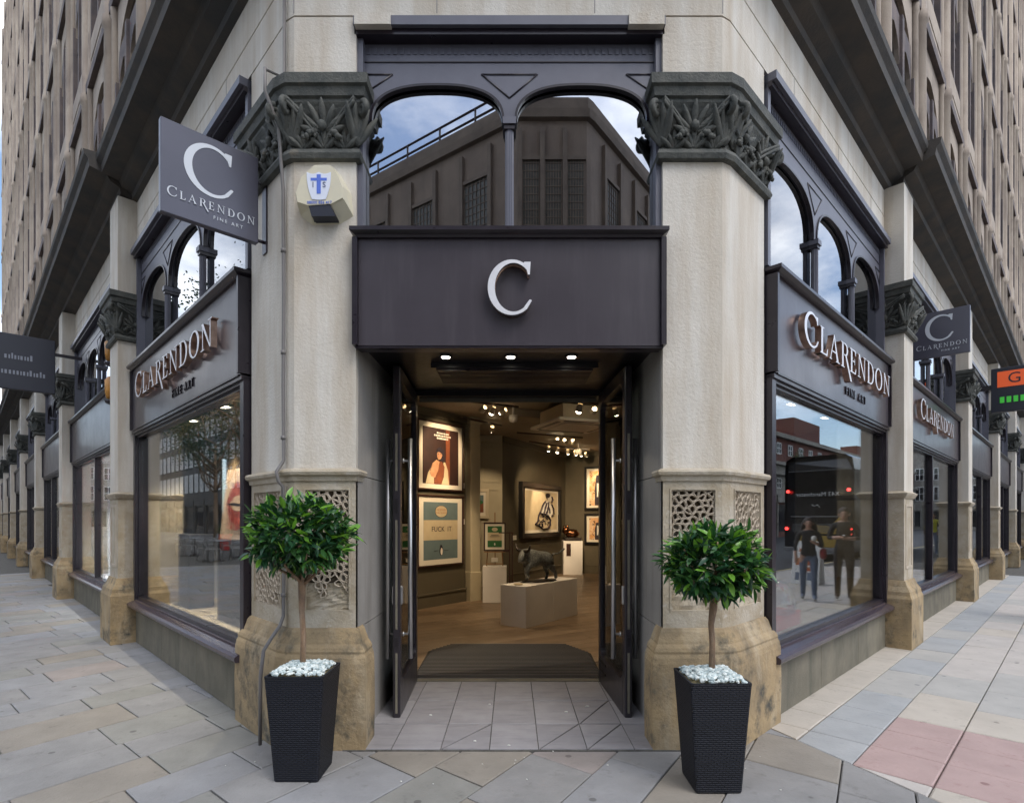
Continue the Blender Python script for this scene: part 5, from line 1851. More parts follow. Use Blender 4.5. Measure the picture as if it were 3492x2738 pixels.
p.poly([(0.47, 0.66), (0.52, 0.67), (0.60, 0.64), (0.62, 0.70), (0.55, 0.76), (0.48, 0.72)][::-1], S['pink_ink'])
p.build(t)
for k, (xa, xb) in enumerate(((0.47, 0.75), (0.40, 0.83), (0.47, 0.76))):
    x = xa
    q = MB(M)
    while x < xb:
        wd = rg.uniform(0.03, 0.05)
        q.box(x, x + wd * 0.7, -0.006, -0.0045 + 0.0005, 0.985 - k * 0.045, 1.012 - k * 0.045)
        x += wd
    q.build('printed_line', S['pwhite'], t)
# lower: blue and cream banded print
t, M, w, h = picture(pa, pb2, 0.70, 1.93, 'blue and cream banded FUCK IT print, lower picture on the left wall', S['fr_dark'], group='pictures in the gallery')
p = Print(M)
p.rect(0.15, w - 0.15, 0.12, 0.455, S['pblue']); p.rect(0.15, w - 0.15, 0.455, 0.80, S['pcream']); p.rect(0.15, w - 0.15, 0.80, h - 0.12, S['pblue'])
dia = [(0.58 + 0.155 * math.copysign(abs(math.cos(a)) ** 0.8, math.cos(a)) * (1 if abs(math.sin(a)) < 0.7 else 0.92), 0.95 + 0.105 * math.copysign(abs(math.sin(a)) ** 0.9, math.sin(a))) for a in [math.pi * 2 * i / 28 for i in range(28)]]
p.poly(dia, S['pink_ink'])
p.poly([(0.58 + (x - 0.58) * 0.93, 0.95 + (z - 0.95) * 0.93) for x, z in dia], S['pcream'])
p.ell(0.58, 0.27, 0.042, 0.085, S['pink_ink']); p.ell(0.585, 0.255, 0.026, 0.062, S['pwhite']); p.ell(0.575, 0.345, 0.022, 0.025, S['pink_ink'])
p.rect(0.40, 0.50, 0.268, 0.274, S['pink_ink']); p.rect(0.66, 0.76, 0.268, 0.274, S['pink_ink'])
p.build(t)
lettering('title', 'FUCK', 0.125, 0.002, S['pink_ink'], t, M @ T(0.50, -0.006, 0.64), spacing=1.05)
lettering('title', 'IT', 0.125, 0.002, S['pink_ink'], t, M @ T(0.79, -0.006, 0.64), spacing=1.05)
lettering('cartouche_text', 'MODERN', 0.058, 0.002, S['pskin'], t, M @ T(0.58, -0.009, 0.975))
lettering('cartouche_text', 'PHILOSOPHY', 0.045, 0.002, S['pskin'], t, M @ T(0.58, -0.009, 0.925))
# small wall captions beside them
for z, lb in ((2.08, 'small white caption card beside the upper print on the left wall'), (1.42, 'small white caption card beside the blue banded print')):
    q = A1 - aw * 0.065
    mm = frame(q.x, q.y, aw.x, aw.y)
    c_ = MB(mm); c_.bbox(-0.03, 0.03, -0.008, -0.001, z, z + 0.10, 0.002)
    tag(c_.build('caption_card', S['pwhite']), lb, 'caption card', 'caption cards')
# landscape in cream frame on the cream wall
t, M, w, h = picture(Vector((-0.98, 12.58)), Vector((-0.52, 12.58)), 1.53, 2.20, 'small landscape in a cream frame half hidden by the post', S['fr_cream'], fw=0.07, group='pictures in the gallery')
p = Print(M)
p.rect(0.12, w - 0.12, 0.14, h - 0.14, S['prust']); p.rect(0.12, w - 0.12, 0.36, h - 0.14, S['pblue']); p.ell(w / 2, 0.37, 0.10, 0.05, S['pgreen'])
p.build(t)
# big ink drawing on the olive wall
cw_ = (C1 - C0).normalized()
t, M, w, h = picture(C0 + cw_ * 0.80, C0 + cw_ * 3.20, 1.06, 2.42, 'large ink drawing of a seated woman in a deep black frame', S['fr_black'], fw=0.12, dep=0.12, group='pictures in the gallery')
p = Print(M)
p.rect(0.20, w - 0.20, 0.19, h - 0.19, S['pcream'])
ink = S['pink_ink']
p.ell(1.62, 1.06, 0.17, 0.085, ink); p.ell(1.70, 1.02, 0.13, 0.09, S['mount']); p.ell(1.58, 1.085, 0.15, 0.06, ink)
p.poly([(1.45, 0.93), (1.62, 0.94), (1.78, 0.86), (1.90, 0.66), (1.78, 0.52), (1.40, 0.56), (1.15, 0.62), (1.28, 0.80)], S['pwhite'])
for k in range(26):
    a = rg.uniform(0, 6.28); r_ = math.sqrt(rg.random())
    cx, cz = 1.30 + 0.42 * r_ * math.cos(a), 0.42 + 0.17 * r_ * math.sin(a)
    an = rg.uniform(0, 3.1)
    p.line([(cx - 0.06 * math.cos(an), cz - 0.025 * math.sin(an)), (cx, cz + 0.006), (cx + 0.06 * math.cos(an), cz + 0.025 * math.sin(an))], 0.015, ink)
for ln in ([(1.42, 0.95), (1.24, 0.84), (1.10, 0.66), (0.98, 0.56), (0.92, 0.40), (0.78, 0.34)], [(1.80, 0.86), (1.93, 0.74), (1.95, 0.60), (1.80, 0.55)], [(1.60, 0.92), (1.58, 0.80), (1.66, 0.70), (1.68, 0.62)], [(1.05, 0.62), (1.3, 0.60), (1.55, 0.56), (1.72, 0.44), (1.70, 0.28)],
           [(0.80, 0.33), (1.0, 0.30), (1.2, 0.22), (1.5, 0.22), (1.72, 0.30)], [(1.48, 0.90), (1.36, 0.74), (1.30, 0.62)], [(1.55, 0.78), (1.50, 0.66), (1.44, 0.58)], [(1.78, 0.9), (1.86, 0.98), (1.80, 1.06)]):
    p.line(ln, 0.020, ink)
p.build(t)
c_ = MB(frame((C0 + cw_ * 0.6).x, (C0 + cw_ * 0.6).y, cw_.x, cw_.y)); c_.bbox(-0.09, 0.09, -0.01, -0.001, 1.03, 1.14, 0.002)
tag(c_.build('caption_card', S['pwhite']), 'white caption card beside the large ink drawing', 'caption card', 'caption cards')
# two bright pictures on the right hand wall, seen past and through the door leaf
dw_ = (C2 - C1).normalized()
for z0, z1, lb in ((1.78, 2.99, 'upper orange and black picture on the far right wall'), (0.83, 1.68, 'lower orange and black picture on the far right wall')):
    t, M, w, h = picture(C1 + dw_ * 0.60, C1 + dw_ * 1.50, z0, z1, lb, S['fr_black'], fw=0.06, dep=0.08, group='pictures in the gallery')
    p = Print(M)
    p.rect(0.14, w - 0.14, 0.12, h - 0.12, S['porange'])
    p.poly([(0.30, 0.13), (0.42, 0.13), (0.46, h * 0.5), (0.42, h - 0.25), (0.34, h - 0.25), (0.30, h * 0.5)], S['pink_ink'])
    p.poly([(0.55, 0.2), (0.70, 0.2), (0.68, h * 0.6), (0.60, h * 0.75)], S['pred'])
    p.poly([(0.36, h * 0.3), (0.40, h * 0.3), (0.42, h * 0.6), (0.36, h * 0.62)], S['pwhite'])
    p.build(t)

# ------------------------------------------------------------------ pedestals, easel, sculptures
def pedestal(M, x0, x1, y0, y1, h, label, split=None):
    t = thing('pedestal', tuple(M @ Vector(((x0 + x1) / 2, (y0 + y1) / 2, 0))), label, 'pedestal', 'white pedestals')
    if split:
        MB(M).bbox(x0, split - 0.002, y0, y1, 0.009, h, 0.003).build('block', S['pedestal'], t)
        MB(M).bbox(split + 0.002, x1, y0, y1, 0.009, h, 0.003).build('block', S['pedestal'], t)
    else:
        MB(M).bbox(x0, x1, y0, y1, 0.009, h, 0.003).build('block', S['pedestal'], t)
    return t


pv_ = Vector((1.03 - 0.19, 8.83 - 7.69)); PLn = pv_.length; pv_.normalize()
PM = frame(0.19, 7.69, pv_.x, pv_.y)
pedestal(PM, 0, PLn, 0.0, 0.44, 0.585, 'long low white pedestal carrying the bull', split=PLn * 0.5)
EM = frame(-0.53, 10.08, 1, 0)
pedestal(EM, 0.0, 0.43, 0.0, 0.4, 0.66, 'white pedestal under the small easel')
QM = frame(1.40, 15.2, 1, 0.0)
pedestal(QM, 0.0, 0.52, 0.0, 0.5, 0.93, 'white pedestal with a bronze in the far corner')

S['easel'] = mat('easel_beech', (0.33, 0.19, 0.09), 0.5, col2=(0.26, 0.15, 0.07), vscale=15)
te = thing('table_easel', (-0.32, 10.25, 0.66), 'small wooden table easel on a white pedestal', 'easel')
e = MB(frame(-0.315, 10.20, 1, 0, 0.661))
for x in (-0.13, 0.13):
    e.tube([(x * 1.15, 0.0, 0.0), (x * 0.85, 0.10, 0.62)], 0.012, 6)
e.tube([(0.0, 0.28, 0.0), (0.0, 0.11, 0.62)], 0.012, 6)
e.build('leg', S['easel'], te)
e = MB(frame(-0.315, 10.20, 1, 0, 0.661))
e.box(-0.19, 0.19, -0.05, 0.01, 0.25, 0.27); e.box(-0.15, 0.15, -0.01, 0.01, 0.03, 0.05); e.box(-0.012, 0.012, 0.10, 0.12, 0.30, 0.98)
e.build('ledge', S['easel'], te)
t, M, w, h = picture(Vector((-0.515, 10.185)), Vector((-0.115, 10.185)), 0.935, 1.46, 'small green banded print propped on the easel', S['fr_dark'], fw=0.025, dep=0.035, tilt=7, group='pictures in the gallery')
p = Print(M)
p.rect(0.07, w - 0.07, 0.07, 0.19, S['pgreen']); p.rect(0.07, w - 0.07, 0.19, 0.34, S['pcream']); p.rect(0.07, w - 0.07, 0.34, h - 0.07, S['pgreen'])
p.ell(w / 2, 0.395, 0.055, 0.035, S['pcream']); p.rect(0.13, 0.27, 0.285, 0.293, ink); p.rect(0.11, 0.29, 0.262, 0.269, ink); p.ell(w / 2, 0.125, 0.012, 0.024, S['pwhite'])
p.build(t)
c_ = MB(frame(-0.315, 10.18, 1, 0)); c_.bbox(-0.06, 0.06, -0.06, -0.05, 0.74, 0.82, 0.002)
tag(c_.build('caption_card', S['pwhite']), 'white caption card under the easel print', 'caption card', 'caption cards')
tb = thing('display_stand', (-0.05, 9.75, 0.0), 'slim bronze metal stand beside the easel pedestal', 'stand')
q = MB(frame(-0.03, 9.7, 1, 0))
q.box(-0.02, 0.0, -0.012, 0.012, 0.012, 1.27); q.box(0.025, 0.045, -0.012, 0.012, 0.012, 1.27)
q.build('upright', S['fr_dark'], tb)
q = MB(frame(-0.03, 9.7, 1, 0)); q.box(-0.20, 0.05, -0.011, 0.011, 1.271, 1.29); q.box(-0.12, -0.02, -0.011, 0.011, 0.95, 0.99); q.box(-0.06, 0.08, -0.12, 0.12, 0.009, 0.025)
q.build('crossbar', S['fr_dark'], tb)
# little dish on the long pedestal
q = MB(PM @ T(0.10, 0.2, 0)); q.lathe(0, 0, [(0, 0.588), (0.05, 0.59), (0.07, 0.60), (0.066, 0.603), (0, 0.598)], 16)
tag(q.build('small_dish', S['lampw2'] if 'lampw2' in S else S['pcream']), 'small pale dish at the near end of the bull pedestal', 'dish')

# the bull: one cast figure, striding to the left with lowered horned head
S['bronze'] = mat('grey_green_bronze', (0.20, 0.21, 0.20), 0.5, 0.35, col2=(0.07, 0.072, 0.068), vscale=40, bump=1.0, bscale=60, spot=(0.28, 0.29, 0.27), spscale=26, splo=0.55, sphi=0.7, obj=True)
S['bronzedk'] = mat('dark_bronze', (0.035, 0.03, 0.028), 0.4, 0.6, col2=(0.06, 0.05, 0.045), vscale=20, bump=0.6, bscale=60)
S['bronzegold'] = mat('polished_bronze', (0.30, 0.14, 0.06), 0.25, 1.0, col2=(0.12, 0.05, 0.03), vscale=14, bump=0.6, bscale=25)
nd = {'hip': ((0.20, 0, 0.345), (0.112, 0.12)), 'loin': ((0.08, 0, 0.335), (0.112, 0.118)), 'rib': ((-0.05, 0, 0.335), (0.128, 0.138)), 'sh': ((-0.16, 0, 0.365), (0.138, 0.158)), 'neck': ((-0.235, -0.01, 0.405), (0.108, 0.118)),
      'poll': ((-0.295, -0.02, 0.430), (0.072, 0.072)), 'face': ((-0.345, -0.035, 0.375), (0.056, 0.056)), 'muz': ((-0.375, -0.045, 0.315), (0.046, 0.043)), 'nose': ((-0.382, -0.047, 0.295), (0.042, 0.038)),
      'rump': ((0.255, 0, 0.36), (0.0844, 0.0920)),
      'st1': ((0.225, 0.055, 0.235), (0.0736, 0.0844)), 'st2': ((0.20, 0.06, 0.165), (0.0413, 0.0454)), 'st3': ((0.245, 0.06, 0.10), (0.0289, 0.0303)), 'st4': ((0.225, 0.06, 0.035), (0.0248, 0.0248)), 'st5': ((0.205, 0.06, 0.014), (0.0303, 0.0303)),
      'sf1': ((0.23, -0.055, 0.235), (0.0736, 0.0844)), 'sf2': ((0.24, -0.06, 0.165), (0.0413, 0.0454)), 'sf3': ((0.30, -0.06, 0.115), (0.0289, 0.0303)), 'sf4': ((0.315, -0.06, 0.05), (0.0248, 0.0248)), 'sf5': ((0.30, -0.06, 0.02), (0.0303, 0.0303)),
      'ft1': ((-0.16, 0.062, 0.25), (0.0736, 0.0767)), 'ft2': ((-0.165, 0.065, 0.16), (0.0413, 0.0413)), 'ft3': ((-0.155, 0.065, 0.085), (0.0289, 0.0289)), 'ft4': ((-0.16, 0.065, 0.03), (0.0248, 0.0248)), 'ft5': ((-0.175, 0.065, 0.012), (0.0289, 0.0275)),
      'ff1': ((-0.19, -0.062, 0.25), (0.0736, 0.0767)), 'ff2': ((-0.27, -0.068, 0.195), (0.0426, 0.0413)), 'ff3': ((-0.285, -0.068, 0.12), (0.0303, 0.0289)), 'ff4': ((-0.245, -0.068, 0.085), (0.0262, 0.0248)), 'ff5': ((-0.23, -0.068, 0.07), (0.0289, 0.0275)),
      'dew': ((-0.235, -0.01, 0.29), (0.0690, 0.0767))}
eg = [('hip', 'loin'), ('loin', 'rib'), ('rib', 'sh'), ('sh', 'neck'), ('neck', 'poll'), ('poll', 'face'), ('face', 'muz'), ('muz', 'nose'), ('hip', 'rump'), ('sh', 'dew'),
      ('hip', 'st1'), ('st1', 'st2'), ('st2', 'st3'), ('st3', 'st4'), ('st4', 'st5'), ('hip', 'sf1'), ('sf1', 'sf2'), ('sf2', 'sf3'), ('sf3', 'sf4'), ('sf4', 'sf5'),
      ('sh', 'ft1'), ('ft1', 'ft2'), ('ft2', 'ft3'), ('ft3', 'ft4'), ('ft4', 'ft5'), ('sh', 'ff1'), ('ff1', 'ff2'), ('ff2', 'ff3'), ('ff3', 'ff4'), ('ff4', 'ff5')]
bull = thing('bull_sculpture', tuple(PM @ Vector((0.62, 0.2, 0.585))), 'grey green bronze bull striding left with wide horns, on the low pedestal', 'sculpture')
BM = T(*(PM @ Vector((0.60, 0.2, 0.60)))) @ RZ(38) @ Matrix.Scale(0.98, 4)
put('body', skin_mesh(nd, eg, 'hip', [S['bronze']], 2), bull, BM)
hm = MB(BM)
hm.tube([(-0.30, -0.05, 0.455), (-0.30, -0.11, 0.458), (-0.32, -0.17, 0.475), (-0.33, -0.205, 0.52), (-0.33, -0.21, 0.565)], [0.030, 0.027, 0.023, 0.016, 0.005], 9)
hm.tube([(-0.29, 0.01, 0.460), (-0.28, 0.07, 0.463), (-0.29, 0.125, 0.475), (-0.30, 0.155, 0.515), (-0.30, 0.16, 0.56)], [0.030, 0.027, 0.023, 0.016, 0.005], 9)
hm.build('horns', S['bronzedk'], bull)
hm = MB(BM)
for s_ in (-1, 1):
    hm.ball((-0.285, -0.02 + s_ * 0.075, 0.432), (0.016, 0.038, 0.012), 8, 5)
    hm.ball((-0.343, -0.03 + s_ * 0.036, 0.398), 0.009, 8, 5)
hm.build('ears', S['bronze'], bull)
hm = MB(BM)
hm.tube([(0.29, 0, 0.385), (0.34, 0, 0.40), (0.40, 0.0, 0.395), (0.46, 0.0, 0.42), (0.52, 0.0, 0.455), (0.56, 0.0, 0.47)], [0.018, 0.013, 0.011, 0.012, 0.017, 0.004], 8)
hm.build('tail', S['bronze'], bull)
hm = MB(BM)
n = 18
vs = []
for z, k in ((-0.014, 1.0), (0.006, 0.97), (0.016, 0.78)):
    for i in range(n):
        a = 2 * math.pi * i / n
        r_ = k * (1 + 0.10 * math.sin(3 * a) + rg.uniform(-.06, .06))
        vs.append((0.04 + 0.335 * r_ * math.cos(a), 0.13 * r_ * math.sin(a), z + rg.uniform(-.002, .004)))
hm.add(vs, [(r * n + i, r * n + (i + 1) % n, (r + 1) * n + (i + 1) % n, (r + 1) * n + i) for r in range(2) for i in range(n)] + [list(range(2 * n, 3 * n))])
hm.build('rock_base', S['bronzedk'], bull)

# crumpled bronze in the corner
t = thing('bronze_sculpture', tuple(QM @ Vector((0.26, 0.25, 0.93))), 'small polished bronze animal on the far corner pedestal', 'sculpture')
q = MB(QM @ T(0.26, 0.22, 0.93))
q.ball((0.0, 0, 0.20), (0.20, 0.12, 0.12), 16, 10, jit=0.12)
q.ball((-0.17, -0.02, 0.28), (0.10, 0.09, 0.10), 12, 8, jit=0.12)
q.ball((-0.22, -0.02, 0.38), (0.03, 0.03, 0.05), 8, 6); q.ball((-0.13, -0.02, 0.385), (0.03, 0.03, 0.05), 8, 6)
q.build('cast_body', S['bronzegold'], t)
MB(QM @ T(0.26, 0.22, 0.93)).bbox(-0.22, 0.24, -0.14, 0.14, 0.001, 0.09, 0.01).build('sculpture_base', S['bronzedk'], t)
MB(QM).box(0.08, 0.20, -0.004, 0.008, 0.52, 0.86).build('hanging_label', S['fr_dark'], t)

# ------------------------------------------------------------------ ceiling fittings and gallery lights
def spot(loc, target, energy, size=50, col=(1, 0.76, 0.48), r=0.04, blend=0.6):
    l = bpy.data.lights.new('spot_or_fill_lamp', 'SPOT')
    l.energy = energy; l.spot_size = rad(size); l.spot_blend = blend; l.color = col; l.shadow_soft_size = r
    o = bpy.data.objects.new('spot_or_fill_lamp', l); COL.objects.link(o)
    o.location = loc
    o.rotation_euler = (Vector(loc) - Vector(target)).to_track_quat('Z', 'Y').to_euler()


def track(a, b, heads, label):
    """ceiling rail with lit spot heads at fractions along it; head = (fraction, aim point, energy)"""
    a, b = Vector(a), Vector(b)
    t = thing('track_light', tuple(a.lerp(b, 0.5)), label, 'track light', 'gallery track lights')
    MB().tube([tuple(a), tuple(b)], 0.018, 6).build('rail', S['fr_dark'], t)
    for f_, aim, en in heads:
        p0 = a.lerp(b, f_)
        d = (Vector(aim) - p0).normalized()
        c = p0 + Vector((0, 0, -0.09))
        h_ = MB()
        h_.tube([tuple(p0), tuple(c)], 0.008, 6)
        h_.tube([tuple(c - d * 0.05), tuple(c + d * 0.035), tuple(c + d * 0.06)], [0.035, 0.045, 0.05], 12, cap=False)
        ho = h_.build('spot_head', S['fr_cream'], t)
        bb = MB(); bb.ball(tuple(c + d * 0.05), 0.042, 10, 6)
        bb.build('bulb', S['lamp'], ho)
        if en:
            spot(tuple(c + d * 0.11), aim, en)


mid = lambda a, b, z: ((a.x + b.x) / 2, (a.y + b.y) / 2, z)
ctr1 = mid(pa, pb2, 2.7); ctr2 = mid(pa, pb2, 1.3)
big = C0 + cw_ * 2.0
rtc = C1 + dw_ * 1.05
track((-0.62, 8.5, 3.3), (0.1, 8.9, 3.3), [(0.25, ctr1, 70), (0.45, ctr2, 95), (0.68, ctr1, 45)], 'track of three lit spots nearest the door, left of centre')
track((0.75, 7.6, 3.15), (1.5, 8.2, 3.15), [(0.25, (0.4, 8.6, 0.7), 40), (0.55, (big.x, big.y, 1.7), 0), (0.85, (2.0, 9.5, 0.0), 25)], 'track of three bright spots at the right beside the air unit')
track((0.1, 11.2, 3.25), (1.5, 11.9, 3.25), [(0.6, (big.x, big.y, 1.8), 160), (0.72, (rtc.x, rtc.y, 2.0), 170), (0.85, (rtc.x, rtc.y, 1.4), 130)], 'track of small spots behind the air unit')
track((0.4, 12.8, 3.3), (2.0, 14.6, 3.3), [(0.30, (big.x, big.y, 1.7), 0), (0.45, (big.x, big.y, 1.2), 110), (0.62, (1.7, 15.4, 0.9), 40), (0.75, (rtc.x, rtc.y, 1.6), 0), (0.85, (rtc.x, rtc.y, 1.6), 0), (0.95, (rtc.x, rtc.y, 2.4), 60)], 'farthest track with a row of small lit spots')
track((-0.9, 9.9, 3.32), (-0.2, 10.8, 3.32), [(0.75, (-0.7, 12.6, 1.6), 60)], 'short track with one lit spot by the cream post')
for pt, tg_, en in (((0.3, 7.0, 3.3), (0.2, 7.4, 0), 50), ((-0.9, 8.2, 3.3), (-0.8, 8.8, 0), 75), ((1.6, 11, 3.3), (1.6, 12, 0), 75)):  # wide fill lamps without fittings, added to brighten the gallery floor
    spot(pt, tg_, en, 110, r=0.15)
# near pendant bulb just inside the header
tn = thing('ceiling_bulb', (-0.85, 5.75, 2.8), 'single warm ceiling bulb just inside the header at left', 'lamp')
q = MB(); q.lathe(-0.93, 6.6, [(0.0, 3.18), (0.06, 3.18), (0.085, 3.22), (0.085, 3.39), (0, 3.395)], 14); q.build('bulb_housing', S['fr_cream'], tn)
q = MB(); q.ball((-0.93, 6.6, 3.17), (0.06, 0.06, 0.025), 12, 6); q.build('bulb', S['lamp'], tn)

# cassette air unit
S['acwhite'] = mat('air_unit_plastic', (0.62, 0.56, 0.48), 0.5)
ta = thing('ceiling_air_unit', (0.95, 9.4, 3.1), 'square white cassette air unit hanging below the ceiling', 'air unit')
am = frame(1.02, 9.15, 0.93, 0.37)
q = MB(am); q.bbox(-0.55, 0.55, -0.55, 0.55, 3.02, 3.07, 0.015); q.build('grille_panel', S['acwhite'], ta)
q = MB(am)
for s_ in (-1, 1):
    q.box(-0.42, 0.42, s_ * 0.47 - 0.03, s_ * 0.47 + 0.03, 3.012, 3.02); q.box(s_ * 0.47 - 0.03, s_ * 0.47 + 0.03, -0.38, 0.38, 3.012, 3.02)
q.build('air_slot', S['fr_dark'], ta)
q = MB(am); q.bbox(-0.34, 0.34, -0.34, 0.34, 3.005, 3.02, 0.008); q.build('intake_grille', S['acwhite'], ta)
q = MB(am); q.box(-0.42, 0.42, -0.42, 0.42, 3.07, 3.30); q.build('casing', S['fr_cream'], ta)
# pipes, beam and dome camera under the ceiling
tp = thing('ceiling_duct', (0.4, 9.8, 3.3), 'pale ceiling beam running to the air unit', 'duct')
q = MB(frame(0.0, 9.6, 0.93, 0.37)); q.box(-0.1, 1.6, -0.12, 0.12, 3.26, 3.39); q.build('casing', S['ceil'], tp)
for x, y, lb in ((0.02, 9.2, 'dome camera hanging left of the air unit'), (1.62, 13.6, 'small dome camera near the far track lights')):
    td = thing('dome_camera', (x, y, 3.2), lb, 'camera', 'dome cameras')
    q = MB(); q.lathe(x, y, [(0.02, 3.39), (0.02, 3.22), (0.075, 3.22), (0.075, 3.17), (0.06, 3.12), (0, 3.10)], 14); q.build('dome', S['acwhite'], td)
for x, y, lb in ((0.25, 9.9, 'flat round ceiling speaker between the dome camera and air unit'), (0.95, 12.3, 'flat round ceiling speaker beyond the air unit'), (1.9, 15.0, 'flat round ceiling speaker in the far corner')):
    q = MB(); q.lathe(x, y, [(0.0, 3.37), (0.17, 3.37), (0.2, 3.385), (0.2, 3.399)], 20)
    tag(q.build('ceiling_speaker', S['acwhite']), lb, 'ceiling speaker', 'ceiling speakers')

# ------------------------------------------------------------------ window displays
S['tan'] = mat('tan_panel', (0.42, 0.30, 0.17), 0.6, col2=(0.36, 0.25, 0.14), vscale=4)
S['blackbox'] = mat('black_plinth_paint', (0.014, 0.014, 0.016), 0.45)
S['display'] = mat('pale_display_board', (0.46, 0.40, 0.30), 0.5, col2=(0.36, 0.30, 0.21), vscale=3, streak=(0.3, 0.24, 0.17), sscale=(2, 9, 2))
for M, x0, x1, lb in ((LF, LX0, LX1, 'pale boarded display floor inside the left window'), (RT, RX0, RX1, 'pale boarded display floor inside the right window')):
    td = thing('display_platform', tuple(M @ Vector(((x0 + x1) / 2, 0.9, 0))), lb, 'platform')
    n = 4
    for k in range(n):
        y0 = 0.22 + k * 0.185
        MB(M).bbox(x0 + 0.02, x1 - 0.02, y0, y0 + 0.182, 0.38, 0.45, 0.002).build('plank', S['display'], td)
    MB(M).box(x0 + 0.02, x1 - 0.02, 0.24, 0.95, 0.012, 0.379).build('platform_base', S['shop_dark'], td)
    sfm = MB(M); sfm.box(x0 - (1.0 if M is LF else 0.05), x1 + (0.05 if M is LF else 1.0), 0.10, 1.15, 2.70, 2.74)
    so = sfm.build('window_soffit', S['creamwall'], bld)
    for k, xx in enumerate((x0 + 0.75, (x0 + x1) / 2, x1 - 0.7)):
        d = MB(M); d.lathe(xx, 0.38, [(0.0, 2.688), (0.075, 2.688), (0.09, 2.68), (0.105, 2.682), (0.11, 2.699)], 18); o = d.build('downlight', S['acwhite'], so)
        d = MB(M); d.lathe(xx, 0.38, [(0.0, 2.678), (0.068, 2.68), (0.072, 2.687)], 16); d.build('bulb', S['lamp'], o)
        p3 = M @ Vector((xx, 0.38, 2.64)); p4 = M @ Vector((xx, 0.7, 1.2))
        spot(tuple(p3), tuple(p4), 170 if M is LF else 10, 110, col=(1, 0.84, 0.62))
# left window: tan post, dark back board, lips picture, two black plinths
tt = thing('display_post', tuple(LF @ Vector((-4.15, 0.95, 0.0))), 'tan square post inside the left window', 'column')
MB(LF).bbox(-4.32, -3.96, 0.97, 1.2, 0.009, 2.699, 0.005).build('shaft', S['tan'], tt)
tk = thing('back_board', tuple(LF @ Vector((-2.5, 1.1, 0.0))), 'black back board behind the lips picture in the left window', 'board')
MB(LF).bbox(-3.95, -1.35, 1.05, 1.1, 0.009, 2.699, 0.005).build('panel', S['blackbox'], tk)
tk = thing('black_plinth', tuple(LF @ Vector((-3.9, 0.5, 0.45))), 'tall black plinth standing alone inside the left window', 'plinth', 'black plinths')
MB(LF).bbox(-4.05, -3.62, 0.34, 0.62, 0.451, 1.33, 0.004).build('block', S['blackbox'], tk)
tk = thing('black_plinth', tuple(LF @ Vector((-2.3, 0.6, 0.45))), 'black plinth under the lips picture', 'plinth', 'black plinths')
MB(LF).bbox(-2.65, -1.95, 0.36, 0.72, 0.451, 1.30, 0.004).build('block', S['blackbox'], tk)
S['lips'] = mat('glitter_red_print', (0.32, 0.03, 0.03), 0.45, col2=(0.55, 0.16, 0.12), vscale=30, lo=0.42, hi=0.58, spot=(0.12, 0.01, 0.015), spscale=40, splo=0.55, sphi=0.62)
S['lippaper'] = mat('peach_paper', (0.72, 0.52, 0.36), 0.7, col2=(0.68, 0.47, 0.32), vscale=2)
tl = thing('lips_picture', tuple(LF @ Vector((-2.3, 0.5, 1.30))), 'unframed peach picture of sparkling red lips in the left window', 'picture')
lm_ = LF @ T(-2.76, 0.42, 1.301) @ Matrix.Rotation(rad(-6), 4, 'X') @ Matrix.Diagonal((0.93, 1, 0.74, 1))
MB(lm_).bbox(0, 0.98, 0.0, 0.035, 0, 1.0, 0.004).build('canvas', S['lippaper'], tl)
p = Print(lm_ @ T(0.0, -0.0005, 0))
up_ = [(0.10, 0.50), (0.16, 0.66), (0.28, 0.79), (0.40, 0.82), (0.50, 0.77), (0.60, 0.82), (0.72, 0.79), (0.84, 0.66), (0.92, 0.50), (0.84, 0.36), (0.70, 0.25), (0.50, 0.21), (0.30, 0.25), (0.17, 0.36)]
p.poly(up_[::-1], S['lips'])
p.poly([(0.22, 0.51), (0.34, 0.60), (0.50, 0.62), (0.66, 0.60), (0.80, 0.51), (0.66, 0.42), (0.50, 0.39), (0.34, 0.42)][::-1], S['lippaper'])
p.poly([(0.12, 0.50), (0.34, 0.515), (0.50, 0.495), (0.66, 0.515), (0.90, 0.50), (0.66, 0.475), (0.50, 0.465), (0.34, 0.475)][::-1], S['pink_ink'])
for k in range(10):
    x = 0.2 + 0.065 * k
    p.line([(x, 0.30), (x + rg.uniform(-.01, .01), 0.22), (x + rg.uniform(-.02, .02), 0.15 - rg.random() * 0.04)], 0.008, S['lips'])
p.build(tl)
tk = thing('back_board', tuple(RT @ Vector((3.4, 1.15, 0.0))), 'added black board that darkens the view into the right window', 'board')  # unseen board, added to darken the interior and strengthen the reflections
MB(RT).bbox(1.2, 5.7, 1.15, 1.2, 0.009, 2.699, 0.005).build('panel', S['blackbox'], tk)
# right window: red box under a glass dome and a pink banner
S['redbox'] = mat('red_display_card', (0.55, 0.05, 0.045), 0.6)
S['pinkb'] = mat('pink_banner_print', (0.75, 0.22, 0.28), 0.6, col2=(0.8, 0.4, 0.4), vscale=2)
tr_ = thing('red_display_stand', tuple(RT @ Vector((1.95, 0.6, 0.45))), 'red low stand under a glass dome in the right window', 'display stand')
MB(RT).bbox(1.65, 2.35, 0.32, 0.62, 0.451, 0.60, 0.01).build('stand', S['redbox'], tr_)
q = MB(RT @ T(2.0, 0.47, 0)); q.lathe(0, 0, [(0.21, 0.602), (0.21, 0.72), (0.18, 0.83), (0.11, 0.90), (0.0, 0.92)], 24); q.build('glass_dome', S['glass_door'], tr_)
tb_ = thing('roll_banner', tuple(RT @ Vector((0.80, 0.7, 0.45))), 'tall pink banner at the near end of the right window', 'banner')
MB(RT).bbox(0.66, 0.98, 0.34, 0.36, 0.46, 1.75, 0.003).build('cloth', S['pinkb'], tb_)
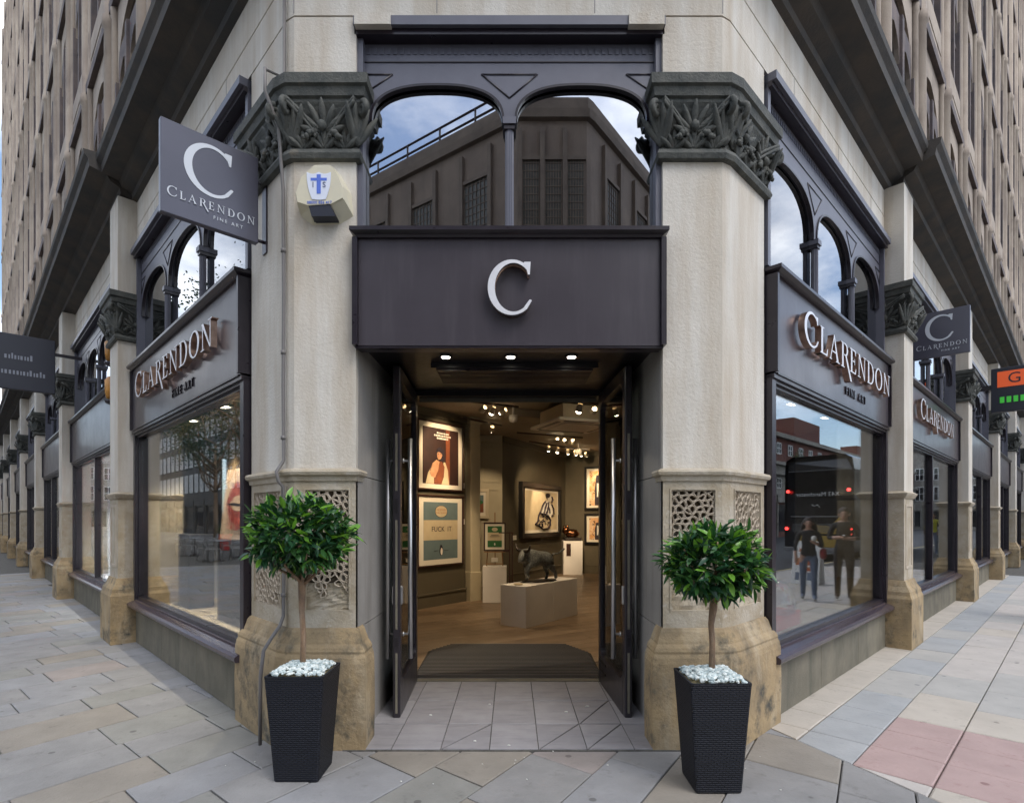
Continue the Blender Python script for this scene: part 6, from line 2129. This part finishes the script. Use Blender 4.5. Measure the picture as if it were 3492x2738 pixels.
MB(RT).bbox(0.63, 1.01, 0.30, 0.40, 0.451, 0.47, 0.004).build('foot', S['chrome'], tb_)

# ================================================================== the other side of the streets, seen in the glass
S['conc'] = mat('brown_concrete', (0.24, 0.19, 0.155), 0.85, col2=(0.19, 0.15, 0.125), vscale=0.9, streak=(0.13, 0.10, 0.085), sscale=(1.2, 1.2, 0.12), bump=0.3, bscale=8)
S['concdk'] = mat('dark_concrete_rib', (0.20, 0.16, 0.13), 0.85, col2=(0.15, 0.12, 0.10), vscale=1.5)  # darker concrete tone for ribs, parapet and window bars
S['gridglass'] = mat('leaded_grid_glass', (0.05, 0.055, 0.05), 0.3, col2=(0.10, 0.10, 0.085), vscale=5)
S['brick'] = mat('red_brick', (0.20, 0.075, 0.055), 0.85, col2=(0.13, 0.055, 0.045), vscale=1.4, bump=0.3, bscale=20)
S['stone2'] = mat('grey_stone', (0.34, 0.32, 0.28), 0.85, col2=(0.25, 0.23, 0.20), vscale=2)
S['slate'] = mat('slate_roof', (0.06, 0.065, 0.075), 0.6, col2=(0.045, 0.05, 0.055), vscale=2)
S['blackwood'] = mat('black_facade_paint', (0.020, 0.019, 0.020), 0.6, col2=(0.03, 0.028, 0.028), vscale=2)
S['sash'] = mat('white_sash_paint', (0.72, 0.72, 0.70), 0.5)


def facade_frame(a, b):
    d = (Vector(b) - Vector(a)); L = d.length; d.normalize()
    return frame(a[0], a[1], d.x, d.y), L


# --- concrete hall facing the corner
hall = thing('concrete_hall', (1.5, -14, 0), 'brown concrete hall with tall leaded windows, mirrored over the doors', 'building')
HZ = 17.8
hp = [(-26, -32.8), (0.1, -14.2), (0.3, -14.0), (2.9, -14.0), (3.1, -14.2), (14, -29)]
body = MB()
body.prism(hp + [(14, -45), (-26, -45)], -0.14, HZ - 0.8)
body.build('wall', S['conc'], hall)
cp = MB()
cp.sweep(hp, [(0.0, HZ - 0.85), (0.18, HZ - 0.8), (0.22, HZ - 0.5), (0.10, HZ - 0.45), (0.10, HZ), (-0.5, HZ + 0.01)])
cp.build('parapet', S['concdk'], hall)
for a, b, n, pitch, wd in ((hp[1], hp[0], 10, 3.0, 1.25), (hp[2], hp[3], 3, 0.87, 0.62), (hp[4], hp[5], 6, 2.9, 1.2)):
    if a is hp[1]:
        M, L = facade_frame(b, a); xs_ = [L - 1.9 - pitch * k for k in range(n)]
        M = M @ RZ(180) @ T(-L, 0, 0); xs_ = [1.9 + pitch * k for k in range(n)]
    elif a is hp[2]:
        M, L = facade_frame(a, b); M = M @ RZ(180) @ T(-L, 0, 0); xs_ = [0.43 + pitch * k for k in range(n)]
    else:
        M, L = facade_frame(a, b); M = M @ RZ(180) @ T(-L, 0, 0); xs_ = [L - 1.7 - pitch * k for k in range(n)]
    for x in xs_:
        for s_ in ((-1, 1) if pitch > 1 else (1,)):
            MB(M).box(x + s_ * (wd / 2 + 0.12) - 0.09, x + s_ * (wd / 2 + 0.12) + 0.09, -0.16, 0.0, 0.0, HZ - 1.2).build('rib', S['concdk'], hall)
    for x in xs_:
        w = MB(M)
        z0, z1 = 6.0, 15.4
        w.box(x - wd / 2, x + wd / 2, -0.03, 0.0, z0, z1, mi=1)
        nv = 6
        for k in range(nv + 1):
            xx = x - wd / 2 + wd * k / nv
            w.box(xx - 0.018, xx + 0.018, -0.06, -0.031, z0, z1)
        for k in range(int((z1 - z0) / 0.3) + 1):
            w.box(x - wd / 2, x + wd / 2, -0.055, -0.031, z0 + k * 0.3 - 0.016, z0 + k * 0.3 + 0.016)
        w.box(x - wd / 2 - 0.08, x + wd / 2 + 0.08, -0.12, 0.0, z1, z1 + 0.14)
        w.build('window', [S['concdk'], S['gridglass']], hall)
rl = MB()
d = (Vector(hp[0]) - Vector(hp[1])).normalized()
for z in (HZ + 0.45, HZ + 0.85):
    rl.tube([(hp[1][0], hp[1][1] - 0.3, z), (hp[0][0], hp[0][1] - 0.3, z)], 0.05, 6)
for k in range(16):
    q = Vector(hp[1]) + d * (k * 2.0)
    rl.tube([(q.x, q.y - 0.3, HZ - 0.05), (q.x, q.y - 0.3, HZ + 0.86)], 0.05, 6)
rl.build('roof_rail', S['paintdk'], hall)

# --- dark terrace across the left street
LO = frame(*LW(4, 17.0), -eL.x, -eL.y)


def opposite(name, label, org, along, length, zlevels, top, wallm, framem, wx, ww, bars=2, cat='building', shop=True):
    """terrace block: local x along the street, front towards -y"""
    M = frame(org.x, org.y, along.x, along.y)
    t = thing(name, (org.x, org.y, -0.14), label, cat)
    b = MB(M)
    b.box(0, length, 0, 9, -0.14, top)
    b.build('wall', wallm, t)
    c = MB(M)
    c.box(-0.2, length + 0.2, -0.45, 0, top - 0.5, top - 0.1)
    c.box(-0.1, length + 0.1, -0.25, 0, 3.9, 4.3)
    c.build('cornice', framem, t)
    for z0, z1 in zlevels:
        x = wx * 0.5
        while x < length - ww:
            w = MB(M)
            w.box(x, x + ww, -0.02, 0.0, z0, z1, mi=1)
            for k in range(bars + 2):
                xx = x + ww * k / (bars + 1)
                w.box(xx - 0.05, xx + 0.05, -0.07, -0.021, z0, z1)
            w.box(x, x + ww, -0.065, -0.021, z0 - 0.07, z0 + 0.03); w.box(x, x + ww, -0.065, -0.021, z1 - 0.05, z1 + 0.05); w.box(x, x + ww, -0.065, -0.021, (z0 + z1) / 2 - 0.04, (z0 + z1) / 2 + 0.04)
            w.build('window', [S['sash'], S['glass_dark']], t)
            x += wx
    if shop:
        x = 0.4
        while x < length - 3:
            s_ = MB(M)
            s_.box(x, x + 3.4, -0.03, 0.0, 0.4, 3.0, mi=1)
            s_.box(x - 0.2, x, -0.2, 0.0, -0.14, 3.2); s_.box(x + 3.4, x + 3.6, -0.2, 0.0, -0.14, 3.2); s_.box(x - 0.2, x + 3.6, -0.25, 0.0, 3.2, 3.9)
            s_.build('shopfront', [framem, S['glass_dark']], t)
            x += 4.2
    return t, M


pL = Vector(LW(50, 17.0))
opposite('terrace', 'black fronted terrace with white sash windows mirrored in the left window', pL, eL, 66, [(4.9, 7.0), (8.0, 10.0), (11.0, 12.8)], 14.6, S['blackwood'], S['blackwood'], 2.1, 1.25, 3)
pL2 = Vector(LW(14, 17.0))
opposite('stone_terrace', 'grey stone block mirrored at the corner end of the left street', pL2, eL, 35.5, [(4.9, 7.2), (8.4, 10.4)], 12.5, S['stone2'], S['stone2'], 2.6, 1.2, 1)

opposite('end_block', 'pale block closing the far end of the left street', Vector(LW(117, 40)), Vector((eL.y, -eL.x)), 60, [(4.9, 7.2), (8.4, 10.4)], 14, S['stone2'], S['stone2'], 2.6, 1.2, 1)
opposite('end_block', 'pale block closing the far end of the right street', Vector(RW(119, -22)), Vector((eR.y, -eR.x)), 60, [(4.9, 7.2), (8.4, 10.4)], 14, S['stone2'], S['stone2'], 2.6, 1.2, 1)
# --- brick block across the right street
pR = Vector(RW(70, 17.0))
tb, MBk = opposite('brick_block', 'red brick block over a curved stone cornice mirrored in the right window', Vector(RW(118, 17.0)), -eR, 96, [(4.6, 5.5), (7.9, 8.9)], 9.9, S['brick'], S['stone2'], 3.0, 1.1, 1)
q = MB(MBk)
q.box(0, 96, -0.5, 0.0, 5.8, 6.1); q.box(0, 96, -0.3, 0.0, 6.1, 6.7); q.box(0, 96, -0.7, 0.0, 6.7, 7.0)
q.box(0, 96, -0.015, 0.0, 4.3, 5.8)
q.build('stone_storey', S['stone2'], tb)
q = MB(MBk)
q.box(50, 58, -0.02, 3, 9.9, 11.9); q.box(30, 33, 0.5, 2.5, 9.9, 11.4)
q.build('chimney', S['brick'], tb)
gv = MB(MBk)
for cx in (34, 46, 58):
    for k in range(260):
        a = Vector((cx + random.gauss(0, 0.6), -0.5 + random.gauss(0, 0.2), 7.0 + abs(random.gauss(0, 0.5))))
        gv.add([a, a + Vector((random.uniform(-.2, .2), random.uniform(-.1, .1), 0.2)), a + Vector((random.uniform(-.2, .2), 0.1, 0.05))], [(0, 1, 2)])
tag(gv.build('gutter_weeds', LEAF[1], tb), kind='stuff')

# --- street lamp
tl = thing('street_lamp', (*RW(38, 6.6), -0.14), 'tall black street lamp with one arm mirrored in the right window', 'street lamp')
x, y = RW(36, 3.4)
q = MB(); q.tube([(x, y, -0.1), (x, y, 1.2), (x, y, 9.2)], [0.11, 0.09, 0.06], 10); q.build('post', S['paintdk'], tl)
q = MB(); q.tube([(x, y, 9.2), (x + eR.x * 0.3, y + eR.y * 0.3, 9.45), (x + eR.x * 2.2, y + eR.y * 2.2, 9.5)], 0.05, 8); q.build('arm', S['paintdk'], tl)
q = MB(frame(x + eR.x * 2.5, y + eR.y * 2.5, eR.x, eR.y)); q.bbox(-0.4, 0.4, -0.13, 0.13, 9.42, 9.54, 0.03); q.build('lamp_head', S['paintdk'], tl)

# --- double-deck bus pulled away up the right street
S['busblk'] = mat('black_bus_paint', (0.016, 0.016, 0.018), 0.22, coat=0.5)
S['busgrey'] = mat('grey_bus_side', (0.20, 0.20, 0.205), 0.35)
S['busglass'] = mat('bus_window', (0.010, 0.011, 0.013), 0.08)
S['gold'] = mat('gold_bus_print', (0.42, 0.27, 0.05), 0.4)
S['redlamp'] = mat('red_tail_lamp', (0.8, 0.02, 0.02), 0.3, emit=5, ecol=(1, 0.05, 0.04))
S['tyre'] = mat('tyre_rubber', (0.015, 0.015, 0.015), 0.8)
bus = thing('bus', (*RW(29.5, 4.06), -0.14), 'black double-deck bus with gold tail and X43 Manchester blind', 'bus')
BU = T(*RW(24.5, 4.06), 0) @ frame(0, 0, nR.x, nR.y)      # x across, away from the shops, y up the street, z up
hw = 1.27
prof = [(-hw, 0.25), (hw, 0.25), (hw, 3.5), (hw - 0.06, 3.95), (hw - 0.3, 4.1), (-hw + 0.3, 4.1), (-hw + 0.06, 3.95), (-hw, 3.5)]
q = MB(BU)
n = len(prof)
rows_ = [(0.0, 0.97), (0.05, 0.995), (0.15, 1.0), (10.6, 1.0), (10.9, 0.95)]
vs = []
for y_, k in rows_:
    vs += [(x_ * k, y_ + (0.25 if z_ > 3.6 and y_ == 0 else 0), 2.1 + (z_ - 2.1) * k) for x_, z_ in prof]
q.add(vs, [list(range(n)), list(range(4 * n, 5 * n))[::-1]] + [(r * n + i, (r + 1) * n + i, (r + 1) * n + (i + 1) % n, r * n + (i + 1) % n) for r in range(4) for i in range(n)])
q.build('body', S['busblk'], bus)
q = MB(BU); q.bbox(-1.12, 1.12, -0.03, 0.02, 2.75, 3.5, 0.02); q.build('rear_window', S['busglass'], bus)
q = MB(BU); q.ext([(-1.05, 1.9), (-0.45, 1.25), (0.10, 1.32), (-0.05, 0.95), (-0.95, 0.95)][::-1], -0.012, 0.03); q.ext([(-0.88, 0.88), (0.6, 0.88), (0.75, 0.42), (-0.72, 0.42)][::-1], -0.012, 0.03); q.build('gold_panel', S['gold'], bus)
q = MB(BU)
for k in range(7): q.box(-0.5, 0.95, -0.014, 0.02, 1.02 + k * 0.05, 1.04 + k * 0.05)
q.build('engine_grille', S['busgrey'], bus)
q = MB(BU); q.bbox(-0.8, 0.8, -0.02, 0.02, 2.40, 2.66, 0.01); q.build('blind_panel', S['busglass'], bus)
q = MB(BU); q.bbox(-1.0, 1.0, -0.015, 0.02, 1.62, 1.66, 0.005); q.build('panel_seam', S['busgrey'], bus)
q = MB(BU); q.bbox(-0.26, 0.26, -0.02, 0.02, 0.52, 0.63, 0.005); q.build('number_plate', S['yellow'], bus)
q = MB(BU); q.bbox(-1.25, 1.25, -0.06, 0.04, 0.22, 0.40, 0.02); q.build('bumper', S['busgrey'], bus)
lettering('blind', 'X43 Manchester', 0.24, 0.006, S['sash'], bus, BU @ T(0, -0.026, 2.53))
q = MB(BU); q.tube([(-0.1, -0.012, 2.0), (0.0, -0.012, 2.12), (0.12, -0.012, 2.06), (0.2, -0.012, 2.12)], 0.012, 6); q.build('emblem', S['sash'], bus)
for x_, z_ in ((-1.12, 2.68), (1.12, 2.68), (-1.17, 1.15), (1.17, 1.15), (-1.17, 0.95)):
    q = MB(BU @ T(x_, -0.02, z_) @ Matrix.Rotation(rad(90), 4, 'X')); q.lathe(0, 0, [(0, 0.02), (0.05, 0.02), (0.065, 0.0), (0.065, -0.03)], 14)
    q.build('tail_lamp', S['redlamp'], bus)
for s_ in (-1, 1):
    q = MB(BU); q.box(s_ * (hw + 0.004) - 0.004, s_ * (hw + 0.004) + 0.004, 0.6, 10.2, 2.7, 3.4); q.box(s_ * (hw + 0.004) - 0.004, s_ * (hw + 0.004) + 0.004, 1.5, 10.2, 1.2, 2.0); q.build('side_windows', S['busglass'], bus)
    for yy in (2.4, 8.4):
        q = MB(BU @ T(s_ * 1.13, yy, 0.36) @ Matrix.Rotation(rad(90), 4, 'Y')); q.lathe(0, 0, [(0.0, -0.14), (0.42, -0.14), (0.48, -0.08), (0.48, 0.08), (0.42, 0.14), (0, 0.14)], 18); q.build('wheel', S['tyre'], bus)

# --- the two walkers mirrored in the right window
S['skin'] = mat('skin', (0.45, 0.26, 0.18), 0.55)
S['shirt'] = mat('black_shirt', (0.02, 0.018, 0.02), 0.8)
S['jeans'] = mat('blue_jeans', (0.10, 0.13, 0.19), 0.85, col2=(0.16, 0.19, 0.25), vscale=9)
S['trouser'] = mat('dark_trousers', (0.02, 0.014, 0.014), 0.85)
S['hair'] = mat('dark_hair', (0.02, 0.012, 0.009), 0.6)
S['shoe'] = mat('pale_shoe', (0.4, 0.39, 0.37), 0.6)
S['cup'] = mat('white_paper', (0.65, 0.63, 0.58), 0.7)
S['redbag'] = mat('red_bag', (0.30, 0.03, 0.03), 0.5)


def walker(loc, face, h, label, legs, hands, stride, hairlong, things, shirt=None):
    """figure walking towards +y of its own frame; body one skin, hair and shoes children"""
    k = h / 1.7
    M = T(*loc) @ RZ(math.degrees(math.atan2(face[1], face[0])) - 90) @ Matrix.Scale(k, 4)
    N = {'pel': ((0, 0, 0.95), (0.145, 0.10)), 'wai': ((0, 0, 1.10), (0.125, 0.09)), 'che': ((0, 0.01, 1.30), (0.155, 0.105)), 'col': ((0, 0, 1.42), (0.10, 0.075)), 'nek': ((0, 0.01, 1.49), (0.052, 0.052)), 'jaw': ((0, 0.035, 1.545), (0.06, 0.07)), 'hed': ((0, 0.025, 1.62), (0.078, 0.095)), 'top': ((0, 0.015, 1.68), (0.06, 0.075))}
    E = [('pel', 'wai'), ('wai', 'che'), ('che', 'col'), ('col', 'nek'), ('nek', 'jaw'), ('jaw', 'hed'), ('hed', 'top')]
    for s_, nm in ((-1, 'l'), (1, 'r')):
        st = stride * s_
        N.update({nm + 'hip': ((s_ * 0.095, 0, 0.90), (0.085, 0.095)), nm + 'kne': ((s_ * 0.10, st * 0.45 + 0.03, 0.50), (0.062, 0.066)), nm + 'cal': ((s_ * 0.10, st * 0.72, 0.32), (0.058, 0.06)), nm + 'ank': ((s_ * 0.105, st, 0.09), (0.048, 0.05)), nm + 'toe': ((s_ * 0.115, st + 0.14, 0.045), (0.04, 0.035))})
        E += [('pel', nm + 'hip'), (nm + 'hip', nm + 'kne'), (nm + 'kne', nm + 'cal'), (nm + 'cal', nm + 'ank'), (nm + 'ank', nm + 'toe')]
        el, ha = hands[nm]
        N.update({nm + 'sho': ((s_ * 0.175, 0, 1.40), (0.06, 0.06)), nm + 'elb': (el, (0.045, 0.045)), nm + 'wri': (ha, (0.028, 0.03))})
        E += [('col', nm + 'sho'), (nm + 'sho', nm + 'elb'), (nm + 'elb', nm + 'wri')]
        fw = (Vector(ha) - Vector(el)).normalized()
        pm2 = Vector(ha) + fw * 0.06
        N[nm + 'plm'] = (tuple(pm2), (0.034, 0.022)); E.append((nm + 'wri', nm + 'plm'))
        sx = Vector((1, 0, 0)) if abs(fw.x) < 0.8 else Vector((0, 1, 0))
        for f_ in range(4):
            b_ = pm2 + fw * 0.035 + sx * (0.016 * (f_ - 1.5))
            N['%sf%d' % (nm, f_)] = (tuple(b_), 0.009); N['%sg%d' % (nm, f_)] = (tuple(b_ + fw * (0.03 + 0.006 * (f_ in (1, 2))) + Vector((0, 0, -0.02))), 0.008)
            E += [(nm + 'plm', '%sf%d' % (nm, f_)), ('%sf%d' % (nm, f_), '%sg%d' % (nm, f_))]
        N[nm + 'th'] = (tuple(pm2 - sx * s_ * 0.045 + fw * 0.015), 0.010); E.append((nm + 'wri', nm + 'th'))
    waist = 0.93

    def paint(c):
        if c.z < 0.075: return 3
        if c.z < waist: 
            return 2 if abs(c.x) < 0.26 and not any((c - Vector(hands[q_][1])).length < 0.17 for q_ in 'lr') else 0
        if c.z > 1.465 and abs(c.x) < 0.13: return 0
        for q_ in 'lr':
            if (c - Vector(hands[q_][1])).length < 0.13: return 0
        return 1
    t = thing('person', (loc[0], loc[1], 0.0), label, 'person')
    put('body', skin_mesh(N, E, 'pel', [S['skin'], shirt or S['shirt'], legs, S['shoe']], 2, paint), t, M)
    hr = MB(M)
    hr.ball((0, -0.012, 1.655), (0.098, 0.105, 0.088), 14, 9, jit=0.05)
    if hairlong:
        for a in range(14):
            an = math.pi * (0.05 + 0.9 * a / 13) + math.pi
            x_, y_ = 0.095 * math.cos(an), 0.085 * math.sin(an) - 0.0
            hr.tube([(x_ * 0.8, y_ * 0.8 - 0.005, 1.68), (x_ * 1.15, y_, 1.58), (x_ * 1.35 + random.uniform(-.02, .02), y_ * 1.1, 1.48), (x_ * 1.3, y_ * 1.1, 1.40)], [0.03, 0.035, 0.035, 0.012], 7)
    hr.build('hair', S['hair'], t)
    fc = MB(M)
    for s_ in (-1, 1):
        fc.ball((s_ * 0.033, 0.112, 1.615), (0.012, 0.008, 0.007), 8, 5); fc.ball((s_ * 0.088, 0.01, 1.60), (0.012, 0.022, 0.03), 8, 5, mi=1)
    fc.ball((0, 0.125, 1.585), (0.014, 0.018, 0.026), 8, 5, mi=1); fc.ball((0, 0.112, 1.545), (0.024, 0.008, 0.006), 8, 5, mi=2)
    fc.build('face', [S['hair'], S['skin'], S['pred']], t)
    for nm, m, c, r in things:
        o = MB(M); o.ball(c, r, 10, 7, jit=0.08)
        tag(o.build(nm, m), {'paper_cup': 'white food wrap held by the woman mirrored in the right window', 'bag': 'red shoulder bag of the woman mirrored in the right window', 'phone': 'pale phone held by the man mirrored in the right window'}[nm], {'paper_cup': 'food', 'bag': 'bag', 'phone': 'phone'}[nm])


walker((*RW(11.3, 0.22), 0), (-1.0, -0.48), 1.52, 'woman in black shirt and blue jeans holding a white wrap, mirrored at right', S['jeans'], {'l': ((-0.25, 0.03, 1.14), (-0.24, 0.12, 0.92)), 'r': ((0.25, 0.02, 1.12), (0.10, 0.22, 1.22))}, 0.17, True,
       [('paper_cup', S['cup'], (0.09, 0.28, 1.30), (0.05, 0.05, 0.06)), ('bag', S['redbag'], (0.27, -0.02, 0.98), (0.07, 0.14, 0.12))])
walker((*RW(11.75, -0.25), 0), (-0.95, -0.55), 1.70, 'man in dark shirt and dark trousers mirrored in the right window', S['trouser'], {'l': ((-0.25, 0.04, 1.16), (-0.08, 0.24, 1.18)), 'r': ((0.25, 0.04, 1.16), (0.08, 0.24, 1.16))}, 0.10, False,
       [('phone', S['cup'], (0.0, 0.34, 1.22), (0.03, 0.06, 0.015))])

S['hivis'] = mat('yellow_work_jacket', (0.62, 0.60, 0.04), 0.7)
walker((*RW(29.8, 1.1), 0), (-0.9, -0.6), 1.78, 'workman in a yellow jacket farther up the right street, mirrored in glass', S['jeans'], {'l': ((-0.27, 0.03, 1.14), (-0.28, 0.12, 0.92)), 'r': ((0.27, 0.02, 1.14), (0.28, 0.10, 0.92))}, 0.2, False, [], S['hivis'])

# --- A-board on the pavement
S['aboard'] = mat('white_board', (0.72, 0.72, 0.70), 0.5)
ab = thing('sandwich_board', (*RW(14.2, 1.15), 0), 'white sandwich board with red and blue product pictures, mirrored in the right window', 'sandwich board')
AM = T(*RW(14.2, 1.15), 0) @ frame(0, 0, nR.x, nR.y)
for s_ in (-1, 1):
    q = MB(AM @ T(0, s_ * 0.22, 0.0) @ Matrix.Rotation(rad(s_ * 11), 4, 'X')); q.bbox(-0.3, 0.3, -0.012, 0.012, 0.004, 1.02, 0.004); q.build('board', S['aboard'], ab)
q = MB(AM @ T(0, -0.22, 0.0) @ Matrix.Rotation(rad(-11), 4, 'X'))
for k in range(4):
    q.box(-0.26 + k * 0.13, -0.17 + k * 0.13, -0.016, -0.012, 0.10, 0.28, mi=k % 2); q.box(-0.26 + k * 0.13, -0.17 + k * 0.13, -0.016, -0.012, 0.45, 0.62, mi=(k + 1) % 2)
q.box(-0.2, 0.1, -0.016, -0.012, 0.32, 0.41, mi=0)
q.ext([(0.12 + 0.07 * math.cos(a) * (1 if i % 2 else 0.45), 0.80 + 0.07 * math.sin(a) * (1 if i % 2 else 0.45)) for i, a in enumerate([math.pi * 2 * j_ / 10 + 0.31 for j_ in range(10)])], -0.016, -0.012, 0, 0)
q.build('product_pictures', [S['pred'], S['jeans']], ab)

# --- cafe tables, chairs, planters across the left pavement
S['cafe'] = mat('cafe_metal', (0.32, 0.33, 0.34), 0.4, 0.6)
S['woven'] = mat('woven_seat', (0.45, 0.44, 0.42), 0.7, col2=(0.25, 0.25, 0.25), vscale=40)


def cafe_chair(M, label):
    c = M @ Vector((0, 0, 0))
    t = thing('cafe_chair', tuple(c), label, 'chair', 'cafe chairs across the left street')
    for sx in (-1, 1):
        for sy in (-1, 1):
            q = MB(M); q.tube([(sx * 0.23, sy * 0.23, 0), (sx * 0.2, sy * 0.19, 0.45)], 0.013, 6); q.build('leg', S['cafe'], t)
    q = MB(M); q.bbox(-0.22, 0.22, -0.22, 0.22, 0.44, 0.465, 0.01); q.build('seat', S['woven'], t)
    q = MB(M); q.tube([(-0.22, 0.2, 0.45), (-0.24, 0.24, 0.7), (-0.16, 0.27, 0.86), (0, 0.28, 0.90), (0.16, 0.27, 0.86), (0.24, 0.24, 0.7), (0.22, 0.2, 0.45)], 0.014, 6)
    for k in range(5): q.tube([(-0.14 + 0.07 * k, 0.21, 0.46), (-0.13 + 0.065 * k, 0.27, 0.86)], 0.007, 5)
    q.build('backrest', S['cafe'], t)
    q = MB(M); q.tube([(-0.24, 0.24, 0.68), (-0.27, 0.0, 0.66), (-0.24, -0.2, 0.62), (-0.22, -0.2, 0.45)], 0.012, 6); q.tube([(0.24, 0.24, 0.68), (0.27, 0.0, 0.66), (0.24, -0.2, 0.62), (0.22, -0.2, 0.45)], 0.012, 6); q.build('armrest', S['cafe'], t)


k_ = 0
for ti, (tt_, ww_) in enumerate(((22.3, 3.6), (24.0, 5.0), (26.5, 3.9))):
    c = LW(tt_, ww_)
    t = thing('cafe_table', (c[0], c[1], 0), ['round metal cafe table nearest the gallery, mirrored in the left window', 'round metal cafe table at the kerb, mirrored in the left window', 'farthest round metal cafe table, mirrored in the left window'][ti], 'table', 'cafe tables across the left street')
    q = MB(T(c[0], c[1], 0)); q.lathe(0, 0, [(0, 0.72), (0.36, 0.72), (0.37, 0.735), (0.36, 0.75), (0, 0.75)], 22); q.build('tabletop', S['cafe'], t)
    q = MB(T(c[0], c[1], 0)); q.lathe(0, 0, [(0.22, 0.0), (0.2, 0.03), (0.03, 0.06), (0.025, 0.72)], 14); q.build('pedestal_leg', S['paintdk'], t)
    for ang in (20, 140, 260):
        cafe_chair(T(c[0], c[1], 0) @ RZ(ang) @ T(0, 0.62, 0), 'grey woven cafe chair ' + ['at the table nearest the gallery', 'at the kerb side table', 'at the farthest cafe table'][ti] + ', mirrored at left')
for i_, (tt_, ww_) in enumerate(((27.5, 7.0), (30, 6.2))):
    c = LW(tt_, ww_)
    t = thing('street_planter', (c[0], c[1], 0), ['red tub with a small shrub behind the cafe tables', 'red tub with a small shrub farther up the left street'][i_], 'planter', 'red street planters')
    q = MB(T(c[0], c[1], 0)); q.lathe(0, 0, [(0.22, 0), (0.34, 0.8), (0.30, 0.8), (0.28, 0.7), (0, 0.7)], 12); q.build('tub', S['redbox'], t)
    q = MB(T(c[0], c[1], 1.05))
    for k in range(300):
        d_ = Vector((random.gauss(0, 1), random.gauss(0, 1), random.gauss(0, 1))).normalized() * random.uniform(0.15, 0.45)
        e_ = Vector((random.uniform(-1, 1), random.uniform(-1, 1), random.uniform(-1, 1))) * 0.08
        q.add([d_, d_ + e_, d_ + Vector((e_.y, -e_.x, e_.z)) * 0.8], [(0, 1, 2)])
    q.build('shrub', LEAF[1], t)

# --- street tree over the cafe
def street_tree(loc, h, label, seed):
    rg2 = random.Random(seed)
    t = thing('street_tree', loc, label, 'tree')
    q = MB(T(*loc))
    top = []
    q.tube([(0, 0, 0), (0.05, 0, 1.5), (0.0, 0.05, 3.2), (0.1, 0, h * 0.6)], [0.17, 0.13, 0.11, 0.06], 10)
    for k in range(20):
        a = rg2.uniform(0, 6.28); z0 = rg2.uniform(h * 0.3, h * 0.6); r_ = rg2.uniform(1.0, 2.4)
        e_ = (math.cos(a) * r_, math.sin(a) * r_, z0 + rg2.uniform(0.08, 0.38) * h)
        q.tube([(0.03, 0, z0), (e_[0] * 0.45, e_[1] * 0.45, z0 + 0.5), e_], [0.06, 0.04, 0.015], 6)
        top.append(e_)
    q.build('trunk', S['bark'], t)
    q = MB(T(*loc))
    for e_ in top:
        for k in range(330):
            p_ = Vector(e_) + Vector((rg2.gauss(0, .5), rg2.gauss(0, .5), rg2.gauss(0, .42)))
            d_ = Vector((rg2.uniform(-1, 1), rg2.uniform(-1, 1), rg2.uniform(-1, 0.6))).normalized() * 0.11
            s_ = d_.cross(Vector((rg2.uniform(-1, 1), rg2.uniform(-1, 1), rg2.uniform(-1, 1)))).normalized() * 0.045
            q.add([p_, p_ + d_ * 0.5 + s_, p_ + d_, p_ + d_ * 0.5 - s_], [(0, 1, 2, 3)])
    tag(q.build('crown', LEAF[0], t), kind='stuff')


street_tree((*LW(23.5, 5.4), 0), 13.0, 'leafy street tree mirrored in the upper lights of the left window', 4)
street_tree((*LW(36, 7.6), 0), 10.0, 'second leafy street tree farther up the left street, mirrored in the glass', 9)

# --- things inside the white shop on the left street
ts = thing('shop_display', tuple(LF @ Vector((-7.2, 1.2, 0.44))), 'white shelving with a red band inside the bright shop on the left', 'shelving')
for k in range(7):
    MB(LF).box(-9.0, -6.0, 0.95, 1.28, 0.75 + k * 0.28, 0.78 + k * 0.28).build('shelf', S['aboard'], ts)
MB(LF).box(-9.0, -6.0, 0.93, 0.96, 1.76, 1.98).build('red_band', S['redbox'], ts)
for x in (-8.6, -7.4, -6.4):
    spot(tuple(LF @ Vector((x, 0.4, 2.55))), tuple(LF @ Vector((x, 1.0, 1.2))), 260, 120, col=(1, 0.97, 0.92))  # lamps added to brighten the white shop, no fittings modelled
